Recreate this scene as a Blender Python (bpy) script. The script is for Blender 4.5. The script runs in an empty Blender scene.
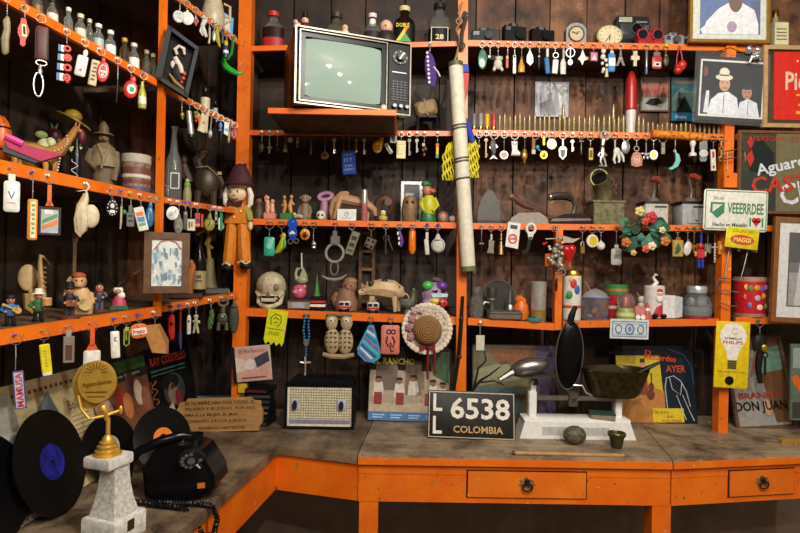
import bpy, bmesh, math, random
from math import radians, sin, cos, pi
from mathutils import Vector, Matrix
random.seed(7)
SC = bpy.context.scene
COL = SC.collection

# ------------------------------------------------------------------ camera
F = 560.0                                   # focal length in pixels of the 800x533 frame
CAM = Vector((0.0, -2.24, 1.5))
CROT = Matrix.Rotation(pi/2 + radians(0.36), 3, 'X') @ Matrix.Rotation(radians(1.0), 3, 'Z')
cam_d = bpy.data.cameras.new('camera'); cam_d.sensor_width = 36.0; cam_d.lens = F/800*36
cam = bpy.data.objects.new('camera', cam_d); COL.objects.link(cam)
cam.matrix_world = Matrix.Translation(CAM) @ CROT.to_4x4()
SC.camera = cam

# ------------------------------------------------------------------ world, lamps, exposure
world = bpy.data.worlds.new('world'); SC.world = world; world.use_nodes = True
world.node_tree.nodes['Background'].inputs[0].default_value = (1.0, 0.86, 0.72, 1)
world.node_tree.nodes['Background'].inputs[1].default_value = 0.02
def lamp(name, loc, energy, radius=0.05, color=(1, 0.95, 0.87)):
    d = bpy.data.lights.new(name, 'POINT'); d.energy = energy; d.shadow_soft_size = radius; d.color = color
    o = bpy.data.objects.new(name, d); o.location = loc; COL.objects.link(o); return o
for lp, en in (((0.75, -1.95, 2.72), 55), ((0.35, -1.65, 2.80), 40), ((-0.15, -2.5, 2.70), 25), ((1.5, -2.6, 2.65), 40), ((0.45, -3.2, 2.65), 35)):
    lamp('ceiling_bulb', lp, en, 0.03)
vs = SC.view_settings
vs.view_transform = 'Standard'; vs.look = 'None'; vs.gamma = 1.0; vs.exposure = 0.5; vs.use_curve_mapping = False

# ------------------------------------------------------------------ pixel <-> place
def ray(px, py):
    return CROT @ Vector(((px-400)/F, -(py-266.5)/F, -1.0))
FWD = CROT @ Vector((0, 0, -1))
def onY(px, py, Y):
    r = ray(px, py); return CAM + r*((Y-CAM.y)/r.y)
def onZ(px, py, Z):
    r = ray(px, py); return CAM + r*((Z-CAM.z)/r.z)
LK = 0.116                                   # the left shelving runs at this slope to the depth axis
LX0 = -0.64
def onL(px, py, off):                        # off: metres out from the front plane of the left shelving
    r = ray(px, py); n = Vector((1, -LK, 0)).normalized()
    p0 = Vector((LX0, 0, 0)) + n*off
    return CAM + r*((p0-CAM).dot(n)/r.dot(n))
LROT = math.atan2(1, LK)                     # z-rotation that turns a thing to face out of the left shelving
def depth(P): return (P-CAM).dot(FWD)
def proj(P):
    q = CROT.transposed() @ (P-CAM); return (400+F*q.x/-q.z, 266.5-F*q.y/-q.z)
def facing(P):                               # z-rotation that turns a thing's front to the room's middle
    d = CAM-P; return math.atan2(d.x, -d.y)

# ------------------------------------------------------------------ materials
MATS = {}
def lin(h):
    if isinstance(h, str):
        h = tuple(int(h[i:i+2], 16)/255 for i in (0, 2, 4))
    return tuple((x/12.92 if x <= .04045 else ((x+.055)/1.055)**2.4) for x in h) + (1.0,)
def new_mat(key):
    m = bpy.data.materials.new(key); m.use_nodes = True
    nt = m.node_tree; return m, nt, nt.nodes['Principled BSDF']
def coords(nt, scale, kind='Object'):
    tc = nt.nodes.new('ShaderNodeTexCoord'); mp = nt.nodes.new('ShaderNodeMapping')
    mp.inputs['Scale'].default_value = scale if isinstance(scale, (tuple, list)) else (scale,)*3
    nt.links.new(tc.outputs[kind], mp.inputs[0]); return mp.outputs[0]
def noise(nt, vec, scale, detail=4, rough=.6):
    n = nt.nodes.new('ShaderNodeTexNoise'); n.inputs['Scale'].default_value = scale
    n.inputs['Detail'].default_value = detail; n.inputs['Roughness'].default_value = rough
    nt.links.new(vec, n.inputs['Vector']); return n.outputs['Fac']
def ramp(nt, fac, stops):
    r = nt.nodes.new('ShaderNodeValToRGB'); e = r.color_ramp.elements
    while len(e) < len(stops): e.new(.5)
    for i, (p, col) in enumerate(stops):
        e[i].position = p; e[i].color = col if len(col) == 4 else lin(col)
    nt.links.new(fac, r.inputs[0]); return r.outputs[0]
def mixc(nt, fac, a, b, mode='MIX'):
    n = nt.nodes.new('ShaderNodeMix'); n.data_type = 'RGBA'; n.blend_type = mode
    for s, v in ((0, fac), (6, a), (7, b)):
        if hasattr(v, 'is_linked'): nt.links.new(v, n.inputs[s])
        else: n.inputs[s].default_value = v
    return n.outputs[2]
def bump(nt, bs, h, strength=.3, dist=.002):
    b = nt.nodes.new('ShaderNodeBump'); b.inputs['Strength'].default_value = strength; b.inputs['Distance'].default_value = dist
    nt.links.new(h, b.inputs['Height']); nt.links.new(b.outputs[0], bs.inputs['Normal'])
def c(h, r=.5, m=0.0, v=.13, sc=55):
    """plain paint / plastic / metal / cloth colour with a little uneven wear"""
    key = 'paint_%s_%g_%g_%g_%g' % (h, r, m, v, sc)
    if key in MATS: return MATS[key]
    M, nt, bs = new_mat(key); col = lin(h)
    n = noise(nt, coords(nt, 1), sc)
    dark = tuple(x*(1-v*1.6) for x in col[:3])+(1,); light = tuple(min(1, x*(1+v*.5)) for x in col[:3])+(1,)
    nt.links.new(ramp(nt, n, [(.3, dark), (.62, light)]), bs.inputs['Base Color'])
    bs.inputs['Roughness'].default_value = r; bs.inputs['Metallic'].default_value = m
    if max(col[:3]) < .03: bs.inputs['Specular IOR Level'].default_value = .22
    MATS[key] = M; return M
def glass(h='ffffff', r=.03, ior=1.45):
    key = 'glass_%s_%g' % (h, r)
    if key in MATS: return MATS[key]
    M, nt, bs = new_mat(key)
    bs.inputs['Base Color'].default_value = lin(h); bs.inputs['Transmission Weight'].default_value = .9 if min(lin(h)[:3]) > .3 else .95
    bs.inputs['Roughness'].default_value = r; bs.inputs['IOR'].default_value = ior
    MATS[key] = M; return M
def film(h='ffffff', a=.15):
    key = 'film_%s_%g' % (h, a)
    if key in MATS: return MATS[key]
    M, nt, bs = new_mat(key)
    bs.inputs['Base Color'].default_value = lin(h); bs.inputs['Alpha'].default_value = a; bs.inputs['Roughness'].default_value = .08
    MATS[key] = M; return M
def wood(key, a, b, scale=(9, 60, 60), dark=None, r=.6, kind='Object', bs_=.35, patch=None):
    if key in MATS: return MATS[key]
    M, nt, bs = new_mat(key)
    vec = coords(nt, scale, kind)
    n = noise(nt, vec, 1.0, 6, .65)
    col = ramp(nt, n, [(.3, lin(a)), (.7, lin(b))])
    if dark:
        v2 = coords(nt, 1, kind); n2 = noise(nt, v2, 7.0, 5, .7)
        col = mixc(nt, ramp(nt, n2, [(.42, (0, 0, 0, 1)), (.66, (1, 1, 1, 1))]), col, lin(dark))
    if patch:
        v3 = coords(nt, 1, kind); n3 = noise(nt, v3, 16.0, 8, .75)
        col = mixc(nt, ramp(nt, n3, [(.60, (0, 0, 0, 1)), (.68, (1, 1, 1, 1))]), col, lin(patch))
    nt.links.new(col, bs.inputs['Base Color']); bs.inputs['Roughness'].default_value = r
    bump(nt, bs, n, bs_); MATS[key] = M; return M
def orange(key='orange_paint', a='da600d', b='ea7815', chip=.625):
    if key in MATS: return MATS[key]
    M, nt, bs = new_mat(key)
    vec = coords(nt, 1, 'Object')
    n = noise(nt, vec, 9, 3); col = ramp(nt, n, [(.3, lin(a)), (.7, lin(b))])
    n2 = noise(nt, vec, 48, 6, .7)
    mask = ramp(nt, n2, [(chip, (0, 0, 0, 1)), (chip+.025, (1, 1, 1, 1))])
    n3 = noise(nt, vec, 21, 2)
    under = ramp(nt, n3, [(.42, lin('5d7350')), (.5, lin('40281a')), (.62, lin('d8b48c'))])
    nt.links.new(mixc(nt, mask, col, under), bs.inputs['Base Color'])
    bs.inputs['Roughness'].default_value = .38; bump(nt, bs, n2, .12); MATS[key] = M; return M
ORANGE = orange()
SILVER = c('c4c2bb', .32, .6); STEEL = c('94928c', .36, .6); RINGW = c('8f8d86', .35, .8); DSTEEL = c('4a4844', .4, 1.0)
GOLD = c('c89a3c', .3, 1.0); BRASS = c('8d7a48', .38, 1.0); BLACK = c('121212', .35); WHITE = c('e8e4da', .5)
CREAM = c('d8cba8', .6); RED = c('c01f1c', .4); IRON = c('2a2927', .5, .6)

# ------------------------------------------------------------------ shapes, written in photo pixels
# every shape returns (verts, faces); verts are (x, depth away from the room, -y) in pixels
def Bx(x0, y0, x1, y1, d0, d1, bev=0):
    if bev <= 0:
        V = [(x, d, -y) for x in (x0, x1) for d in (d0, d1) for y in (y1, y0)]
        return V, [(0, 4, 5, 1), (2, 3, 7, 6), (0, 2, 6, 4), (1, 5, 7, 3), (0, 1, 3, 2), (4, 6, 7, 5)]
    b = bev; V = []; Fc = []
    bd = min(b, (d1-d0)*.45); bx = min(b, (x1-x0)*.45); by = min(b, (y1-y0)*.45)
    def ring(d, k):
        ix, iy = bx*k, by*k
        base = len(V)
        xa, xb, ya, yb = x0+(ix if k else 0), x1-(ix if k else 0), y0+(iy if k else 0), y1-(iy if k else 0)
        ex, ey = bx, by
        o = [(xa+ex, ya), (xb-ex, ya), (xb-ex*.3, ya+ey*.3), (xb, ya+ey), (xb, yb-ey), (xb-ex*.3, yb-ey*.3), (xb-ex, yb), (xa+ex, yb), (xa+ex*.3, yb-ey*.3), (xa, yb-ey), (xa, ya+ey), (xa+ex*.3, ya+ey*.3)]
        V.extend((x, d, -y) for x, y in o); return base, len(o)
    rs = [ring(d0, .7), ring(d0+bd, 0), ring(d1-bd, 0), ring(d1, .7)]
    n = 12
    for (a, _), (b2, _) in zip(rs, rs[1:]):
        for i in range(n):
            j = (i+1) % n; Fc.append((a+i, a+j, b2+j, b2+i))
    Fc.append(tuple(range(rs[0][0], rs[0][0]+n))[::-1]); Fc.append(tuple(range(rs[3][0], rs[3][0]+n)))
    return V, Fc
def El(cx, cy, rx, ry, rd=None, d=0, seg=14, rings=9):
    rd = min(rx, ry) if rd is None else rd
    V = [(cx, d, -cy+ry)]; Fc = []
    for i in range(1, rings):
        t = pi*i/rings
        for j in range(seg):
            a = 2*pi*j/seg; V.append((cx+rx*sin(t)*cos(a), d+rd*sin(t)*sin(a), -cy+ry*cos(t)))
    V.append((cx, d, -cy-ry))
    for j in range(seg):
        Fc.append((0, 1+j, 1+(j+1) % seg)); L = len(V)-1; b = 1+(rings-2)*seg
        Fc.append((L, b+(j+1) % seg, b+j))
    for i in range(rings-2):
        for j in range(seg):
            a = 1+i*seg+j; b = 1+i*seg+(j+1) % seg; Fc.append((a, a+seg, b+seg, b))
    return V, Fc
def La(cx, prof, d=0, seg=18, k=1.0, cap=True):
    """turned shape about the upright axis; prof = [(radius, y)...]; k squashes depth"""
    V = []; Fc = []
    for r, y in prof:
        for j in range(seg):
            a = 2*pi*j/seg; V.append((cx+r*cos(a), d+k*r*sin(a), -y))
    n = len(prof)
    for i in range(n-1):
        for j in range(seg):
            a = i*seg+j; b = i*seg+(j+1) % seg; Fc.append((a, b, b+seg, a+seg))
    if cap:
        Fc.append(tuple(range(seg))); Fc.append(tuple(range((n-1)*seg, n*seg))[::-1])
    return V, Fc
def Tu(pts, r, seg=8):
    P = [Vector((p[0], p[2] if len(p) > 2 else 0, -p[1])) for p in pts]; n = len(P)
    R = r if isinstance(r, (list, tuple)) else [r]*n
    V = []; Fc = []; up = None
    for i in range(n):
        t = (P[min(i+1, n-1)]-P[max(i-1, 0)]); t = t.normalized() if t.length > 1e-9 else Vector((0, 0, 1))
        if up is None: up = t.orthogonal().normalized()
        up = (up - t*up.dot(t)); up = up.normalized() if up.length > 1e-6 else t.orthogonal().normalized()
        s = t.cross(up)
        for j in range(seg):
            a = 2*pi*j/seg; V.append(tuple(P[i]+(up*cos(a)+s*sin(a))*R[i]))
    for i in range(n-1):
        for j in range(seg):
            a = i*seg+j; b = i*seg+(j+1) % seg; Fc.append((a, b, b+seg, a+seg))
    Fc.append(tuple(range(seg))[::-1]); Fc.append(tuple(range((n-1)*seg, n*seg)))
    return V, Fc
def To(cx, cy, Rr, r, d=0, axis='y', ry=None, seg=16, sec=6):
    ry = Rr if ry is None else ry; V = []; Fc = []
    for i in range(seg):
        a = 2*pi*i/seg
        for j in range(sec):
            b = 2*pi*j/sec; q = r*cos(b); w = r*sin(b)
            x, y = (Rr+q)*cos(a), (ry+q)*sin(a)
            V.append({'y': (cx+x, d+w, -cy+y), 'x': (cx+w, d+x, -cy+y), 'z': (cx+x, d+y, -cy+w)}[axis])
    for i in range(seg):
        for j in range(sec):
            Fc.append((i*sec+j, ((i+1) % seg)*sec+j, ((i+1) % seg)*sec+(j+1) % sec, i*sec+(j+1) % sec))
    return V, Fc
def Po(pts, d0=-.6, d1=.6):
    n = len(pts)
    a = sum(pts[i][0]*pts[(i+1) % n][1]-pts[(i+1) % n][0]*pts[i][1] for i in range(n))
    if a > 0: pts = pts[::-1]
    V = [(x, d0, -y) for x, y in pts]+[(x, d1, -y) for x, y in pts]
    Fc = [tuple(range(n)), tuple(range(n, 2*n))[::-1]]
    Fc += [(i, i+n, (i+1) % n+n, (i+1) % n) for i in range(n)]
    return V, Fc
def Di(cx, cy, r, d0=-.6, d1=.6, ry=None, seg=20, bev=0):
    ry = r if ry is None else ry
    if bev:
        V = []; Fc = []
        for d, k in ((d0, 1-bev), (d0+(d1-d0)*.3, 1), (d1-(d1-d0)*.3, 1), (d1, 1-bev)):
            V += [(cx+r*k*cos(2*pi*i/seg), d, -cy+ry*k*sin(2*pi*i/seg)) for i in range(seg)]
        for i in range(3):
            for j in range(seg):
                a = i*seg+j; b = i*seg+(j+1) % seg; Fc.append((a, b, b+seg, a+seg))
        Fc += [tuple(range(seg))[::-1], tuple(range(3*seg, 4*seg))]; return V, Fc
    return Po([(cx+r*cos(2*pi*i/seg), cy+ry*sin(2*pi*i/seg)) for i in range(seg)], d0, d1)
def Ro(axis, deg, ctr, prims):
    """turn shapes about a centre given as (x, y, depth)"""
    m = Matrix.Rotation(radians(deg), 3, {'x': 'X', 'd': 'Y', 'z': 'Z'}[axis]); o = Vector((ctr[0], ctr[2] if len(ctr) > 2 else 0, -ctr[1]))
    V = []; Fc = []
    for v, f in prims:
        b = len(V); V += [tuple(o+m @ (Vector(q)-o)) for q in v]; Fc += [tuple(i+b for i in q) for q in f]
    return V, Fc
TXT = {}
def Tx(s, cx, cy, w, h, d=-.7, slant=0, bold=0.0):
    """flat lettering fitted into a w x h box"""
    key = (s, bold)
    if key not in TXT:
        cu = bpy.data.curves.new('lettering', 'FONT'); cu.body = s; cu.resolution_u = 2; cu.offset = bold
        ob = bpy.data.objects.new('lettering', cu); COL.objects.link(ob)
        dg = bpy.context.evaluated_depsgraph_get(); me = bpy.data.meshes.new_from_object(ob.evaluated_get(dg))
        TXT[key] = ([tuple(v.co) for v in me.vertices], [tuple(p.vertices) for p in me.polygons])
        bpy.data.objects.remove(ob); bpy.data.curves.remove(cu); bpy.data.meshes.remove(me)
    V, Fc = TXT[key]
    if not V: return [], []
    x0 = min(v[0] for v in V); x1 = max(v[0] for v in V); y0 = min(v[1] for v in V); y1 = max(v[1] for v in V)
    kx = w/max(x1-x0, 1e-6); ky = h/max(y1-y0, 1e-6)
    return [(cx+((v[0]-x0)*kx-w/2)+slant*((v[1]-y0)*ky-h/2), d, -cy+((v[1]-y0)*ky-h/2)) for v in V], list(Fc)
def Tb(s, cx, cy, w, h, d=-.7, k=.05):
    """bolder lettering"""
    return Tx(s, cx, cy, w, h, d, 0, .022)
def Ch(x, y0, y1, d=-1, r=.55):
    """a fine chain hanging straight down"""
    n = max(3, int((y1-y0)/1.3)*2+1)
    return Tu([(x+(.25 if i % 4 == 1 else -.25 if i % 4 == 3 else 0), y0+(y1-y0)*i/(n-1), d) for i in range(n)], [r if i % 2 else r*.45 for i in range(n)], 5)

# ------------------------------------------------------------------ objects
def mesh_obj(name, mat, prims, o=(0, 0), u=1.0, parent=None, smooth=38):
    """mat may be one material, or a list parallel to prims (flat print in several inks)"""
    V = []; Fc = []; mi = []
    mats = mat if isinstance(mat, list) else [mat]
    slots = []
    for k, (v, f) in enumerate(prims):
        b = len(V); V += [((q[0]-o[0])*u, q[1]*u, (q[2]+o[1])*u) for q in v]
        Fc += [tuple(i+b for i in q) for q in f]
        m = mats[k] if len(mats) > 1 else mats[0]
        if m not in slots: slots.append(m)
        mi += [slots.index(m)]*len(f)
    me = bpy.data.meshes.new(name); me.from_pydata(V, [], Fc)
    for m in slots: me.materials.append(m)
    if len(slots) > 1: me.polygons.foreach_set('material_index', mi)
    bm = bmesh.new(); bm.from_mesh(me); bmesh.ops.recalc_face_normals(bm, faces=bm.faces); bm.to_mesh(me); bm.free()
    if smooth:
        me.polygons.foreach_set('use_smooth', [True]*len(Fc)); me.set_sharp_from_angle(angle=radians(smooth))
    me.update()
    ob = bpy.data.objects.new(name, me); COL.objects.link(ob)
    if parent: ob.parent = parent
    return ob
def tag(ob, label=None, cat=None, group=None, kind=None):
    if label: ob['label'] = label
    if cat: ob['category'] = cat
    if group: ob['group'] = group
    if kind: ob['kind'] = kind
    return ob
def mk(name, label, cat, loc, rot, u, o, parts, group=None):
    """a thing: parts = [(part name, material, shapes, [sub-parts])]; one part only -> a single mesh"""
    rot = rot if isinstance(rot, (tuple, list)) else (0, 0, rot)
    if len(parts) == 1 and len(parts[0]) < 4:
        root = mesh_obj(name, parts[0][1], parts[0][2], o, u)
    else:
        root = bpy.data.objects.new(name, None); COL.objects.link(root); root.empty_display_size = .02
        for p in parts:
            ob = mesh_obj(p[0], p[1], p[2], o, u, root)
            for s in (p[3] if len(p) > 3 else []): mesh_obj(s[0], s[1], s[2], o, u, ob)
    root.location = loc; root.rotation_euler = rot
    return tag(root, label, cat, group)

# ================================================================== the setting
CZ = 0.875                                   # counter top height
YB = 0.27                                    # plank wall behind the shelves
LB = -0.27                                   # back of the left shelving, from its front plane
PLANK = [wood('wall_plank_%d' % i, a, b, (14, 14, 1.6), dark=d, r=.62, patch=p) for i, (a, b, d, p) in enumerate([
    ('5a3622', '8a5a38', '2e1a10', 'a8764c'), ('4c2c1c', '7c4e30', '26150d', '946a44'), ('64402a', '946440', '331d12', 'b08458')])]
BPLANK = [wood('dark_plank_%d' % i, a, b, (14, 14, 1.6), dark='170e09', r=.62, patch='5a402c') for i, (a, b) in enumerate([('2e1c12', '48301f'), ('281810', '3f2a1b'), ('352218', '4c3423')])]  # darker planks, for the left bay and everywhere below the fourth shelf
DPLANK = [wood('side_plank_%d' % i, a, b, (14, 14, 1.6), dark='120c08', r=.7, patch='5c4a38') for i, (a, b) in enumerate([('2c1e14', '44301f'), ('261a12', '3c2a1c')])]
def worldbox(name, mat, lo, hi, parent=None):
    x0, y0, z0 = lo; x1, y1, z1 = hi
    return mesh_obj(name, mat, [([(x, y, z) for x in (x0, x1) for y in (y0, y1) for z in (z0, z1)],
                    [(0, 4, 5, 1), (2, 3, 7, 6), (0, 2, 6, 4), (1, 5, 7, 3), (0, 1, 3, 2), (4, 6, 7, 5)])], (0, 0), 1, parent)
# back wall: one plank after another, with the bare panel under the counter
wb = worldbox('wall_back', c('2b201a', .8), (-1.2, YB+.022, 0), (2.6, YB+.06, 3.0)); tag(wb, 'brown plank wall behind the orange shelves', kind='structure')
x = -1.16; k = 0
while x < 2.5:
    w = .165+.012*math.sin(k*2.3); g = .003
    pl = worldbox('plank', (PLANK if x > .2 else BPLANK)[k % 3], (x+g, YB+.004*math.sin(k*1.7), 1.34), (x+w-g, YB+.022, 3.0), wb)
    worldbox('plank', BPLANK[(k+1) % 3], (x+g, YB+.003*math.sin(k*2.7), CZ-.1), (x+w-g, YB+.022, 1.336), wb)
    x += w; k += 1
worldbox('lower_panel', c('8f7a6c', .7, v=.2, sc=6), (-1.2, YB-.01, 0), (2.6, YB+.022, CZ-.1), wb)
Ld = Vector((LK, 1, 0)).normalized(); Ln = Vector((1, -LK, 0)).normalized()
def lframe(s, off, z): return Vector((LX0, 0, 0))+Ld*s+Ln*off+Vector((0, 0, z))
def lbox(name, mat, s0, s1, o0, o1, z0, z1, parent=None):
    V = [tuple(lframe(s, o, z)) for s in (s0, s1) for o in (o0, o1) for z in (z0, z1)]
    return mesh_obj(name, mat, [(V, [(0, 4, 5, 1), (2, 3, 7, 6), (0, 2, 6, 4), (1, 5, 7, 3), (0, 1, 3, 2), (4, 6, 7, 5)])], (0, 0), 1, parent)
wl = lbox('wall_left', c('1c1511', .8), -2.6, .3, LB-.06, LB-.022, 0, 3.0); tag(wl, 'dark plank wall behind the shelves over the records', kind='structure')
sp = (onL(138, 200, LB)-Vector((LX0, 0, 0))).dot(Ld); s = -2.55; k = 0
while s < .28:
    w = .17+.015*math.sin(k*1.9)
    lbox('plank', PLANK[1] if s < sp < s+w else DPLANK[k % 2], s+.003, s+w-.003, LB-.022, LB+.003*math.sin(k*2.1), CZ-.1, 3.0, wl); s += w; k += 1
fl = worldbox('floor', c('5a4a3c', .7, v=.3, sc=9), (-2.6, -4.6, -.05), (2.6, .4, 0)); tag(fl, 'brown floor under the counter', kind='structure')
ce = worldbox('ceiling', c('6b5a48', .8, v=.3, sc=5), (-2.6, -4.6, 3.0), (2.6, .4, 3.05)); tag(ce, 'brown ceiling over the shelves', kind='structure')

WP = c('8f806a', .8, v=.12, sc=4)  # unseen room walls, added for bounce light and reflections in the metal
wr = worldbox('wall_right_bounce', WP, (2.6, -4.6, 0), (2.66, .4, 3.0)); tag(wr, 'unseen cream wall of the room added for bounce light', kind='structure')
wf = worldbox('wall_front_bounce', WP, (-2.6, -4.66, 0), (2.6, -4.6, 3.0)); tag(wf, 'unseen cream wall facing the shelves, added for bounce light', kind='structure')

# ================================================================== shelving
SH = {}
SHELFTOP = wood('shelf_board_wood', '4a3424', '6e5138', (30, 8, 30), dark='2a1c12', r=.7)
back_unit = bpy.data.objects.new('shelving_unit', None); COL.objects.link(back_unit); back_unit.location = (0.2, 0, CZ)
tag(back_unit, 'orange painted wooden shelving in front of the brown plank wall', 'shelving')
left_unit = bpy.data.objects.new('shelving_unit', None); COL.objects.link(left_unit); left_unit.location = lframe(-.6, 0, CZ)
tag(left_unit, 'orange painted wooden shelving above the vinyl records and the telephone', 'shelving')
def child(ob, parent):
    ob.parent = parent; ob.matrix_parent_inverse = Matrix.Translation(-parent.location); return ob
def shelf(key, a, b, th, back=YB-.004, front=0.0, slope=0):
    """board of the back shelving; a, b: ends of its front upper edge as photographed"""
    A = onY(a[0], a[1], front); B = onY(b[0], b[1], front); t = th*(A.y-CAM.y)/F
    def bd(name, mat, y0, y1, zo, t):
        V = [(p.x, y, p.z+z) for p in (A, B) for y in (y0, y1) for z in (-t+zo, zo)]
        return mesh_obj(name, mat, [(V, [(0, 4, 5, 1), (2, 3, 7, 6), (0, 2, 6, 4), (1, 5, 7, 3), (0, 1, 3, 2), (4, 6, 7, 5)])], (0, 0), 1)
    o = child(bd('shelf', SHELFTOP, front+.012, back, -.001, t*.75), back_unit)
    e = bd('edge_strip', ORANGE, front, front+.012, 0, t); e.parent = o
    SH[key] = dict(kind='B', A=A, B=B, t=t, ob=o, front=front); return o
def lshelf(key, a, b, th):
    A = onL(a[0], a[1], 0); B = onL(b[0], b[1], 0); sa = (A-Vector((LX0, 0, 0))).dot(Ld); sb = (B-Vector((LX0, 0, 0))).dot(Ld)
    t = th*1.65/F
    def bd(name, mat, o0, o1, zo, t):
        V = [tuple(lframe(s, o, z0+z)) for s, z0 in ((sa, A.z), (sb, B.z)) for o in (o0, o1) for z in (-t+zo, zo)]
        return mesh_obj(name, mat, [(V, [(0, 4, 5, 1), (2, 3, 7, 6), (0, 2, 6, 4), (1, 5, 7, 3), (0, 1, 3, 2), (4, 6, 7, 5)])], (0, 0), 1)
    o = child(bd('shelf', SHELFTOP, LB+.006, -.012, -.001, t*.75), left_unit)
    e = bd('edge_strip', ORANGE, -.012, 0, 0, t); e.parent = o
    SH[key] = dict(kind='L', A=A, B=B, t=t, ob=o, sa=sa, sb=sb)
def sz(sh, P):
    """height of a shelf's top under a point"""
    if sh['kind'] == 'B': k = (P.x-sh['A'].x)/(sh['B'].x-sh['A'].x)
    else: k = ((P-Vector((LX0, 0, 0))).dot(Ld)-sh['sa'])/(sh['sb']-sh['sa'])
    return sh['A'].z+(sh['B'].z-sh['A'].z)*k
shelf('T1', (246, -46), (458, -52), 6); shelf('T2', (468, -50), (815, -44), 6)
shelf('B1L', (250, 46), (458, 41), 5); shelf('B2L', (250, 130), (457, 131), 5)
shelf('B3L', (250, 218.5), (457, 222.5), 6); shelf('B4L', (244, 308), (458, 317), 8)
shelf('B1R', (468, 40), (728, 45), 6); shelf('F1', (736, 45.5), (830, 47), 6)
shelf('B2R', (468, 129.5), (729, 134), 6); shelf('F2', (737, 134), (830, 136), 6)
shelf('B3R', (468, 223), (729, 225.5), 6); shelf('F3', (737, 225), (830, 226), 6)
shelf('B4R', (468, 318), (556, 323.5), 7); shelf('B4S', (563, 321), (729, 318.5), 7); shelf('F4', (736, 317), (830, 317), 7)
lshelf('L0', (120, -50), (240, 40.5), 7)
lshelf('L1a', (-60, -46), (157, 79), 7); lshelf('L1b', (166, 86), (238, 124), 6)
lshelf('L2a', (-60, 146), (155, 194), 9); lshelf('L2b', (165, 197), (237, 209), 6)
lshelf('L3a', (-60, 339.5), (155, 307), 10); lshelf('L3b', (165, 304), (238, 292), 8)
def post(px_top, px_bot, y_bot, w, d, parent=back_unit, name='post', z1=2.98, z0=CZ, ytop=20, Y=-.012, mat=None):
    A = onY(px_top, ytop, Y); B = onY(px_bot, y_bot, Y); u = (Y-CAM.y)/F
    hw = w*u/2; kx = (A.x-B.x)/(A.z-B.z)
    V = []
    for z in (z0, z1):
        cx = B.x+kx*(z-B.z); V += [(cx-hw, Y, z), (cx+hw, Y, z), (cx+hw, Y+d, z), (cx-hw, Y+d, z)]
    return child(mesh_obj(name, mat or ORANGE, [(V, [(0, 1, 5, 4), (1, 2, 6, 5), (2, 3, 7, 6), (3, 0, 4, 7), (4, 5, 6, 7), (3, 2, 1, 0)])], (0, 0), 1), parent)
post(245, 238, 385, 13, .05); post(463, 461, 398, 10, .045)
post(732, 723, 430, 9.5, .045)
# short upright under the flower wreath, with its block
A = onY(559.5, 225, -.004); B = onY(559.5, 327, -.004)
child(worldbox('short_post', ORANGE, (A.x-.014, -.006, B.z-.012), (A.x+.014, .03, A.z-.01)), back_unit)
A = onY(561, 260, -.01); child(worldbox('block', ORANGE, (A.x-.052, .03, A.z-.026), (A.x+.052, .045, A.z+.026)), back_unit)
# side board in the corner between the two shelvings
child(worldbox('side_board', SHELFTOP, (-.655, .04, SH['B4L']['A'].z-.03), (-.642, YB-.004, 2.98)), left_unit)
# uprights of the left shelving
def lpost(px, py, wpx, z0, z1):
    P = onL(px, py, .006); s = (P-Vector((LX0, 0, 0))).dot(Ld); hw = wpx*depth(P)/F/2*.62
    child(lbox('post', ORANGE, s-hw, s+hw, -.014, .004, z0, z1), left_unit)
lpost(163, 200, 9, onL(160, 316, .0).z, 2.98)
# the board that carries the television, out in front of the shelves
tv_z = SH['B2L']['A'].z+.004
A = onZ(268, 108, tv_z); B = onZ(394, 108, tv_z); TVY = A.y
tb = child(worldbox('television_shelf', SHELFTOP, (A.x, TVY+.012, tv_z-.016), (B.x, -.0005, tv_z)), back_unit)
e = worldbox('edge_strip', ORANGE, (A.x, TVY, tv_z-.018), (B.x, TVY+.012, tv_z+.001)); e.parent = tb
e = worldbox('side_strip', ORANGE, (B.x, TVY, tv_z-.018), (B.x+.008, -.0005, tv_z+.001)); e.parent = tb

# push pins and cup hooks along the shelf edges
PINS = {'w': c('f0ece0', .3), 'b': c('2a2ab8', .3), 'g': c('1f8a4a', .3), 'y': c('e8c020', .3), 'r': c('c02020', .3), 's': SILVER}
def edge_point(key, px, down=.45):
    sh = SH[key]; py = 200
    for _ in range(4):
        P = onY(px, py, sh['front']) if sh['kind'] == 'B' else onL(px, py, 0)
        P = Vector((P.x, P.y, sz(sh, P)-sh['t']*down)); py = proj(P)[1]
    return P
def pin(key, px, col='s'):
    P = edge_point(key, px); sh = SH[key]; u = depth(P)/F
    out = Vector((0, -1, 0)) if sh['kind'] == 'B' else Ln
    rz = 0 if sh['kind'] == 'B' else LROT
    r = 1.5 if col != 's' else .9
    o = mesh_obj('push_pin' if col != 's' else 'hook', PINS[col], [Ro('x', 90, (0, 0, 0), [La(0, [(r*.8, -.2), (r, -.6), (r*.55, -1.2), (r*.6, -2.4), (r*.95, -3.0), (r*.7, -3.4)], 0, 10)])], (0, 0), u)
    o.parent = sh['ob']; o.location = P
    o.rotation_euler = (0, 0, rz); return P

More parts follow.
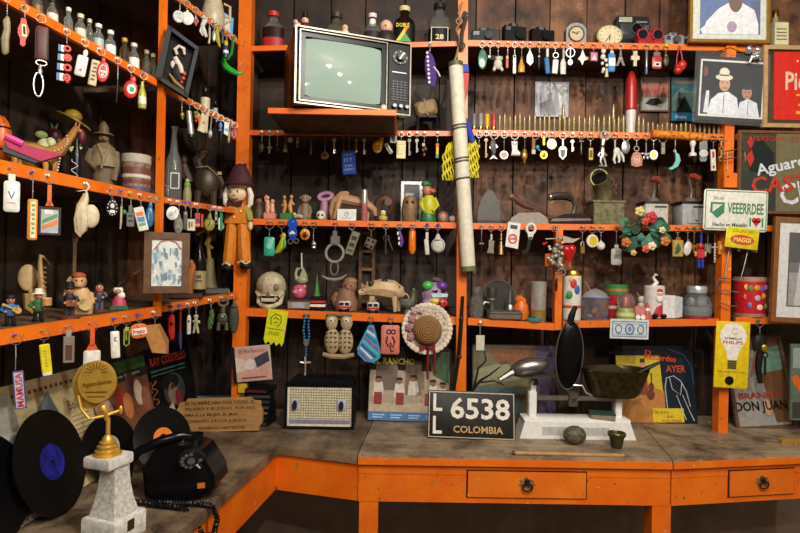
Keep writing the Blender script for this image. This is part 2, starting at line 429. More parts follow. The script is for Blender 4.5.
# ================================================================== counters
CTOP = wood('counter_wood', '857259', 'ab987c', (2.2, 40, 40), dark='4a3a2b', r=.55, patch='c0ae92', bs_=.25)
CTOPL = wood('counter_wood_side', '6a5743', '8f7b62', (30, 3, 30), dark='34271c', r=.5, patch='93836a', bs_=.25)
def P2(px, py, z=CZ): return onZ(px, py, z)
def prism(name, mat, pts, z0, z1, parent=None, loc=None):
    n = len(pts); V = [(p[0], p[1], z) for z in (z0, z1) for p in pts]
    o = mesh_obj(name, mat, [(V, [tuple(range(n))[::-1], tuple(range(n, 2*n))]+[(i, (i+1) % n, (i+1) % n+n, i+n) for i in range(n)])], (0, 0), 1)
    return child(o, parent) if parent else o
def empty(name, loc, label, cat):
    e = bpy.data.objects.new(name, None); COL.objects.link(e); e.location = loc; return tag(e, label, cat)
TT = .03; AP = .128
def counter(label, fl, fr, bl, br, drawers, legs, joints=()):
    """fl, fr, bl, br: plan corners of the top"""
    root = empty('counter_table', ((fl.x+fr.x)/2, (fl.y+bl.y)/2, 0), label, 'table')
    prism('table_top', CTOP, [fl, fr, br, bl], CZ-TT, CZ, root)
    d = (fr-fl).normalized(); nrm = Vector((d.y, -d.x, 0))
    def slab(name, mat, t0, t1, o0, o1, z0, z1):
        a = fl+d*t0; b = fl+d*t1
        return prism(name, mat, [a+nrm*o0, b+nrm*o0, b+nrm*o1, a+nrm*o1], z0, z1, root)
    L = (fr-fl).length
    slab('edge_moulding', ORANGE, 0.001, L-.001, .0, .006, CZ-TT, CZ-.008)
    slab('apron', ORANGE, .002, L-.002, -.03, -.008, CZ-TT-AP, CZ-TT-.0365); slab('apron', ORANGE, .002, L-.002, -.03, -.0072, CZ-TT-.035, CZ-TT)
    for (pa, pb) in drawers:
        t0 = (P2(pa, 458)-fl).dot(d); t1 = (P2(pb, 458)-fl).dot(d)
        dz0 = CZ-TT-AP+.022; dz1 = CZ-TT-.02
        slab('drawer_gap', c('1a100a', .8), t0-.005, t1+.005, -.008, -.0066, dz0-.004, dz1+.004)
        dr = slab('drawer', orange('drawer_paint', 'd8660f', 'e87a1c', .64), t0, t1, -.0066, -.002, dz0, dz1)
        tc = (t0+t1)/2; q = fl+d*tc; pz = (dz0+dz1)/2
        h = mesh_obj('ring_pull', IRON, [Di(0, -1.2, .9, -.9, .2, bev=.3, seg=12), To(0, .5, 1.7, .28, -.9, ry=1.2)], (0, 0), .01)
        wp = mesh_obj('worn_patch', c('87603f', .6, v=.5, sc=150), [Po([(2.6*cos(i*pi/10)*(1+.25*sin(i*2.3)), 1.8*sin(i*pi/10)*(1+.25*cos(i*1.7))) for i in range(20)], -.06, .02)], (0, 0), .01)
        wp.parent = dr; wp.location = (q+nrm*-.0018).xy.to_3d()+Vector((0, 0, pz+.005)); wp.rotation_euler = (0, 0, math.atan2(d.y, d.x))
        h.parent = dr; h.location = (q+nrm*-.002).xy.to_3d()+Vector((0, 0, pz)); h.rotation_euler = (0, 0, math.atan2(d.y, d.x))
    for px in legs:
        t0 = (P2(px, 458)-fl).dot(d)
        slab('leg', ORANGE, t0-.032, t0+.032, -.07, -.01, 0, CZ-TT-AP+.0)
    return root
FLm = P2(358, 455); FRm = P2(672, 460)
yb = YB-.012
def backof(p): return Vector((p.x+ (p.x*.0), yb, CZ))
Jr = P2(642, 425); kx = (Jr.x-FRm.x)/(Jr.y-FRm.y); BRm = Vector((FRm.x+kx*(yb-FRm.y), yb, CZ))
Jl = P2(372, 424); kx = (Jl.x-FLm.x)/(Jl.y-FLm.y); BLm = Vector((FLm.x+kx*(yb-FLm.y), yb, CZ))
counter('long orange table under the scale, weathered top and one drawer', FLm, FRm, BLm, BRm, [(469, 586)], [369, 661])
FRr = P2(860, 452); counter('orange table end below the framed mirror advert, drawer with black pull', FRm+Vector((.003, 0, 0)), FRr, BRm+Vector((.003, 0, 0)), Vector((FRr.x, yb, CZ)), [(732, 803)], [])
lg = None
# the corner counter turns along the left shelving
root = empty('corner_counter', (-.7, -.3, 0), 'corner counter with worn wooden top holding the telephone and records', 'table')
Ci = P2(278, 446); Co = P2(178, 533); dl = (Co-Ci).normalized(); Cn = Ci+dl*1.25
bw = lambda p: lframe((p-Vector((LX0, 0, 0))).dot(Ld), LB+.008, CZ)
corner = lframe((yb-.03)/Ld.y-.0, LB+.008, CZ); corner = Vector((corner.x, yb-.02, CZ))
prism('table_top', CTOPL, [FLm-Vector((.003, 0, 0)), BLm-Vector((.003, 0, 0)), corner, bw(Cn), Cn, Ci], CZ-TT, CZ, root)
a0 = FLm-Vector((.004, 0, 0)); df = (a0-Ci).normalized(); nf = Vector((-df.y, df.x, 0)); nl = Vector((dl.y, -dl.x, 0))
if nl.x > 0: nl = -nl
ci2 = Ci+nf*.012+nl*.012
prism('apron', ORANGE, [ci2, a0+nf*.012, a0+nf*.034, ci2+nf*.022], CZ-TT-AP, CZ-TT, root)
prism('apron', ORANGE, [ci2, ci2+dl*1.2, ci2+dl*1.2+nl*.022, ci2+nl*.022], CZ-TT-AP, CZ-TT, root)
prism('leg', ORANGE, [Cn+nl*.02-dl*.06, Cn+nl*.08-dl*.06, Cn+nl*.08, Cn+nl*.02], 0, CZ-TT-AP, root)

# ================================================================== placing things
def stand(key, px, by, dep, name, label, cat, parts, group=None, turn=0, lift=0):
    """px: column of the thing's middle, by: row of its base in the photo, dep: metres behind the shelf edge"""
    sh = SH[key]; py = by
    for _ in range(4):
        P = onY(px, py, sh['front']+dep) if sh['kind'] == 'B' else onL(px, py, -dep)
        P = Vector((P.x, P.y, sz(sh, P)+lift)); py = proj(P)[1]
    rz = (0 if sh['kind'] == 'B' else facing(P))+radians(turn)
    return mk(name, label, cat, P, rz, depth(P)/F, (px, by), parts, group)
def onc(px, by, name, label, cat, parts, group=None, turn=0, lift=0, face=False, oy=None):
    """a thing standing on the counter, base middle at the photographed point"""
    P = onZ(px, by, CZ); P.z += lift
    return mk(name, label, cat, P, (facing(P) if face else 0)+radians(turn), depth(P)/F, (px, oy or by), parts, group)
def K(key, px, label, parts, R=3.0, top=None, pc='s', name='keychain', cat='keychain', group=None, out=0, turn=None, cm=None):
    """a keychain on its ring; top: row where the fob begins (a chain fills the gap)"""
    P = pin(key, px, pc); sh = SH[key]; u = depth(P)/F; py = proj(P)[1]
    L = sh['kind'] == 'L'
    o = P+((Ln*(3.4*u)) if L else Vector((0, -(1.6+out)*u, 0)))
    rz = facing(o) if L else radians(random.uniform(-9, 9) if turn is None else turn)
    pp = [('ring', RINGW, [To(px, py+R-.4, R, .34, 0, seg=18)])]
    if top is not None and top > py+2*R-.5: pp.append(('chain', cm or STEEL, [Ch(px, py+2*R-.8, top+.3, 0)]))
    return mk(name, label, cat, o, rz, u, (px, py), pp+parts, group)
def small_key(x, y0, y1, mat=SILVER, w=2.2):
    """a little flat key"""
    return [Di(x, y0+w, w, -.3, .3, seg=12), Bx(x-.7, y0+2*w-.3, x+.7, y1, -.3, .3), Bx(x+.5, y1-4, x+1.9, y1-3, -.3, .3), Bx(x+.5, y1-2, x+1.7, y1-.8, -.3, .3)]
def bottle(cx, y0, y1, w, neck=.28, gl=None, cap=None, label=None, lab=(.45, .9), sq=1.0, drink=None):
    """glass bottle: y0 top of cap, y1 base"""
    H = y1-y0; r = w/2; n = r*neck*1.35
    gl = gl or glass('dfe8e2')
    ps = [('glass', gl, [La(cx, [(r*.86, y1), (r, y1-H*.03), (r, y0+H*.42), (r*.86, y0+H*.34), (n, y0+H*.24), (n, y0+H*.10), (n*1.15, y0+H*.09), (n*1.15, y0+H*.06)], 0, 16, sq)])]
    if drink: ps.append(('drink', drink, [La(cx, [(r*.80, y1-H*.03), (r*.90, y1-H*.05), (r*.90, y0+H*.5)], 0, 16, sq)]))
    ps.append(('cap', cap or WHITE, [La(cx, [(n*1.3, y0+H*.12), (n*1.35, y0+H*.01), (n*1.1, y0)], 0, 12)]))
    if label: ps.append(('label', label, [La(cx, [(r*1.03, y0+H*lab[1]), (r*1.03, y0+H*lab[0])], 0, 16, sq, cap=False)]))
    return ps
def person(cx, by, h, hat, skin, coat, legs, hatk='brim', base=None, prop=None, hair=None, wide=1.0):
    """little figurine of a standing person, by: row of the feet"""
    k = h/30.0; y = lambda t: by-t*k; X = lambda t: cx+t*k*wide
    ps = []
    if base: ps.append(('base', base, [La(cx, [(8*k*wide, by), (8*k*wide, y(2)), (7*k*wide, y(2.6))], 0, 16, .8)]))
    ps.append(('trousers', legs, [Tu([(X(-2.2), y(1), 0), (X(-2), y(6), 0), (X(-1.4), y(11), 0)], [1.7*k, 1.8*k, 2.2*k]), Tu([(X(2.2), y(1), 0), (X(2), y(6), 0), (X(1.4), y(11), 0)], [1.7*k, 1.8*k, 2.2*k])]))
    ps.append(('shoes', BLACK, [El(X(-2.6), y(1), 2.2*k, 1.2*k, 2.8*k, -1.2*k), El(X(2.6), y(1), 2.2*k, 1.2*k, 2.8*k, -1.2*k)]))
    ps.append(('jacket', coat, [La(cx, [(3.0*k*wide, y(9)), (4.2*k*wide, y(11)), (4.0*k*wide, y(15)), (4.3*k*wide, y(18)), (2.2*k, y(20.3))], 0, 14, .75),
        Tu([(X(-4), y(18), 0), (X(-6), y(14.5), -1*k), (X(-3.5), y(13), -4*k)], [1.7*k, 1.6*k, 1.4*k]), Tu([(X(4), y(18), 0), (X(6), y(14.5), -1*k), (X(3.5), y(14), -4*k)], [1.7*k, 1.6*k, 1.4*k])]))
    ps.append(('head', skin, [El(cx, y(23), 3.5*k, 3.7*k, 3.4*k), El(cx, y(22.6), .8*k, .8*k, .9*k, -3.4*k), El(X(-3), y(12.8), 1.2*k, 1.2*k, 1.2*k, -4.2*k), El(X(3), y(13.8), 1.2*k, 1.2*k, 1.2*k, -4.2*k)]))
    ps.append(('eyes', BLACK, [El(cx-1.3*k, y(23.8), .5*k, .6*k, .4*k, -3.2*k), El(cx+1.3*k, y(23.8), .5*k, .6*k, .4*k, -3.2*k)]))
    if hatk == 'brim': ps.append(('hat', hat, [La(cx, [(5.6*k, y(25)), (5.4*k, y(25.7)), (3.5*k, y(26)), (3.2*k, y(29)), (2.2*k, y(30))], 0, 16)]))
    elif hatk == 'cap': ps.append(('hat', hat, [El(cx, y(25.6), 3.8*k, 3.2*k, 3.8*k, .4*k)]))
    elif hatk == 'hair': ps.append(('hair', hat, [El(cx, y(24.8), 3.9*k, 3.6*k, 3.6*k, .9*k)]))
    if prop: ps += prop
    return ps
def guitar_prop(cx, cy, k, col):
    return [('guitar', col, [Ro('d', -62, (cx, cy, -5*k), [Di(cx, cy+1.6*k, 3*k, -6*k, -4.6*k), Di(cx, cy-1.6*k, 2.3*k, -6*k, -4.6*k), Bx(cx-.7*k, cy-11*k, cx+.7*k, cy-2*k, -6*k, -5*k), Bx(cx-1.1*k, cy-13*k, cx+1.1*k, cy-11*k, -6*k, -5*k)])])]
def frame(x0, y0, x1, y1, w, mat, depth_=3, d=0):
    """picture moulding of four mitred bars"""
    o = []
    for a, b, cc, e in (((x0, y0), (x1, y0), (x1-w, y0+w), (x0+w, y0+w)), ((x1, y0), (x1, y1), (x1-w, y1-w), (x1-w, y0+w)), ((x1, y1), (x0, y1), (x0+w, y1-w), (x1-w, y1-w)), ((x0, y1), (x0, y0), (x0+w, y0+w), (x0+w, y1-w))):
        o.append(Po([a, b, cc, e], d-depth_, d))
    return o

# ================================================================== left shelving: keychains of the upper shelf
K('L1a', 4.5, 'worn bone coloured peg keychain on a dark bead chain', [('fob', c('8f8468', .6), [Tu([(5, 17, 0), (4, 22, 0), (4.5, 30, 0), (3, 40, 0), (3.5, 52, 0), (2.5, 55, 0)], [1.5, 3.4, 3.0, 3.6, 3.2, 1.5])])], top=17)
K('L1a', 22, 'red hourglass shaped keychain with a small yellow and white print', [('fob', RED, [Po([(19, 19), (23, 19), (24, 24), (26, 30), (25.5, 34), (23, 40), (23, 45), (21, 47), (18.5, 46), (18.5, 40), (16.5, 35), (16.5, 30), (18.5, 24)], -1, 1)]),
    ('print', [c('e8dca0'), c('2a2018')], [Po([(19.5, 25), (23, 25), (24, 37), (20, 37)], -1.15, -1.05), Po([(20.5, 27), (22.5, 27), (23, 35), (21, 35)], -1.25, -1.16)])], top=18, pc='g')
K('L1a', 38, 'long reddish brown leather strap keychain with a silver swivel clip', [('strap', c('4a1c12', .55), [Bx(34, 26, 44.5, 60, -1, 1, 2)]), ('stitch_edge', c('2c1410'), [Bx(33.4, 30, 34.2, 60, -1.1, 1.1), Bx(44.3, 30, 45, 60, -1.1, 1.1)]),
    ('swivel_clip', SILVER, [To(39, 63, 4.6, .7, 0, ry=2.6), Tu([(38, 65, 0), (38, 74, 0)], [1.6, 1.1]), To(37, 85, 4.0, .85, 0, ry=12), La(38, [(2.1, 70), (2.1, 74)], 0, 10)])], R=4.2, pc='s')
K('L1a', 64, 'keychain of chunky stacked red letters edged in white and blue', [('letters', c('c3301f', .4), [To(64.5, 49, 2.4, 1.3, -.5), To(65, 58, 2.6, 1.4, -.5, ry=2.9), To(65, 68, 2.6, 1.4, -.5, ry=2.9), To(64.5, 78, 2.5, 1.4, -.5, ry=2.9), Bx(63, 56, 67, 59, -1.2, .4), Bx(63, 77, 67, 79, -1.2, .4), El(65, 82, 2, 1.6, 1.3)]),
    ('white_edge', WHITE, [Bx(59, 46, 62, 53, -.8, .8, .6), Bx(58.6, 55, 62, 62, -.8, .8, .6), Bx(58.2, 64.5, 62, 71.5, -.8, .8, .6), Bx(58, 74, 62, 82, -.8, .8, .6)]), ('blue_edge', c('3a6fa0', .4), [Bx(56.6, 46, 59, 53, -.8, .8, .5), Bx(56.2, 55, 58.6, 62, -.8, .8, .5), Bx(55.8, 64.5, 58.2, 71.5, -.8, .8, .5), Bx(55.5, 74, 58, 82, -.8, .8, .5)])], top=44, pc='w')
K('L1a', 82, 'white tilted rectangular keychain with an orange dot', [('fob', c('e6e0d2', .35), [Ro('d', 9, (79, 66), [Bx(74.5, 56, 84, 77, -1.2, 1.2, 1.6), El(80.5, 53, 2.2, 4, 1.0)])]), ('dot', c('d8682c'), [Di(78.6, 71, 1.5, -1.5, -1.1)])], R=3.4, top=48, pc='w')
K('L1a', 98, 'pair of tags, cream oblong with brown marks and red oval', [('cream_tag', c('cbb98c', .5), [Ro('d', 8, (92, 73), [Bx(88.5, 61, 96, 87, -.9, .9, 1)])]), ('brown_marks', c('5a4630'), [Ro('d', 8, (92, 73), [Bx(90.2+(i % 2)*.6, 64+i*4, 93.8, 66+i*4, -1.15, -.95) for i in range(5)])]),
    ('red_tag', RED, [Ro('d', 6, (100, 71), [Di(100, 72, 5.4, -2.6, -1.2, 10.5, bev=.15), El(99, 60.5, 2, 3, .9, -1.8)])]), ('emblem', c('f0e4dc'), [Ro('d', 6, (100, 71), [To(100, 72, 3.4, .45, -2.8, ry=6.5), Bx(97.5, 71, 102.5, 73, -2.95, -2.65), Bx(99, 74, 101, 77, -2.95, -2.65)])])], R=3.6, top=56, pc='w')
K('L1a', 115, 'thin dark pendant needle on a fine chain', [('needle', c('3c3a36', .35, .8), [Tu([(115, 80, 0), (114.6, 86, 0), (114.2, 103, 0)], [.6, 1.0, .5])])], top=80, pc='w')
K('L1a', 128, 'red round keychain with white disc and green square', [('fob', RED, [Ro('d', 6, (128, 88), [Di(128, 89.5, 6.3, -1.2, 1.2, 9, bev=.15), El(129, 79.5, 3, 4, 1.1)])]), ('white_disc', WHITE, [Di(128.5, 89.5, 4.0, -1.45, -1.15, 4.8)]), ('green_square', c('3f8a48'), [Bx(127, 87.5, 131, 92, -1.65, -1.4)])], R=3.4, top=76, pc='w')
K('L1a', 141, 'tiny yellow green bottle shaped keychain with a cream label', [('fob', c('a8a838', .3), [La(139.5, [(3.6, 109), (4, 107), (3.8, 94), (2.2, 89), (1.4, 83), (1.6, 82)], 0, 12)]), ('paper_label', c('e2dcc0'), [La(139.5, [(4.1, 105), (4.0, 97)], 0, 12, cap=False)])], R=3.4, top=82, pc='b')
# small bottles on the upper shelf
for x, y0, w, gl, cp, lb, t in [(37, -16, 9, 'c8c8c0', '1a1a1a', '7a5a3c', 'clear miniature bottle with brown label beside the green push pin'), (52, -6, 10, 'd8d8cc', '1c1c1c', 'd8d2c0', 'miniature bottle with black cap and wide cream label'),
        (68, -1, 8, 'e4ece8', 'd8d8d0', None, 'slim clear miniature bottle with a tall thin neck'), (80, 10, 10, 'e0e0d0', 'd8d4a0', 'cfcab4', 'clear miniature bottle with pale yellow cap and cream label'),
        (89, 21, 7, 'd0d4c0', 'c8bc98', None, 'short clear miniature flask with beige cap'), (98, 19, 10, 'dfe8e4', 'e8e6de', '9fb4b0', 'clear miniature bottle with white cap and pale green label'),
        (110, 28, 10, 'e8ece8', 'f0eee8', 'e8e4e0', 'clear miniature bottle with white cap and white label'), (124, 38, 9, 'c0b080', 'b08838', None, 'amber tinted miniature bottle with golden cap'),
        (133.5, 36, 10, 'e0e4dc', 'c8c8c0', 'ece8dc', 'clear miniature bottle with silver cap and square white label'), (146, 54, 8, 'b0b498', '8a8a70', None, 'small olive glass flask beside the post'), (152.5, 57, 7, 'd8dcc8', 'd8d080', None, 'tiny clear bottle with yellow cap beside the post')]:
    stand('L1a', x, y0+32, .05, 'miniature_bottle', t, 'bottle', bottle(x, y0, y0+32, w, .34, glass(gl), c(cp), c(lb) if lb else None, (.48, .92)), 'miniature bottles on the upper shelf')
stand('L1a', 22, 4, .05, 'miniature_bottle', 'red capped miniature bottle with red label', 'bottle', bottle(22, -24, 4, 10, .34, glass('c8a0a0'), RED, c('8a2420'), (.4, .95)), 'miniature bottles on the upper shelf')

# ---- topmost shelf of the second bay
def hung_row(key, items, group=None):
    for it in items: K(key, *it[:3], **(it[3] if len(it) > 3 else {}))
hung_row('L0', [
 (177, 'pale grey disc keychain in front of the upright post', [('disc', c('b9b9b4', .45), [Di(176, 17, 5.4, -.8, .8, 6.2, bev=.08)]), ('scratches', c('8a8a86'), [Tu([(173, 15, -1), (178, 14, -1), (175, 19, -1), (179, 18, -1)], .3, 5)])], dict(top=10)),
 (184, 'white disc keychain overlapping the grey disc', [('disc', c('d8d8d2', .45), [Di(184.5, 19, 6, -2.2, -.9, 6.6, bev=.08)]), ('tab', WHITE, [Bx(183.5, 11, 185.5, 14, -1.8, -1)])], dict(top=11)),
 (192.5, 'small dark red heart shaped keychain', [('fob', c('8a2a1c'), [Po([(190, 21), (191.5, 19), (193, 20.5), (194.5, 19), (196, 21), (193, 26.5)], -1, 1)]), ('eyelet', SILVER, [To(193, 18.2, 1, .3)])], dict(top=17)),
 (200.5, 'curled off white rubber squid keychain', [('fob', c('c9c6bc', .5), [Tu([(200, 16, 0), (202, 20, 0), (199.5, 26, 0), (201, 32, 0), (203.5, 37, 0)], [1.5, 3.0, 2.2, 2.8, 1.4]), Tu([(199, 27, 0), (197.5, 32, 0), (200, 36, 0)], [1.4, 1.4, .7])]), ('eye', BLACK, [El(201.4, 19.5, .6, .6, .5, -2.8)])], dict(top=15)),
 (206.5, 'thin pale bone stick keychain', [('fob', c('b8b090'), [Tu([(206.5, 31, 0), (206.8, 38, 0), (206, 44, 0)], [1.1, .8, 1.2])]), ('cap', SILVER, [La(206.5, [(1.3, 31), (1.3, 28)], 0, 8)])], dict(top=28)),
 (211, 'grey metal spoon shaped keychain', [('fob', STEEL, [El(211, 36, 2.2, 6, .8), Tu([(211, 30, 0), (211.5, 22, 0)], [.9, .6])]), ('handle_tip', SILVER, [El(211.5, 22, 1.1, 1.4, .8)])], dict(top=21)),
 (215.5, 'yellow banana shaped keychain with dark tip', [('fob', c('a8a028', .4), [Tu([(214.5, 27, 0), (213.8, 33, 0), (214.5, 40, 0), (217, 47, 0)], [1.0, 2.3, 2.5, .8])]), ('tip', c('3a3014'), [El(217.2, 47.3, .8, 1, .8)])], dict(top=26)),
 (219.5, 'dark grey ribbed tube keychain beside the yellow banana', [('fob', c('3a3430', .5), [La(219.5, [(1.6, 44), (1.9, 43), (1.5, 38), (1.9, 35), (1.5, 31), (1.2, 29)], 0, 10)]), ('cap', STEEL, [La(219.5, [(1.3, 29), (1, 27)], 0, 8)])], dict(top=27)),
 (223.5, 'miniature bottle keychain with yellow cap, navy and white body', [('body', c('2a3a5c', .4), [La(223, [(2.4, 58), (2.6, 56), (2.6, 50), (1.9, 46)], 0, 12)]), ('white_band', WHITE, [La(223, [(2.75, 54), (2.75, 51)], 0, 12, cap=False)]), ('cap', c('c8b030'), [La(223, [(2, 46), (2.1, 42), (1.4, 41)], 0, 10)])], dict(top=40)),
])
K('L0', 230, 'large bright green chilli pepper ornament with hooked stem', [('pepper', c('2fa02c', .25), [Tu([(221.5, 58, 0), (221, 63, 0), (224, 68, 0), (229, 71, 0), (234, 73, 0), (239, 72, 0), (240.5, 70, 0)], [1.5, 3.0, 3.4, 3.2, 2.6, 1.4, .5])]),
   ('stem', c('1c7a30', .3), [Tu([(230, 38, 0), (229.5, 46, 0), (228.5, 54, 0), (225, 60, 0), (222, 60, 0)], [1.4, 1.5, 1.5, 1.6, 1.8])])], top=38, name='chilli_ornament', cat='ornament')
stand('L0', 213, 12, .04, 'enamel_jug', 'cream jug with dark worn rim on the topmost shelf', 'jug', [('body', c('b8ab8c', .4), [La(213, [(9, 12), (11, 9), (11, -2), (9, -12), (7, -20), (8, -26)], 0, 20)]), ('handle', c('b8ab8c', .4), [Tu([(223, -14, 0), (229, -12, 0), (229, 2, 0), (223, 6, 0)], 1.4)]), ('rim', c('3a3028'), [To(213, -26, 8, .7, 0, 'z')])])
stand('L0', 227.5, 30, .03, 'booklet', 'upright light blue booklet with a pale figure on its cover', 'booklet', [('cover', c('5aa0c8', .4), [Po([(221, 5), (233, 11), (232, 36), (221, 24)], -.6, .8)]), ('cover_print', [c('d8c8b0'), c('c8b848')], [Po([(224, 13), (229, 12), (230, 30), (223, 24)], -.8, -.65), Po([(225, 8), (231, 11), (231, 13), (225, 10)], -.8, -.65)])])
# shadow box frame leaning by the post
P = onL(177, 60, .045)
mk('shadow_box', 'black shadow box frame holding a bearded figure among small red flowers', 'picture', P, facing(P), depth(P)/F, (177, 60),
   [('frame', c('17181a', .45), [Po([(168, 27), (172, 29), (163, 84), (157, 81)], -3, 6), Po([(168, 27), (197.5, 45), (196.5, 49), (171, 33)], -3, 6), Po([(197.5, 45), (187.5, 97.5), (184, 94), (193.5, 48)], -3, 6), Po([(157, 81), (163, 80), (186, 92), (187.5, 97.5)], -3, 6)]),
    ('backing', c('0c0b0b', .7), [Po([(170, 30), (195, 46), (185, 95), (160, 82)], 5, 6)]),
    ('figure', c('c8bcae', .5), [Tu([(177, 54, 2), (175, 49, 2), (178.5, 45, 2), (183, 47, 2), (184, 53, 2)], [1.5, 2, 1.6, 2, 1.2]), Tu([(175, 57, 2), (180, 66, 2), (182, 72, 2)], [2.5, 3, 2]), El(175, 64, 4, 5, 1.5, 3)]),
    ('dark_robe', c('2a2228', .6), [Tu([(178, 62, 3), (176, 72, 3), (180, 80, 3)], [3, 4.5, 4])]), ('red_flowers', c('a83a24', .5), [El(184, 72, 2.2, 2.4, 1.5, 2), El(183, 77, 2.4, 2.2, 1.5, 1.8), El(181.5, 81, 1.8, 1.8, 1.4, 1.5)]), ('straw', c('8a6a3c', .7), [Tu([(170, 74, 2.5), (176, 82, 2), (184, 88, 1.5)], [1, 2.2, 1.2])])])
hung_row('L1b', [
 (179, 'small gold and green bead pendant', [('bead', c('a88a3c', .35, .6), [El(179.3, 115, 2.2, 3.4)]), ('green_tip', c('3f7a40'), [El(179.5, 118.5, 1.3, 1.3)])], dict(top=111)),
 (186.5, 'silver metal cylinder keychain', [('cylinder', SILVER, [Ro('d', -7, (187, 122), [La(187, [(2.6, 135), (2.8, 134), (2.8, 112), (2.4, 111)], 0, 14)])]), ('end_cap', DSTEEL, [La(188.6, [(2.7, 137), (2.8, 134)], 0, 12)])], dict(top=109)),
 (194.5, 'orange and green parrot shaped keychain', [('body', c('c8742c'), [El(194.5, 116, 3.4, 3.6, 1.6), Tu([(196, 118, 0), (196, 124, 0)], [1.6, .6])]), ('wing', c('4c8a3c'), [El(193, 113.5, 2.4, 2, 1.3, -1)]), ('feet', RED, [El(193, 121, 1.2, 1.6, .8)])], dict(top=112)),
 (199.5, 'beige house shaped wooden tag', [('tag', c('c8b890', .6), [Po([(199, 112), (203, 116), (201.5, 133), (195, 131)], -.7, .7)]), ('mark', c('b05a38'), [Di(200.8, 123, 1.4, -.95, -.65)])], dict(top=111)),
 (203.5, 'long cream bone shaped tag', [('tag', c('bdb090', .6), [Po([(203, 113), (205.5, 113), (204.5, 133), (202, 133)], -2, -1)]), ('end', c('8a7a58'), [El(203.3, 133, 1.3, 1.2, .8, -1.5)])], dict(top=112)),
 (208, 'dull grey spoon keychain with round bowl', [('bowl', c('6c6c64', .4, .7), [El(207.2, 134, 2.7, 5, .9)]), ('handle', c('8c8c84', .4, .7), [Tu([(207.5, 130, 0), (208.5, 116, 0)], [.9, .7])])], dict(top=115)),
 (213, 'looped black cord keychain', [('cord', BLACK, [Tu([(213.5, 121, 0), (212, 130, 0), (214, 138, 0), (217.5, 139, 0), (219, 130, 0)], .8)]), ('bead', STEEL, [El(213.4, 121, 1.3, 1.6)])], dict(top=120)),
 (217.5, 'small blue fish shaped keychain', [('fish', c('3a6aa8', .35), [El(217.5, 126, 1.9, 4, 1), Po([(216, 131), (219, 131), (217.5, 128)], -.5, .5)]), ('eye', WHITE, [El(217.5, 123.5, .5, .5, .4, -.9)])], dict(top=121)),
 (223.5, 'pale blue and white rectangular tag', [('tag', c('d0dce0', .45), [Po([(221.5, 122), (226, 123), (225, 136), (221, 134)], -.7, .7)]), ('band', c('7aa8c0'), [Po([(222, 128), (225.4, 129), (225.2, 132), (221.7, 131)], -.9, -.65)])], dict(top=121)),
 (227, 'narrow dark yellow tag', [('tag', c('a8862c'), [Po([(225.5, 131), (227.5, 131), (227, 142), (225, 142)], -.6, .6)]), ('tip', c('5a4418'), [Bx(225, 141, 227, 143, -.6, .6)])], dict(top=130)),
 (231.5, 'red round badge keychain', [('badge', c('a82a24', .4), [Di(231, 134, 3.2, -.8, .8, 6, bev=.12)]), ('emblem', c('d89488'), [To(231, 135, 1.6, .35, -.95, ry=2.6)])], dict(top=127)),
])
for x, y0, y1, w, gl, lb, t in [(205, 80, 108, 9, '5a4028', 'c8bc94', 'brown bottle with round cream label on the shelf behind the keychains'), (215, 93, 113, 5, '30302c', 'a8a8a0', 'slender dark bottle with spotted white label')]:
    stand('L1b', x, y1, .07, 'liquor_bottle', t, 'bottle', bottle(x, y0, y1, w, .36, glass(gl), BLACK, c(lb), (.35, .8)))

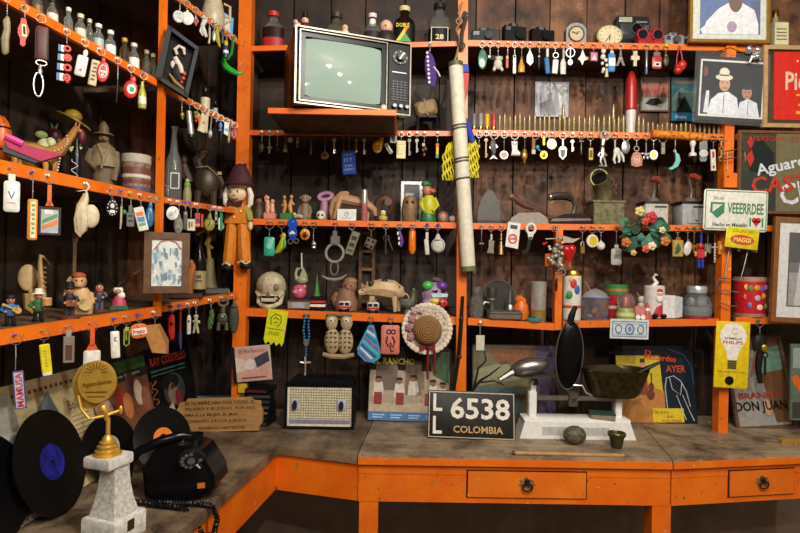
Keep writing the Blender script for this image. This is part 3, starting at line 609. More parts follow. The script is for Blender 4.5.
# ================================================================== middle left shelf
hung_row('L2a', [
 (9, 'white rectangular keychain with a blue letter V', [('fob', c('dcdad0', .35), [Bx(2.5, 181, 16, 212, -1.3, 1.3, 2.5), Bx(6, 174, 12, 182, -.8, .8, 1)]), ('lettering', c('24508c'), [Tx('V', 9, 195.5, 6, 8, -1.5), Tx('\u2022\u2022\u2022\u2022', 9, 203, 7, 1, -1.5)])], dict(R=5, top=174)),
 (30, 'long orange and cream bar keychain with green letters', [('bar', c('e2842c', .4), [Bx(26, 199, 34.5, 240, -1.2, 1.2, 2)]), ('face', c('e8d8b4'), [Bx(28.6, 202, 33, 238, -1.4, -1.1)]), ('letters', c('7a9a5a'), [Bx(29.4+(i % 2)*.5, 204+i*4.6, 32.2, 206.6+i*4.6, -1.6, -1.35) for i in range(7)])], dict(R=4.4, top=199, pc='b')),
 (46.5, 'clear framed picture keychain on a bright orange strap', [('strap', c('e8641c', .45), [Bx(45, 185, 48.5, 206, -.5, .5), Po([(43.5, 206), (50.5, 206), (48.5, 201), (45, 201)], -.5, .5)]), ('frame', c('34302c', .3), frame(38, 207, 57, 235, 2, c('34302c'), 2, 1)), ('picture', [c('a8b0b4'), c('d87c3c'), c('5a8a58'), c('dcd8d0')], [Bx(40, 209, 55, 233, -.2, .4), Po([(41, 226), (54, 219), (54, 224), (41, 230)], -.4, -.25), Po([(41, 220), (54, 213), (54, 217), (41, 224)], -.4, -.25), Bx(43, 210, 50, 214, -.4, -.25)])], dict(R=4.4, top=185, pc='w')),
 (84, 'dried cream half gourd shaped like a small sombrero', [('gourd', c('cdbfa0', .55), [Tu([(84, 192, 0), (83, 198, 0), (80, 206, -.5), (80, 218, -1), (80, 230, -.5), (78, 236, 0)], [.8, 3, 5, 6.5, 5, 1.5]), El(88, 216, 7.5, 12, 4, .5)]), ('rim', c('b39a78', .6), [Tu([(82, 194, -3), (76.5, 206, -4.5), (74, 220, -5), (75, 232, -4), (79, 237, -2)], 1.1)]), ('cord', WHITE, [Tu([(84, 183, 0), (86, 187, -1), (83, 192, 0)], .7), Tu([(84, 190, 0), (76, 192, 0), (74, 190, 0)], .35)])], dict(R=2.4, pc='w')),
 (109, 'round black keychain with a white face and ring of white dots', [('disc', c('14181a', .35), [Di(109.5, 208, 5.6, -1, 1, 9, bev=.1)]), ('face_print', WHITE, [El(109.5, 206, 1.8, 2.4, .3, -1), Po([(107.5, 210), (111.5, 210), (112, 213), (107, 213)], -1.2, -1)]+[El(109.5+4.2*cos(a), 208+7*sin(a), .5, .7, .3, -1) for a in [i*pi/6 for i in range(12)]])], dict(R=3.8, top=199)),
 (119, 'thin bone toothpick keychain with a green bead', [('stick', c('c0a888', .5), [Tu([(118.6, 206, 0), (118.4, 222, 0), (118, 229, 0)], [1.2, 1.0, .7])]), ('bead', c('2f8a50'), [El(121.4, 212, 1.8, 2.6)])], dict(top=205, pc='b')),
 (128, 'grey metal rectangular tag with worn relief', [('tag', c('6a6a60', .45, .6), [Bx(124, 212, 131.5, 227, -.8, .8, .8), Bx(126, 206, 129.5, 212, -.5, .5)]), ('relief', c('3a3a34', .5, .5), [Bx(125.6, 215, 130, 217, -1, -.75), Bx(125.6, 220, 130, 222, -1, -.75)])], dict(R=3.4, top=206, pc='y')),
 (138, 'white tag with orange and blue picture, hanging askew', [('tag', c('d8d4c8', .4), [Ro('d', -14, (138, 219), [Bx(133.5, 207, 143, 231, -.8, .8, 1)])]), ('picture', [c('d8742c'), c('4a84b0'), c('6a9a5a')], [Ro('d', -14, (138, 219), [Bx(135, 212, 141.5, 216, -1, -.75)]), Ro('d', -14, (138, 219), [Bx(135, 217, 141.5, 222, -1, -.75)]), Ro('d', -14, (138, 219), [Bx(135, 223, 141.5, 226, -1, -.75)])])], dict(R=3.4, top=206, pc='w')),
 (148, 'shiny blue oval keychain on a silver loop', [('oval', c('2c6aa0', .25), [El(147, 217, 4, 10.5, 1.6), El(147.5, 206, 2, 4, 1)]), ('shine_band', c('8ab4cc'), [Tu([(145.5, 212, -1.5), (146, 220, -1.6)], .5)])], dict(R=3, top=203)),
])
hung_row('L2b', [
 (168, 'round white disc keychain with faint blue drawing', [('disc', c('dcdcd6', .4), [Ro('d', 12, (169.5, 213), [Di(169.5, 213, 5.8, -.7, .7, 7, bev=.08)])]), ('drawing', c('7a90a8'), [Tu([(166, 216, -.9), (169, 211, -.9), (168, 216, -.9), (173, 210, -.9)], .35, 5)])], dict(R=2.4, pc='w')),
 (176, 'mottled stone grey oval tag', [('oval', c('8a8478', .7, v=.45), [El(175.5, 225, 4.4, 9, 1.8)]), ('eyelet', SILVER, [To(175.8, 215.5, 1.2, .35)])], dict(R=2.2, top=214, pc='w')),
 (182.5, 'dark grey leather strip keychain', [('strip', c('4c4a46', .6), [Bx(180.5, 211, 184.5, 230, -.6, .6, 1)]), ('rivet', SILVER, [Di(182.5, 213.5, .9, -.9, -.5, seg=10)])], dict(R=2.2, top=210, pc='b')),
 (188, 'cream square tag with small dark figure print', [('tag', c('d0c8ac', .45), [Bx(184.2, 219, 192.2, 231, -.8, .8, .8)]), ('print', c('5a4030'), [Bx(186, 221.5, 187.5, 228, -1, -.75), Bx(188.4, 222, 189.6, 227, -1, -.75)])], dict(R=2.4, top=218, pc='b')),
 (194.5, 'red and navy striped banner keychain', [('banner', c('b02c28', .5), [Bx(192.2, 213, 197, 227, -.6, .6)]), ('stripes', [c('28346c'), c('c8902c')], [Bx(192.2, 219, 197, 222, -.8, -.55), Bx(192.2, 224, 197, 226, -.8, -.55)]), ('side_strip', RED, [Bx(198, 214, 200, 227, -.6, .6)])], dict(R=2.4, top=212, pc='w')),
 (207, 'olive green leaf shaped keychain with dark slit', [('leaf', c('8a8a2c', .45), [El(206.5, 224.5, 5.2, 6.6, 1.6), Tu([(206.5, 219, 0), (207, 213.5, 0)], [2.6, 1])]), ('slit', c('2a2a10'), [Tu([(205.8, 226, -1.6), (207.4, 220.5, -1.5)], .45)])], dict(R=2.4, top=213, pc='r')),
 (213, 'narrow grey metal clip keychain', [('clip', STEEL, [Bx(212, 212, 214.2, 220, -.5, .5), To(213, 222, 1.5, .35, ry=2)]), ('spring', DSTEEL, [Bx(212.4, 214, 213.8, 217, -.8, -.5)])], dict(R=2.2, top=212, pc='w')),
 (218, 'green and white oblong keychain beside the doll', [('fob', c('2a8a5c', .35), [Bx(216.5, 213, 219.5, 231, -.8, .8, 1)]), ('white_side', WHITE, [Bx(215.4, 218, 217, 230, -1, .6, .5)])], dict(R=2.2, top=212, pc='w')),
])
# ---- things standing on the middle shelf, first bay
stand('L2a', 3, 164, .12, 'maraca', 'orange gourd maraca with black painted bands', 'maraca', [('gourd', c('c85a14', .35), [El(0, 133, 10.5, 25, 10.5)]), ('band', c('2c1a10'), [To(0, 121, 9.4, .9, 0, 'z')]), ('band', c('2c1a10'), [To(0, 143, 9.9, .9, 0, 'z')]), ('handle', c('6a4a2c'), [Tu([(0, 156, 0), (0, 166, 0)], [2.4, 2])])])
stand('L2a', 37, 174, .13, 'wooden_animal', 'carved tan wooden llama with white dotted trim', 'figurine', [('body', c('a06a2c', .5), [Tu([(12, 152, 0), (20, 146, 0), (34, 148, 0), (46, 150, 0), (56, 142, 0), (64, 130, 0), (70, 118, 0)], [5, 9, 10, 9.5, 6.5, 4, 3.2]), Tu([(70, 119, 0), (75, 122, -2)], [3, 1.8]), Tu([(69, 117, -1), (70, 112, -1)], [1.2, .5]), Tu([(72, 117, 1), (73.5, 111, 1)], [1.2, .5])]),
   *[('leg', c('b8863c', .5), [Tu([(x, 154, d), (x, 173, d)], [3, 2])]) for x, d in ((18, -3), (22, 3), (44, -3), (52, 3))], ('dotted_trim', c('e0d8c8'), [El(47.5+8*math.sin(i*.32)+i*1.2, 147-i*2.6+3*math.sin(i*.3), .8, .8, .8, -8+i*.45) for i in range(9)]+[El(56-i*.4, 152+i*3, .9, .9, .9, -5) for i in range(7)]), ('eye', BLACK, [El(71.5, 119, .7, .7, .5, -2.6)])])
stand('L2a', 32, 166, .05, 'felt_hat', 'magenta felt boat shaped hat with pink roll', 'hat', [('brim', c('a8184c', .6), [Po([(8, 138), (58, 147), (39, 156), (12, 146)], -6, 5)]), ('roll', c('d8408c', .5), [Tu([(10, 135, -5), (24, 141, -6)], [3.6, 3.4])]), ('underside', c('34343c', .6), [Po([(8, 143), (39, 156), (34, 158), (8, 150)], -5, 4)])], lift=0)
stand('L2a', 24, 152, .19, 'fabric_vegetable', 'pale green wax cabbage behind the tan llama', 'ornament', [('head', c('b9bc8a', .6), [El(42, 128, 8.5, 9, 7), El(39, 133, 6, 8, 6, -3), El(46, 124, 5, 6, 5, -3)]), ('leaves', c('8a9a5c', .6), [El(38, 116, 5.5, 4, 3), El(47, 135, 4, 5, 3, -4)])], lift=.03)
stand('L2a', 28, 152, .2, 'clay_pot', 'yellow ochre clay pot beside the wax cabbage', 'pot', [('pot', c('9a701c', .55), [La(28, [(5, 152), (8.5, 146), (9, 128), (7, 118), (6, 115)], 0, 18)]), ('rim', c('7a5614'), [To(28, 115, 6, 1, 0, 'z')])])
stand('L2a', 54, 172, .2, 'fabric_onion', 'dark maroon wax onion behind the tan llama neck', 'ornament', [('bulb', c('4a1a24', .45), [El(53, 121, 7, 8, 6), El(57, 126, 5, 6, 5)]), ('sprout', c('4a5a2c'), [Tu([(52, 114, 0), (50, 108, 0)], [1.6, .5]), Tu([(54, 114, 0), (56, 108, 0)], [1.4, .5])]), ('root', c('3a2a1c'), [Tu([(54, 128, 0), (54, 170, 0)], [2, 3])])])
stand('L2a', 74, 176, .17, 'fabric_flower', 'white and green cloth lily with maroon bud', 'ornament', [('flower', c('c8c898', .6), [El(73, 137, 4.5, 3.5, 3), Po([(70, 139), (75, 134), (81, 134), (76, 140)], -3, -1.5)]), ('bud', c('6a1c30', .5), [El(80, 123, 3.8, 8, 3.5)]), ('stem', c('3a4a24'), [Tu([(79, 130, 0), (76, 145, 0), (74, 176, 0)], [1, 1, 1.4])])])
stand('L2a', 70, 163, .2, 'straw_hat', 'small yellow straw sombrero perched high on a stick', 'hat', [('crown', c('b8961c', .5), [El(71, 89, 8.5, 7, 8)]), ('brim', c('8a7424', .55), [Ro('d', 26, (71, 95), [La(71, [(17, 93), (17.5, 94.5), (8, 97), (7, 95)], 0, 24, .8)])]), ('stick', c('3a2a18'), [Tu([(71, 97, 0), (71, 163, 2)], 1.2)])])
stand('L2a', 103, 185, .09, 'statuette', 'brown clay statuette of a moustached man in hat and poncho', 'figurine', [('body', c('65543c', .6), [La(103, [(9, 185), (9.5, 180), (10, 168), (12, 160), (13, 150), (10, 143), (5, 139), (4, 137)], 0, 16, .7), Tu([(93, 147, 0), (89, 158, -2), (97, 166, -8)], [4.2, 4, 3]), Tu([(113, 147, 0), (114, 160, -2), (112, 176, -4)], [4.2, 4, 3.2])]),
   ('poncho', c('7c6a4c', .65), [La(103, [(14, 163), (13.6, 158), (11, 147), (5, 140)], 0, 10, .8, cap=False), Tu([(98, 142, -6), (103, 156, -11), (101, 166, -11)], [1.4, 1.8, 1.2]), Tu([(108, 142, -6), (103, 156, -11)], [1.4, 1.6])]), ('head', c('6f5a40', .55), [El(102.5, 134, 5.2, 6, 5), El(102.5, 134.5, 1.2, 1.6, 1.5, -5)]), ('moustache', c('2e2418'), [El(102.5, 137.3, 3, 1, 1, -4.6)]), ('hat', c('5c4a30', .6), [La(102.5, [(9.5, 131), (9, 129.6), (5, 129), (4.5, 122), (3, 119.5), (1, 117)], 0, 18)])])
stand('L2a', 76, 178, .06, 'bottle', 'small black bottle with white script at the statuette side', 'bottle', [('body', c('121214', .25), [La(76, [(4.6, 178), (4.8, 176), (4.8, 150), (2, 142), (1.8, 134)], 0, 14)]), ('script', c('c8c8c4'), [Tu([(73+3*math.sin(i*1.3)+1.5, 175-i*2.0, -4.9) for i in range(10)], .4, 5)])])
stand('L2a', 135, 195, .06, 'paint_tin', 'old paint tin with pale lid and faded reddish print', 'tin', [('tin', c('8a6a58', .5, v=.5, sc=140), [La(135.5, [(13.5, 195), (13.5, 166), (13.6, 164)], 0, 24)]), ('band', c('a8a090', .5), [La(135.5, [(13.9, 165), (13.9, 157), (13, 156.5)], 0, 24)]), ('print', [c('6a3a34'), c('c8bca8'), c('6a3a34'), c('50485c')], [La(135.5, [(13.7, 176), (13.7, 170)], 0, 24, cap=False), La(135.5, [(13.7, 180), (13.7, 177)], 0, 24, cap=False), La(135.5, [(13.7, 186), (13.7, 182)], 0, 24, cap=False), La(135.5, [(13.7, 194), (13.7, 189)], 0, 24, cap=False)])])
# ---- second bay
stand('L2b', 173, 200, .07, 'soda_bottle', 'tall clear glass soda bottle with white painted label', 'bottle', [('glass', glass('cfd6d2'), [La(173, [(7, 199), (7.8, 197), (7.8, 168), (7, 160), (4, 150), (2.8, 140), (2.6, 128), (3.2, 127), (3.2, 125)], 0, 18)]), ('painted_label', c('c8ccc8'), [Ro('z', 0, (173, 180, 0), frame(170, 172, 178.5, 188, 1, WHITE, .3, -7.7)), Bx(171, 178, 177, 179, -8, -7.7), Bx(171, 181, 177, 182, -8, -7.7)][0:1])])
stand('L2b', 203, 207, .13, 'ceramic_horse', 'dark brown ceramic horse with rider, dimly lit', 'figurine', [('body', c('3c2c1c', .45), [El(206, 180, 13, 17, 9), Tu([(200, 170, 0), (196, 160, 0), (203, 151, 0), (208, 150, -3)], [6, 5, 4.5, 3]), Tu([(198, 190, -3), (197, 206, -3)], [4, 3]), Tu([(212, 190, -3), (213, 206, -3)], [4, 3]), Tu([(216, 172, 0), (221, 182, 0), (220, 196, 0)], [4, 3, 1.5])]), ('rider', c('4c3a28', .5), [El(184, 160, 4, 4.5, 4), Tu([(184, 164, 0), (186, 174, 0), (190, 182, 0)], [3.5, 5.5, 4])]), ('harness', c('8a7650'), [Tu([(196, 168, -8), (206, 166, -9.5), (216, 174, -6)], .7), Bx(216, 170, 220, 173, -6, -4)])])
stand('L2b', 187.5, 201, .035, 'figurine', 'tiny green and cream figurine in front of the brown horse', 'figurine', [('body', c('8a8460', .5), [La(187, [(4, 200), (4.2, 192), (2.6, 184)], 0, 12)]), ('shawl', c('6a8a3c', .5), [El(187, 184, 3.2, 4, 2.6, -.6)]), ('head', c('b8a07c', .5), [El(187, 179.5, 2, 2.4, 2)])])
# cloth doll hanging on the corner post
P = onY(239, 170, -.03)
mk('cloth_doll', 'cloth boy doll in orange dungarees and tall maroon cap on the corner post', 'doll', P, radians(-6), depth(P)/F, (239, 170), [
 ('cap', c('42141a', .75), [La(240, [(13, 185.5), (13.5, 183), (11, 176), (8, 169), (4.5, 165), (1.5, 163.5)], 0, 18, .7), To(240, 185, 13, 1.8, 0, 'z')], [('pompom', c('5a1c22', .8), [El(245, 165, 2, 2, 2)])]),
 ('hair', c('eee6d2', .7), [Tu([(227, 187, 0), (225.5, 195, 0), (226, 204, 0), (227, 208, 0)], [2, 2.8, 2.6, 1]), Tu([(249, 186, 0), (252, 195, 0), (251.5, 204, 0), (249, 208, 0)], [2, 2.8, 2.6, 1]), El(238, 186, 10.5, 4, 6)]),
 ('head', c('e6c6a2', .6), [El(237.5, 194, 9.5, 8.6, 7.5), El(238, 195.5, 1.3, 1.2, 1.8, -7.3)], [('eyes', c('2c4a5c'), [El(233.6, 192.6, 1, 1.3, .5, -6.7), El(240.6, 192.2, 1, 1.3, .5, -7)]), ('mouth', c('a83a34'), [Tu([(235, 199, -6.2), (237.5, 200.4, -6.2), (240.5, 199, -6.2)], .5)])]),
 ('bow_tie', c('4c141a', .6), [Po([(230, 201), (237, 204), (245, 201), (245, 208), (237, 205.5), (230, 208)], -7.5, -5)]),
 ('shirt', c('9a9448', .7), [La(238, [(9, 216), (10, 210), (6, 203)], 0, 14, .6), Tu([(230, 208, 0), (225, 214, -2), (223, 221, -3)], [4, 3.8, 3]), Tu([(246, 208, 0), (251, 214, -2), (253, 221, -3)], [4, 3.8, 3])]),
 ('dungarees', c('d8801a', .7), [Po([(229, 206), (234, 205), (235, 212), (242, 212), (243, 205), (247, 206), (250, 224), (228, 224)], -7, 5), Tu([(233.5, 222, -1), (232.5, 240, -1), (231, 258, -1), (230, 264, -1)], [5.6, 6, 6.2, 5.4]), Tu([(244.5, 222, -1), (245.5, 240, -1), (247, 257, -1), (248, 262, -1)], [5.6, 6, 6.2, 5.4])], [('buttons', c('f0e0b0'), [El(231.5, 212.5, 1.2, 1.2, .8, -7.4), El(244.5, 212, 1.2, 1.2, .8, -7.4), El(238, 218, 1, 1, .8, -7.4)])]),
 ('hands', c('d8c4a0', .6), [El(223.5, 226, 2.6, 4.4, 2.4, -3), El(253, 226, 2.6, 4.4, 2.4, -3)]), ('shoes', c('1c1818', .5), [El(229.5, 268, 6, 3.6, 5, -3), El(249, 266, 6, 3.6, 5, -3)]), ('lace_frill', c('c8bc9c'), [Tu([(242, 263, -6), (246, 261, -7), (250, 264, -6), (254, 261, -4)], 1.1), Tu([(226, 265, -5), (230, 263, -6.5), (234, 266, -5)], 1)])])

# ================================================================== lower left shelf
hung_row('L3a', [
 (13, 'white and purple MAMUSA name tag on a long chain', [('tag', c('b0a8c0', .4), [Ro('d', -5, (17, 390), [Bx(12, 371, 21.5, 409, -.9, .9, .8)])]), ('border', c('3a3270'), [Ro('d', -5, (17, 390), frame(12, 371, 21.5, 409, .9, WHITE, .3, -.9))][:1]), ('lettering', c('b02a30'), [Ro('d', -5, (17, 390), [Ro('d', -90, (16.8, 390, 0), [Tb('MAMUSA', 16.8, 390, 34, 6, -1.1, .05)])])])], dict(R=5, top=370, pc='b')),
 (41, 'yellow oblong tag with rounded white foot', [('tag', c('d8c81c', .4), [Ro('d', -6, (43, 360), [Bx(38.5, 344, 47.5, 373, -1, 1, 1.2)])]), ('foot', c('dcd8c0'), [Ro('d', -6, (43, 360), [Bx(38.7, 371, 47.3, 376, -1, 1, 1)])]), ('faint_marks', c('b0a014'), [Ro('d', -6, (43, 360), [Bx(42, 350+i*3, 44, 351.5+i*3, -1.15, -.95) for i in range(6)])])], dict(R=5, top=343)),
 (65, 'silver framed tag with a reddish brown window', [('frame', c('9a9488', .35, .5), [Bx(60.8, 336, 71, 363, -1, 1, 1)]), ('window', c('5a3028'), [Bx(63, 345, 69, 360, -1.2, -.95)]), ('loop', SILVER, [Bx(63.5, 330, 68, 336.5, -.5, .5)])], dict(R=4.4, top=331)),
 (89, 'bright orange strap keychain with white slab behind the trophy', [('strap', c('e0581c', .45), [Bx(87.5, 327, 91.5, 346, -.6, .6), Po([(84, 350), (95, 350), (92, 344), (87, 344)], -.6, .6)]), ('slab', c('d0ccc0', .4), [Bx(82, 350, 97, 378, -1, 1, 2)])], dict(R=4.6, top=328)),
 (112, 'white slim tag with a small black squiggle', [('tag', c('e0ddd4', .4), [Ro('d', -3, (112.5, 344), [Bx(108.5, 331, 116.5, 358, -.8, .8, 1.4)])]), ('squiggle', BLACK, [Tu([(111, 338, -1), (113.5, 337, -1), (111.5, 340, -1), (114, 341, -1)], .5, 5)])], dict(R=4, top=330, pc='b')),
 (123.5, 'green wire paperclip shaped keychain', [('clip', c('8a9a3c', .3), [Tu([(121.5, 329, 0), (121.5, 344, 0), (123.5, 346, 0), (126, 344, 0), (126, 331, 0), (124.5, 330, 0), (123.4, 332, 0), (123.6, 340, 0)], .8)]), ('tab', c('a8a868'), [Bx(122, 327, 126, 331, -.5, .5, .5)])], dict(R=4, top=328)),
 (136, 'orange and white oval badge lettered Presto', [('badge', c('d87020', .4), [Ro('d', -8, (136, 330), [Bx(128, 323.5, 144, 338, -.8, .8, 5)])]), ('plate', c('e8dcd0'), [Ro('d', -8, (136, 330), [Bx(129.5, 328, 143, 334.5, -1, -.75, 1)])]), ('lettering', c('c02820'), [Ro('d', -8, (136, 330), [Tb('Presto', 136, 331.3, 11, 4.4, -1.15, .06)])])], dict(R=3.6, top=323, pc='b')),
 (152, 'tan chunky wooden block tag', [('block', c('b07a3c', .55), [Po([(144, 325), (157, 324), (165, 340), (165, 354), (150, 352), (144, 336)], -2.5, 2.5)]), ('bevel', c('8a5a28', .55), [Po([(157, 324), (165, 340), (165, 354), (163, 353), (162, 341), (155, 326)], -2.9, -2.4)])], dict(R=3.4, top=324, pc='w')),
])
hung_row('L3b', [
 (169, 'red pocket knife keychain with black markings', [('handle', c('b81c20', .3), [Tu([(169, 314, 0), (168.5, 318, 0), (168.5, 332, 0), (169.5, 339, 0)], [1.6, 3.2, 3.2, 1.8])]), ('markings', BLACK, [Bx(167.2, 322, 170, 325, -3.4, -3), To(169.5, 339, 2.2, .45)])], dict(R=2.6, top=313, pc='b')),
 (177.5, 'slim dark red rod keychain with blue tip', [('rod', c('8a1c24', .4), [Tu([(177.5, 312, 0), (177.5, 332, 0)], [.9, 1])]), ('tip', c('28345c'), [Tu([(177.5, 332, 0), (177.6, 342, 0), (178.4, 350, 0)], [1.6, 1.8, .5])])], dict(R=2.4, top=311, pc='b')),
 (186, 'short white plastic whistle keychain', [('tube', c('d8d6cc', .35), [La(186, [(1.7, 334), (2.1, 333), (2.1, 318), (1.2, 315)], 0, 12)]), ('slot', BLACK, [Bx(185.2, 320, 186.8, 322, -2.3, -2)])], dict(R=2.4, top=314, pc='w')),
 (193, 'beige bony skeleton keychain', [('body', c('b8ac8a', .6), [El(193, 316.5, 2.4, 2.4, 2), Tu([(193, 318, 0), (193, 326, 0)], [1.6, 2.2]), Tu([(190, 321, 0), (193, 322, 0), (197, 322, 0)], [1, 1.4, 1.6]), Tu([(192, 326, 0), (191, 333, 0)], [1.4, 1]), Tu([(194, 326, 0), (195.5, 333, 0)], [1.4, 1])]), ('ribs', c('6a6048'), [Bx(191.8, 321+i*2, 194.4, 321.8+i*2, -2.1, -1.7) for i in range(3)])], dict(R=2.4, top=313, pc='w')),
 (208, 'knobbly green cactus shaped keychain', [('cactus', c('3c5a2c', .6), [Tu([(208.5, 309, 0), (209, 314, 0), (207.5, 322, 0), (206.5, 329, 0)], [1.4, 2.6, 3, 1.6])]), ('knobs', c('8a9a60'), [El(207+(i % 3)*1.3, 312+i*2.2, .6, .6, .5, -2.5) for i in range(8)])], dict(R=2.4, top=308, pc='w')),
 (220, 'large pewter bottle opener shaped like a skeletal bird', [('opener', c('7a7668', .4, .8), [To(220, 302, 4.4, 1.4, 0, ry=3.6), Tu([(220, 306, 0), (219.5, 312, 0)], [2.2, 2.6]), El(219.5, 318, 5, 6, 2), Tu([(216, 322, 0), (215.6, 330, 0)], [1.6, 2.2]), Tu([(223, 322, 0), (223.5, 330, 0)], [1.6, 2.2])]), ('relief', c('3e3a32', .5, .6), [To(219.5, 316, 2.2, .5, -2), Bx(217.5, 320, 221.5, 321, -2.2, -1.6), Bx(217.5, 323, 221.5, 324, -2.2, -1.6)])], dict(R=2, pc='w')),
 (231, 'dark green oval stone pendant by the corner post', [('stone', c('3c3e30', .6, v=.4), [El(231, 318, 5, 15.5, 2.2)]), ('wrap', c('5a5640'), [To(231, 306, 3, .6, 0, 'z')])], dict(R=2, top=303)),
])
MUS = 'musician figurines on the lower shelf'
stand('L3a', 10, 327, .04, 'figurine', 'little guitarist figurine in blue shirt and dark cap', 'figurine', person(10, 327, 33, c('1c1a20'), c('b8785c'), c('3a6a9c'), c('1c1c20'), 'cap', prop=guitar_prop(15, 311, 1.0, c('c8a04c', .4)), wide=1.15), MUS)
stand('L3a', 38, 322, .045, 'figurine', 'little drummer figurine in white hat and green waistcoat', 'figurine', person(38, 322, 33, c('d8d4c8'), c('b8785c'), c('2a6a3c'), c('1a1a1a'), 'brim', prop=[('drum', c('b8824c', .5), [La(45, [(4.6, 306), (4.6, 299)], -4, 14)], [('drum_skin', c('e0d0a8'), [La(45, [(4.3, 299), (4.3, 298.4)], -4, 14)])])], wide=1.1), MUS)
stand('L3a', 79, 312, .07, 'figurine', 'large seated monkey figurine in terracotta beret playing guitar', 'figurine', [('body', c('c09a68', .55), [La(80, [(11, 312), (12, 302), (10, 292), (6, 286)], 0, 16, .8), Tu([(72, 292, 0), (70, 302, -6), (78, 304, -10)], [3.4, 3.2, 2.6]), Tu([(88, 292, 0), (90, 300, -6), (84, 303, -10)], [3.4, 3.2, 2.6])]), ('head', c('b88a5c', .5), [El(78.5, 280, 7, 7.5, 6.5), El(78.5, 283, 4.5, 4, 3, -5)]), ('beret', c('9a4a24', .6), [El(78, 274, 6.8, 3.8, 6.4, .5)]), ('face', BLACK, [El(76.2, 278.5, .8, 1, .5, -6), El(80.8, 278.5, .8, 1, .5, -6), Tu([(76.5, 284.5, -7.6), (78.5, 285.4, -8), (80.5, 284.5, -7.6)], .35)]), ('guitar', c('c8ac74', .5), [Ro('d', -50, (82, 300, -10), [Di(82, 303, 6, -13, -11), Di(82, 297, 4.6, -13, -11), Bx(81, 280, 83, 294, -13, -12)])])], MUS)
stand('L3a', 69, 316, .02, 'figurine', 'small accordion player figurine in black hat on round brown base', 'figurine', person(69, 316, 37, c('1a1a1e'), c('b87c5c'), c('24242c'), c('2c2c34'), 'brim', base=c('5a2c1c', .5), prop=[('accordion', c('8a5a30', .5), [Bx(66, 297, 76, 304, -6, -3, 1)], [('bellows', c('3a2a1c'), [Bx(69+i*1.6, 296.6, 69.6+i*1.6, 304.4, -6.3, -2.8) for i in range(4)])])]), MUS)
stand('L3a', 100, 312, .05, 'figurine', 'little singer figurine with black quiff on round brown base', 'figurine', person(99, 312, 32, c('141418'), c('c08468'), c('3a3e50'), c('4a5468'), 'hair', base=c('5a2c1c', .5), prop=[('scarf', c('a82a2c', .5), [To(99, 291, 3.2, 1, 0, 'z')])]), MUS)
stand('L3a', 119, 308, .05, 'figurine', 'seated white haired figurine in pink dress on green base', 'figurine', [('dress', c('b83a58', .5), [La(119, [(7, 305), (6.5, 300), (3.5, 294)], 0, 14, .8)]), ('hair', WHITE, [El(118, 289, 4.6, 4.4, 4), El(121, 294, 4, 3.4, 3, -2)]), ('head', c('b8846c'), [El(118, 290, 3, 3.3, 3, -2)]), ('hat', BLACK, [La(118, [(3.2, 286), (2.8, 282.5)], 0, 12)]), ('base', c('2a5a34'), [Po([(110, 308), (128, 308), (126, 304), (112, 304)], -6, 5)]), ('cane', BLACK, [Tu([(124, 292, -3), (129, 306, -3)], .7)])], MUS)
stand('L3a', 34, 312, .14, 'carved_saxophone', 'carved pale wooden saxophone standing upright', 'instrument', [('horn', c('b8955c', .5), [Tu([(41, 253, 0), (38.5, 251, 0), (38, 258, 0), (39.5, 280, 0), (41, 300, 0), (36, 310, 0), (31, 304, 0), (31, 290, 0)], [1.4, 1.6, 2, 3, 4.6, 5, 5.6, 7])]), ('keys', c('8a6c3c'), [El(42.5, 264+i*5, 1.6, 1.2, 1.4, -2) for i in range(7)]), ('mouthpiece', c('6a5030'), [Tu([(41, 253, 0), (47, 261, 0)], [1.2, .8])])])
stand('L3a', 27, 318, .17, 'carved_spoon', 'pale wooden spoon shaped carving behind the saxophone', 'carving', [('bowl', c('c0a474', .55), [El(27, 281, 8.5, 13.5, 3)]), ('handle', c('b0946a', .55), [Tu([(30, 292, 0), (32, 304, 0), (31, 318, 0)], [3.2, 3, 3.6])])])
stand('L3a', 73, 306, .17, 'wooden_guitar', 'miniature wooden guitar with long neck at the shelf back', 'instrument', [('body', c('b89a68', .45), [Di(73, 293, 9, -2, 2, 10, bev=.06), Di(73, 280, 6.6, -2, 2, 8, bev=.06)]), ('neck', c('7a5a34', .5), [Bx(72, 238, 75, 276, -2.4, 0)]), ('headstock', c('5a4024'), [Bx(71, 230, 76, 239, -2.4, 0)]), ('sound_hole', BLACK, [Di(73, 285, 2.6, -2.3, -1.9)])])
stand('L3a', 125, 306, .2, 'wooden_stick', 'long thin stick leaning behind the small figurines', 'stick', [('stick', c('5a4428', .6), [Tu([(105, 302, 0), (128, 282, 2), (148, 268, 3)], [1.2, 1, .9])]), ('wrapped_end', c('8a6a3c'), [Tu([(105, 302, 0), (109, 298.5, 0)], 1.6)])])
# framed picture, dark bottle and carving by the post
rs = random.Random(5); P = onL(167, 263, .045)
mk('framed_picture', 'small brown framed print of blue sketched figures hanging on the orange post by the figurines', 'picture', P, facing(P), depth(P)/F, (167, 263), [('frame', wood('frame_brown', '4a2f1a', '6e4a2c', (60, 60, 60), r=.5), frame(146, 232.5, 188, 293, 7, None, 5, 2)), ('paper', c('d4d8d4', .5), [Bx(152, 238.5, 182, 287, -1, 0)]),
   ('drawing', [c(('6a92ac', '4a7494', '9ab4c0', '5a7080', 'a8b8bc')[i % 5]) for i in range(44)]+[c('b87c74')], [Po([(x-w, y-h), (x+w*.6, y-h*1.1), (x+w, y+h*.4), (x-w*.3, y+h)], -1.2-.004*i, -1.05) for i, (x, y, w, h) in enumerate([(rs.uniform(154, 180), rs.uniform(248, 284), rs.uniform(.8, 2.4), rs.uniform(1.5, 5)) for i in range(44)])]+[Tu([(155, 250, -1.4), (161, 242, -1.4), (168, 239.6, -1.4), (175, 242, -1.4), (180, 249, -1.4)], .8, 5)]), ('glass_pane', film('ffffff', .06), [Bx(152, 238.5, 182, 287, -1.6, -1.5)])])
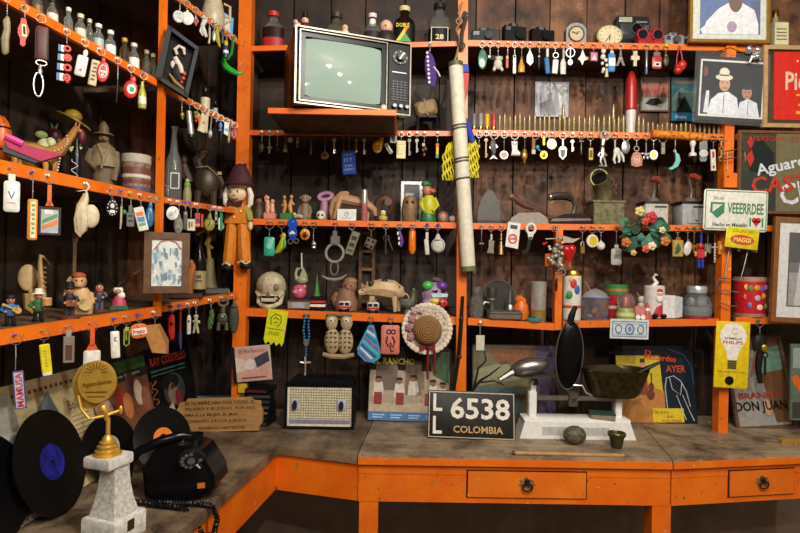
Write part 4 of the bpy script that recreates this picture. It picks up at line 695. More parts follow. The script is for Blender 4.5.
stand('L3b', 199, 297, .05, 'wine_bottle', 'dark wine bottle with cream label behind the picture frame', 'bottle', [('glass', c('14100c', .12), [La(198.5, [(6.5, 296), (7, 294), (7, 262), (5.4, 256), (2.6, 250), (2.4, 241), (2.9, 240), (2.9, 237)], 0, 18)]), ('label', c('9a8a60', .5), [La(198.5, [(7.15, 290), (7.15, 272)], 0, 18, cap=False)]), ('crest', c('4a3c24'), [Bx(196.5, 276, 200.5, 279, -7.7, -7), Bx(195.5, 281, 201.5, 282, -7.7, -7)])])
stand('L3b', 190, 300, .03, 'carved_bird', 'orange brown carved wooden bird on a dark base', 'carving', [('bird', c('9a5a20', .5), [Tu([(190, 296, 0), (188, 285, 0), (190, 276, 0), (192, 268, 0), (190, 262, 0)], [3, 4.4, 4, 3, 2]), Po([(184, 280), (188, 274), (188, 290)], -1.5, 1.5)]), ('base', c('3a1c10', .5), [Bx(172, 295, 202, 300, -6, 5, 1)]), ('beak', c('5a3410'), [Tu([(190, 262, 0), (194, 264, -2)], [1.2, .3])])])
stand('L3b', 210, 298, .14, 'wooden_carving', 'curling yellow wooden carving of a leaping animal', 'carving', [('body', c('a87c2c', .5), [Tu([(197, 243, 0), (204, 236, 0), (210, 242, 0), (206, 252, 0), (212, 256, 0)], [1.4, 3, 3.4, 3, 1.4]), Tu([(208, 240, 0), (214, 234, 0), (217, 238, 0)], [2.4, 1.8, .8]), Tu([(207, 252, 0), (209, 268, 0)], [2, 2])]), ('stump', c('7a6a48', .6), [La(209, [(9, 298), (8, 292), (6, 282), (4, 266)], 0, 14)]), ('eye', BLACK, [El(201, 238.5, .7, .7, .5, -3)])])
stand('L3b', 214, 295, .06, 'stacked_books', 'thin grey book lying on the shelf beside the wine bottle', 'book', [('cover', c('4a4a44', .5), [Bx(204, 290, 228, 295, -14, 12, .6)]), ('pages', c('b8ac90'), [Bx(205, 291, 228.4, 294, -13.4, 11.4)])])

# ================================================================== back shelving, bay with the television
# television, turned a little on its board
TVL = onZ(294, 103.5, tv_z+.004); TVR = onZ(410, 117, tv_z+.004)     # the set stands askew: its two front feet
P = (TVL+TVR)/2; P.z = tv_z+.0015; u = (TVR-TVL).length/116; TVROT = math.atan2(TVR.y-TVL.y, TVR.x-TVL.x)
TVB = c('1a1512', .35); BEZ = c('0e0f11', .3); CHR = c('8c877a', .35, .8)
scr_m, nt, bs = new_mat('screen_glass'); bs.inputs['Base Color'].default_value = lin('8fa499'); bs.inputs['Roughness'].default_value = .035; bs.inputs['Coat Weight'].default_value = 0
def screen_shape(x0, y0, x1, y1, b, d0, n=12):
    V = []; Fc = []
    for j in range(n+1):
        for i in range(n+1):
            s, t = -1+2*i/n, -1+2*j/n
            V.append(((x0+x1)/2+(x1-x0)/2*s*(1-.07*t**4), d0-b*(1-s*s*.8)*(1-t*t*.8), -((y0+y1)/2+(y1-y0)/2*t*(1-.13*s*s))))
    for j in range(n):
        for i in range(n):
            a = j*(n+1)+i; Fc.append((a, a+1, a+n+2, a+n+1))
    return V, Fc
tv = mk('television', 'old portable television with dark wooden case and round tuning dial', 'television', P, TVROT, u, (352, 107.6), [
 ('case', wood('tv_case', '2a120a', '48200f', (8, 40, 40), r=.35), [Bx(294, 22, 410, 106, 6, 70, 2)]),
 ('front_rim', CHR, frame(294, 22, 410, 106, 1.4, None, 8, 7)), ('inner_rim', c('6c685c', .3, .8), frame(298, 25.5, 385, 103, 1.2, None, 7.5, 6)),
 ('bezel', BEZ, frame(299, 27, 384.5, 102, 5, None, 4, 5)+[Bx(295, 23.5, 409, 105, 5, 6)]),
 ('screen', scr_m, [screen_shape(302, 29.5, 381.5, 99.5, 4.5, 3.4)]),
 ('control_panel', c('1d1f22', .35), [Bx(386, 25, 408.5, 104.5, -.5, 5, 1)], [('dial', c('3a3c40', .3), [Di(398, 40.5, 8, -2, -.4), Di(398, 40.5, 4.6, -6, -2, bev=.1)]), ('dial_bar', SILVER, [Ro('d', 30, (398, 40.5), [Bx(397.2, 36, 398.8, 45, -6.6, -5.9)])]), ('brand_strip', SILVER, [Bx(390, 57, 405, 58, -.8, -.4)])]
   +[('dial_mark', WHITE, [Ro('d', a, (398, 40.5), [Bx(397.7, 33, 398.3, 34.4, -2.3, -1.9)])]) for a in range(0, 360, 45)]),
 ('speaker_grille', c('0e0e10', .5), [Bx(389, 67, 406, 90, -1, 0)], [('grille_bar', c('4a4c50', .4), [Bx(389, 68+i*3, 406, 68.9+i*3, -1.6, -1)]) for i in range(8)]+[('grille_bar', c('4a4c50', .4), [Bx(391+i*4, 67, 391.8+i*4, 90, -1.6, -1)]) for i in range(4)]),
]+[('knob', c('8a8a86', .3, .8), [Di(x, 97, 2.3, -5, 0, bev=.15)]) for x in (392, 398.5, 405)]+[('foot', BLACK, [Bx(x, 105.5, x+8, 108, 10, 20)]) for x in (302, 394)])
tv.scale = (1, 1, .87)
DOLL = 'tiny bald doll busts on the television'
def bust(x, by, h, skin, coat, hat=None):
    ps = [('body', coat, [La(x, [(h*.42, by), (h*.45, by-h*.2), (h*.25, by-h*.5)], 0, 12, .8)]), ('head', skin, [El(x, by-h*.68, h*.3, h*.32, h*.3), El(x, by-h*.66, h*.06, h*.07, h*.08, -h*.3)])]
    if hat: ps.append(('hat', hat, [La(x, [(h*.34, by-h*.88), (h*.24, by-h*.92), (h*.22, by-h*1.3)], 0, 12)]))
    return ps
tvtop = P.z+85.8*u*.87
def ontv(x, by, name, label, cat, parts, back=.02):
    nrm = Vector((-math.sin(TVROT), math.cos(TVROT), 0)); r = ray(x, by); t = (TVL-CAM+nrm*back).dot(nrm)/r.dot(nrm); q = CAM+r*t; q.z = tvtop
    mk(name, label, cat, q, 0, depth(q)/F, (x, by), parts)
ontv(297, 24, 'figurine', 'tiny pink seal figurine on the television corner', 'figurine', [('body', c('d09a88', .5), [Tu([(294, 24, 0), (296, 20, 0), (299, 22, 0), (302, 23.5, 0)], [1, 3, 2.6, .8])]), ('head', c('d8a494', .5), [El(295.5, 18.5, 2.6, 2.4, 2.4)]), ('eye', BLACK, [El(295, 18, .5, .5, .4, -2.3)])])
ontv(305, 22, 'figurine', 'tiny bald bust figurine in brown with black top hat on the television', 'figurine', bust(305, 22, 12, c('d8ac94', .5), c('3a2018'), BLACK), .022)
ontv(345, 28, 'figurine', 'tiny bald baby figurine in cream on the television', 'figurine', bust(345, 28, 10.5, c('d8ac94', .5), c('c8b8a0')), .02)
ontv(386, 42, 'figurine', 'small monk figurine in brown robe on the television edge', 'figurine', bust(386, 40, 22, c('d0a48c', .5), c('2c2220')), .04)
q = Vector((onZ(383, 105, tv_z).x, TVY+.016, tv_z+.001)); mk('figurine', 'tiny cream snail figurine at the foot of the television', 'figurine', q, 0, depth(q)/F, (381, 105), [('shell', c('d8c8a8', .5), [El(381, 101.5, 3, 3.0, 1.4)]), ('body', c('b87c5c', .5), [Tu([(376, 104.2, 0), (380, 104.4, 0), (385, 103.2, 0)], [.6, .8, .6])])])
# bottles on the top shelf
stand('B1L', 273, 46, .06, 'gin_bottle', 'clear flat bottle with red cap and black and red label', 'bottle', bottle(273, 7, 46, 21, .3, glass('d8e0dc'), c('c02a24'), c('2c0f10'), (.42, .68), .6)+[('lower_label', c('a82424'), [La(273, [(10.9, 45), (10.9, 34)], 0, 16, .6, cap=False)]), ('lettering', c('d8c89c'), [Tb('GIN', 273, 29, 12, 6, -6.6)])][:1])
stand('B1L', 338, 44, .1, 'liquor_bottle', 'squat clear bottle half hidden behind the television', 'bottle', bottle(336, 4, 44, 24, .26, glass('c0c4ac'), c('3a3424'), c('b0a468'), (.5, .95), .6))
stand('B1L', 372, 43, .08, 'liquor_bottle', 'slim clear bottle with white neck and dark orange striped label', 'bottle', bottle(372, 6, 43, 16, .3, glass('d0d4cc'), c('e0dcd4'), c('2c2a2c'), (.5, .95), .6)+[('orange_stripe', c('c8642c'), [La(372, [(8.4, 40), (8.4, 36)], 0, 16, .6, cap=False)]), ('neck_wrap', WHITE, [La(372, [(3.6, 20), (3.4, 12)], 0, 12, cap=False)])])
stand('B1L', 404, 42, .05, 'rum_bottle', 'brown flat bottle with black label, yellow and green triangles', 'bottle', bottle(404, 2, 42, 21, .3, glass('6a4a38'), c('d0c088'), c('12140f'), (.46, 1.0), .55)+[('label_art', [c('e0c020'), c('3a9a3c'), c('e06a1c')], [Po([(396, 38), (405, 24), (405, 38)], -6.6, -6.1), Po([(399, 39), (405, 30), (411, 39)], -6.9, -6.6), Po([(405, 24), (409, 24), (405, 30)], -6.7, -6.2)]), ('lettering', c('e8c828'), [Tb('DOBLE', 402.5, 22.5, 13, 4, -6.9, .05), Tb('ANIS', 401, 27.5, 9, 3.4, -6.9, .05)][:1])])
stand('B1L', 439, 42, .05, 'whisky_bottle', 'broad clear bottle with black diamond label numbered 28', 'bottle', bottle(439, 0, 42, 22, .3, glass('c8c8c0'), c('1c1a18'), c('16161a'), (.62, .96), .6)+[('label_border', c('c8bc8c'), frame(430.5, 25.5, 447.5, 40.5, .8, None, .4, -6.7)), ('lettering', c('d8cc98'), [Tb('28', 439, 35, 8, 5, -7.0, .05), Tx('NIGEL', 439, 20, 13, 3, -6.2)][:1])])
K('B1L', 430, 'purple and white crocheted oval with a loose white cord', [('crochet', c('4a2878', .8), [Ro('d', -8, (431, 70), [Di(431, 70, 5.5, -1.2, 1.2, 17.5, bev=.2)])]), ('white_loops', c('d8d0dc'), [El(427.4+.35*i, 54+i*4.2, 1.5, 1.6, .8, -1.6) for i in range(8)]), ('cord', c('d8d4cc'), [Tu([(434, 68, -1.5), (438, 73, -2), (440.5, 78, -2)], .8)])], R=1.6, top=52, name='crochet_ornament', cat='ornament')
# straw bundle on a small black chair
stand('B2L', 426, 131, .10, 'toy_chair', 'small black metal chair with a straw bundle tied on it', 'toy', [('bundle', c('9a8058', .8), [Ro('d', -14, (426, 103), [Bx(414, 96, 436, 112, -10, 8, 4)])], [('tie', c('6a5434'), [Ro('d', -14, (426, 103), [Bx(424, 95.4, 425.4, 112.6, -10.5, 8.5)])])]), ('seat', c('1c1c20', .4), [Bx(417, 111, 437, 114, -8, 8, 1)])]+[('leg', c('2c2c30', .35, .6), [Tu([(x, 113, d), (x+s, 131, d*1.2)], 1)]) for x, s, d in ((418, -2, -7), (436, 2, -7), (419, -1, 7), (435, 1, 7))]+[('backrest', c('1c1c20', .4), [Tu([(436, 113, 6), (439, 98, 8), (436, 90, 8)], 1)])])
# ---- keys under the second shelf
KEYS = 'small dark keys and charms under the television shelf'
def charm_key(key, x, y1, mat, w=1.9, label=None, group=KEYS, pc='w', y0=None):
    P_ = edge_point(key, x); py = proj(P_)[1]
    K(key, x, label, [('key', mat, small_key(x, y0 or py+6, y1, mat, w))], R=2.2, pc=pc, group=group, top=y0)
hung_row('B2L', [
 (262.5, 'dull brown acorn charm under the second shelf', [('charm', c('4a3a28', .5), [El(262.5, 148, 2.6, 4.4, 2)]), ('cap', c('2c2218'), [El(262.5, 144, 2.4, 1.6, 2)])], dict(R=2.2, top=143, pc='w')),
 (270, 'dim grey cross charm', [('cross', c('6a6a62', .4, .8), [Bx(269.4, 145, 270.8, 154, -.4, .4), Bx(267.6, 147, 272.6, 148.4, -.4, .4)]), ('loop', STEEL, [To(270, 144.3, .9, .3)])], dict(R=2.2, top=143, pc='w')),
 (278, 'dark bottle cap charm on a short chain', [('charm', c('3c3c3a', .4, .7), [Di(278, 149, 2.6, -.7, .7, bev=.2, seg=14)]), ('loop', STEEL, [To(278, 145.8, .9, .3)])], dict(R=2.2, top=144.5, pc='w')),
 (286, 'tiny pale bell charm', [('bell', c('a8a08a', .4, .5), [La(286, [(3, 152.5), (2.2, 150), (1.6, 145), (.6, 143.5)], 0, 12)]), ('clapper', DSTEEL, [El(286, 153, .8, .9)])], dict(R=2.2, top=143, pc='w')),
 (290.8, 'small white disc charm', [('disc', c('d0ccc0', .4), [Di(290.8, 140.5, 2.5, -.5, .5, seg=16)]), ('loop', STEEL, [To(290.8, 137.6, .8, .25)])], dict(R=1.4, pc='w')),
 (298, 'short silver clip beside the white disc charm', [('clip', SILVER, [Bx(296.6, 138, 299.6, 143.5, -.5, .5, .5), Bx(297.6, 143.5, 298.4, 148, -.3, .3)]), ('spring', DSTEEL, [Bx(297.3, 139.5, 298.9, 141, -.75, -.45)])], dict(R=1.8, pc='w')),
 (312, 'long narrow brown pendant', [('pendant', c('6a5a44', .5), [Tu([(312, 139, 0), (311.6, 148, 0), (311.4, 155, 0)], [.7, 1.3, .8])]), ('cap', GOLD, [La(312, [(1, 140), (.8, 138)], 0, 8)])], dict(R=2, top=138, pc='w')),
 (325.5, 'brass medal with a dark centre', [('medal', c('9a7a38', .35, .9), [Di(325.5, 156, 4, -.7, .7, bev=.12)]), ('centre', c('4a3818', .4, .8), [Di(325.5, 156, 1.8, -.95, -.6, seg=12)])], dict(R=2.2, top=152, pc='w')),
 (344, 'thin dark red cord charm', [('cord', c('6a1c1c', .6), [Tu([(344, 139, 0), (343.4, 146, 0), (344.4, 151, 0)], .8)]), ('knot', c('8a2a24'), [El(344.2, 151, 1.3, 1.4)])], dict(R=2, top=138, pc='w')),
 (349.5, 'bright blue tag with a dark printed date', [('tag', c('1c44a0', .4), [Ro('d', -4, (349, 163), [Bx(342.5, 151, 356.5, 175, -.9, .9, 1)])]), ('lettering', c('a8b8dc'), [Ro('d', -4, (349, 163), [Tx('MARZO', 349.3, 155, 9, 2, -1.1), Tx('19 Y', 349.3, 160.5, 8, 4, -1.1), Tx('20 DE 86', 349.3, 166, 8, 2, -1.1), Tx('CONGRESO', 349.3, 170, 10, 2, -1.1)])])], dict(R=2.4, top=151, pc='w')),
 (379, 'yellow and orange fish shaped bottle opener with white tail', [('fob', c('d8a82c', .35), [El(377.5, 147, 5, 6.5, 1.6), Po([(379, 139), (384, 138), (383, 146)], -.8, .8)]), ('stripes', c('c86a24'), [Bx(374, 146, 381, 147.4, -1.9, -1.4), Bx(374.4, 149, 380.6, 150.2, -1.8, -1.3)]), ('tail', c('e0dcd0'), [Ro('d', -32, (389, 149), [Bx(387, 143, 391, 155, -.9, .9, 1.4)])])], dict(R=2.4, pc='w')),
 (393, 'small white picture tag with a red corner', [('tag', c('d8d4c8', .4), [Bx(390, 135.5, 397, 143.5, -.8, .8, .6)]), ('print', c('3c4a54'), [Bx(392, 137, 395.4, 142, -1, -.75)])], dict(R=1.8, pc='w')),
 (401.5, 'pale yellow rectangular tag hanging straight', [('tag', c('d8d08c', .45), [Bx(396.6, 141, 406, 159, -.8, .8, .5)]), ('faint_lines', c('b8b074'), [Bx(398, 145+i*3, 404.6, 145.6+i*3, -.95, -.75) for i in range(4)])], dict(R=2.2, top=140, pc='w')),
 (424.5, 'cluster charm of brown beads and a small picture', [('beads', c('6a4a30', .5), [El(424, 146, 2, 2.2), El(425.6, 149.4, 1.8, 2), El(423.4, 150.5, 1.6, 1.8)]), ('picture', c('c8b898'), [Bx(422.6, 144, 425, 147, -2.4, -1.9)]), ('drop', c('8a3a20'), [El(424.5, 155, 1.4, 2)])], dict(R=2.2, top=143, pc='w')),
 (437.5, 'slim yellow and green stick charm with orange tip', [('stick', c('c8b02c', .4), [Bx(436, 144, 439, 158.5, -.8, .8, .6)]), ('tip', c('d85a1c'), [Bx(436, 144, 439, 147.5, -1, -.7)]), ('foot', c('3a8a3c'), [Bx(436, 155, 439, 158.5, -1, -.7)])], dict(R=2, top=143, pc='w')),
 (305, 'cross shaped dark charm on a very short chain', [('cross', c('50483c', .5, .5), [Bx(304.4, 139, 305.6, 147, -.4, .4), Bx(303, 141, 307, 142.2, -.4, .4)]), ('loop', STEEL, [To(305, 138.4, .8, .25)])], dict(R=1.8, pc='w')),
])
for x, y1, m, t in [(334.5, 154, SILVER, 'bright silver key beside the brass medal'), (356.5, 153, c('9a8a4c', .35, .9), 'brass key right beside the bright blue tag'), (364.5, 155, SILVER, 'silver key with toothed blade beside the fish opener'), (409.5, 156, c('4a4640', .4, .9), 'blackened key beside the pale yellow tag'), (417, 153, c('a09c90', .35, .9), 'dull silver key between the yellow tag and the bead cluster')]:
    charm_key('B2L', x, y1, m, label=t, group=None)
# ---- third shelf: figurines
stand('B3L', 259, 218, .05, 'figurine', 'dark doll figurine with black hair beside the corner post', 'figurine', [('robe', c('4a3c28', .6), [La(259, [(5, 218), (5.2, 212), (3.6, 205), (2, 202)], 0, 14)]), ('head', c('7a4a38', .5), [El(259, 199.5, 3.6, 4, 3.4)]), ('hair', c('16100e'), [El(259, 198, 4.4, 4.2, 3.8, 1)])])
stand('B3L', 270, 218, .03, 'figurine', 'pair of peach cherubs embracing on a pink plinth', 'figurine', [('plinth', c('d08a70', .45), [Bx(264.5, 211.5, 276, 218, -6, 6, .8)]), ('cherubs', c('d8987c', .45), [El(267, 196.5, 2.2, 2.4, 2.2), Tu([(267, 199, 0), (268, 205, 0), (267.5, 211, 0)], [1.8, 2.8, 2]), El(272.5, 200, 2.2, 2.4, 2.2, -1), Tu([(272.4, 202, -1), (272, 207, -1), (273, 211, -1)], [1.8, 2.6, 2.2]), Tu([(268, 202, -1), (272, 204, -2.5)], [1.1, 1]), Tu([(266, 201, 0), (264.6, 196, 0), (266, 193.5, 0)], [1, .9, .7])])])
stand('B3L', 287, 218, .03, 'figurine', 'two ochre dancing figurines on a bright green box', 'figurine', [('box', c('1c7a3c', .4), [Bx(281, 211.5, 293, 218, -6, 6, .8)]), ('dancer', c('b87c3c', .5), [El(284, 195.5, 1.9, 2.2, 1.9), Tu([(284, 198, 0), (285, 204, 0), (283.6, 211, 0)], [1.4, 2.2, 1.5]), Tu([(284.5, 200, 0), (281.5, 204, 0)], .8)]), ('dancer', c('c8904c', .5), [El(291, 195, 1.9, 2.2, 1.9), Tu([(291, 197.4, 0), (289.6, 204, 0), (291, 211, 0)], [1.4, 2.2, 1.5]), Tu([(291, 199, 0), (294, 203, 0)], .8)])])
stand('B3L', 305, 219, .04, 'figurine', 'grey brown seated monkey figurine', 'figurine', [('body', c('7a6450', .55), [La(305, [(6, 219), (6.6, 214), (5, 206), (3.4, 202)], 0, 14), Tu([(301, 205, 0), (299, 211, -3), (301.5, 217, -5)], [1.8, 1.7, 1.5]), Tu([(309, 205, 0), (311, 211, -3), (308.5, 217, -5)], [1.8, 1.7, 1.5])]), ('head', c('8a7058', .55), [El(305, 197.5, 4.8, 4.6, 4.2), El(300.6, 196.5, 1.5, 1.8, 1), El(309.4, 196.5, 1.5, 1.8, 1), El(305, 199.5, 2.8, 2.2, 2, -3.2)]), ('eyes', BLACK, [El(303.2, 196.8, .6, .7, .4, -3.8), El(306.8, 196.8, .6, .7, .4, -3.8)])])
stand('B3L', 298, 219.5, .02, 'figurine', 'tiny cream lying cat figurine at the monkey feet', 'figurine', [('body', c('b8a890', .5), [Tu([(294, 216.5, 0), (298, 215.6, 0), (303, 216.5, 0)], [1.6, 2.4, 1.8])]), ('head', c('c8b8a0', .5), [El(294.6, 214, 1.8, 1.8, 1.6, -1)])])
stand('B3L', 324, 218.5, .1, 'clay_figurine', 'mauve clay figure with a looped head', 'figurine', [('body', c('a87890', .5), [La(324, [(4.2, 218.5), (4.4, 212), (4.8, 206), (3.6, 198)], 0, 14)]), ('loop', c('b0809a', .5), [Ro('d', -10, (325, 193), [To(325, 193, 6.5, 2.4, 0, ry=3.4)])])])
stand('B3L', 321, 218.5, .02, 'figurine', 'small white skull ornament', 'ornament', [('skull', c('d8d4c4', .45), [El(321, 213.5, 5, 5, 4.6), El(321, 216.5, 3.2, 2, 3, -2)]), ('eye_sockets', c('2a2420'), [El(319.2, 213.5, 1.1, 1.2, .6, -4.2), El(322.8, 213.5, 1.1, 1.2, .6, -4.2)])])
stand('B3L', 350, 219, .06, 'clay_figurine', 'tan clay acrobat bent backwards over its hands', 'figurine', [('body', c('b08460', .5), [Tu([(333, 218, 0), (331, 208, 0), (334, 199, 0), (342, 196, 0), (352, 198, 0), (362, 200, 0), (369, 203, 0), (374, 207, 0), (375.5, 213, 0)], [2.2, 2.6, 4.4, 5.4, 5, 4.6, 4.2, 3.2, 1.6]), Tu([(340, 196, -3), (338, 205, -6), (335, 217, -6)], [3, 2.6, 2]), Tu([(367, 203, 3), (367, 211, 3), (366.6, 219, 3)], [3, 2.4, 2]), Tu([(336, 196, 0), (341, 191, -1), (347, 190, -1)], [2.6, 2.3, 1.8])]), ('head', c('b88c68', .5), [El(346, 191, 2.8, 2.6, 2.4)]), ('ear', c('c49a78'), [Po([(364, 199), (367, 194), (369, 200)], -2, 0)])])
stand('B3L', 346.5, 219.5, .012, 'card', 'small white card with a faint pencil drawing', 'card', [('card', c('d8d8d4', .5), [Ro('x', -12, (346, 219.5, 0), [Bx(337, 207.5, 356, 219.5, -.4, .3)])]), ('drawing', c('8a9098'), [Ro('x', -12, (346, 219.5, 0), [To(346.5, 213, 2, .35, -.6), Tu([(342, 217, -.6), (351, 217, -.6)], .3)])])])
stand('B3L', 364, 219.5, .02, 'spray_tin', 'slender pink and grey tin canister', 'tin', [('can', c('a85a5c', .4), [La(364, [(2.9, 219), (3.1, 218), (3.1, 202)], 0, 14)]), ('top', c('a8a49c', .35, .5), [La(364, [(3.1, 202), (3, 190), (2.4, 188)], 0, 14)])])
stand('B3L', 384, 220, .08, 'wooden_elephant', 'dark wooden elephant figure with trunk curled overhead', 'carving', [('body', c('4a3020', .45), [Tu([(378, 218, 0), (377, 208, 0), (379, 199, 0), (385, 195, 0), (391, 199, 0), (391.5, 206, 0), (388, 211, 0)], [3.6, 4.2, 4.6, 4.8, 4.4, 3, 1.8]), El(380, 217.5, 5, 2.4, 4)]), ('ear', c('5a3c28', .5), [Di(388, 199.5, 3.6, -5.6, -4.6, 4)])])
stand('B3L', 383, 220, .012, 'figurine', 'small yellow duckling figurine with white cap', 'figurine', [('body', c('b8a850', .5), [El(383, 217, 4.6, 3.2, 3.4)]), ('head', c('c8bc6c', .5), [El(383, 212.5, 2.8, 2.6, 2.4)]), ('cap', WHITE, [El(383, 210.4, 2.6, 1.4, 2.3)])])
stand('B3L', 410, 221, .12, 'photo_frame', 'small silver photo frame standing behind the wooden owl', 'picture', [('frame', c('b4b2ac', .3, .6), frame(400.5, 178.5, 422, 219.5, 3, None, 2, 1)), ('picture', [c('4a4a50'), c('a8a4a0')], [Bx(403, 181, 420, 217.5, 0, .5), Bx(405, 190, 413, 206, -.2, .1)]), ('strut', c('3a3a3a'), [Po([(408, 200), (414, 200), (414, 219.5), (408, 219.5)], 1, 2)])])
stand('B3L', 409.5, 221, .03, 'wooden_owl', 'carved wooden owl with folded wings', 'carving', [('body', c('7a5a3c', .5), [La(409.5, [(6.6, 221), (7.8, 216), (8, 208), (7.2, 200), (5.4, 196), (2, 194.5)], 0, 16, .8)]), ('wings', c('5a4028', .5), [El(403.5, 212, 2, 6, 3.4, -2), El(415.5, 212, 2, 6, 3.4, -2)]), ('eyes', c('2a1c14'), [El(406.8, 201.5, 1.6, 1.6, .8, -5.4), El(412.2, 201.5, 1.6, 1.6, .8, -5.4)]), ('beak', c('b88a4c'), [El(409.5, 204, .9, 1.4, 1, -6)])])
stand('B3L', 428, 222, .03, 'figurine', 'tall clown figurine in yellow shirt with green trousers and cap', 'figurine', [('trousers', c('1f6a3a', .45), [La(428, [(7.5, 222), (8, 218), (6, 212)], 0, 14, .8)]), ('shirt', c('b8b824', .45), [La(428.5, [(6, 214), (7.6, 208), (7, 200), (4, 195)], 0, 14, .8), Tu([(434, 198, 0), (437, 205, -3), (432, 211, -5)], [2.4, 2.3, 1.8]), Tu([(423, 198, 0), (421, 205, -2), (424, 211, -4)], [2.4, 2.3, 1.8])]), ('head', c('b87458', .45), [El(426.5, 190, 5, 5.4, 4.6), El(432, 190.5, 3.4, 2.4, 2.6, -2.5)]), ('hat', c('2c7a44', .5), [El(425, 183.5, 4.6, 3.4, 4), Tu([(421.5, 184, -1), (428, 184.6, -4), (430, 184, -1)], .9)]), ('nose', RED, [El(433.5, 189, 1.5, 1.4, 1.4, -4.6)])])
stand('B3L', 443, 222.5, .05, 'figurine', 'cream and red seashell beside the clown', 'ornament', [('shell', c('a88c78', .5), [El(443, 216.5, 5.2, 6, 4.6)]), ('ridges', c('8a4a3c'), [To(443, 216.5, 3.6+i*.7, .35, -3.6+i*.9, ry=4.2+i*.8) for i in range(3)])])
stand('B3L', 452.5, 222.5, .03, 'ball', 'small white marble ball beside the middle post', 'ball', [('ball', c('c8c4b8', .35), [El(452.5, 218.6, 3.7, 3.7, 3.7)]), ('seam', c('8a8478'), [To(452.5, 218.6, 3.72, .2, 0, 'x')])])
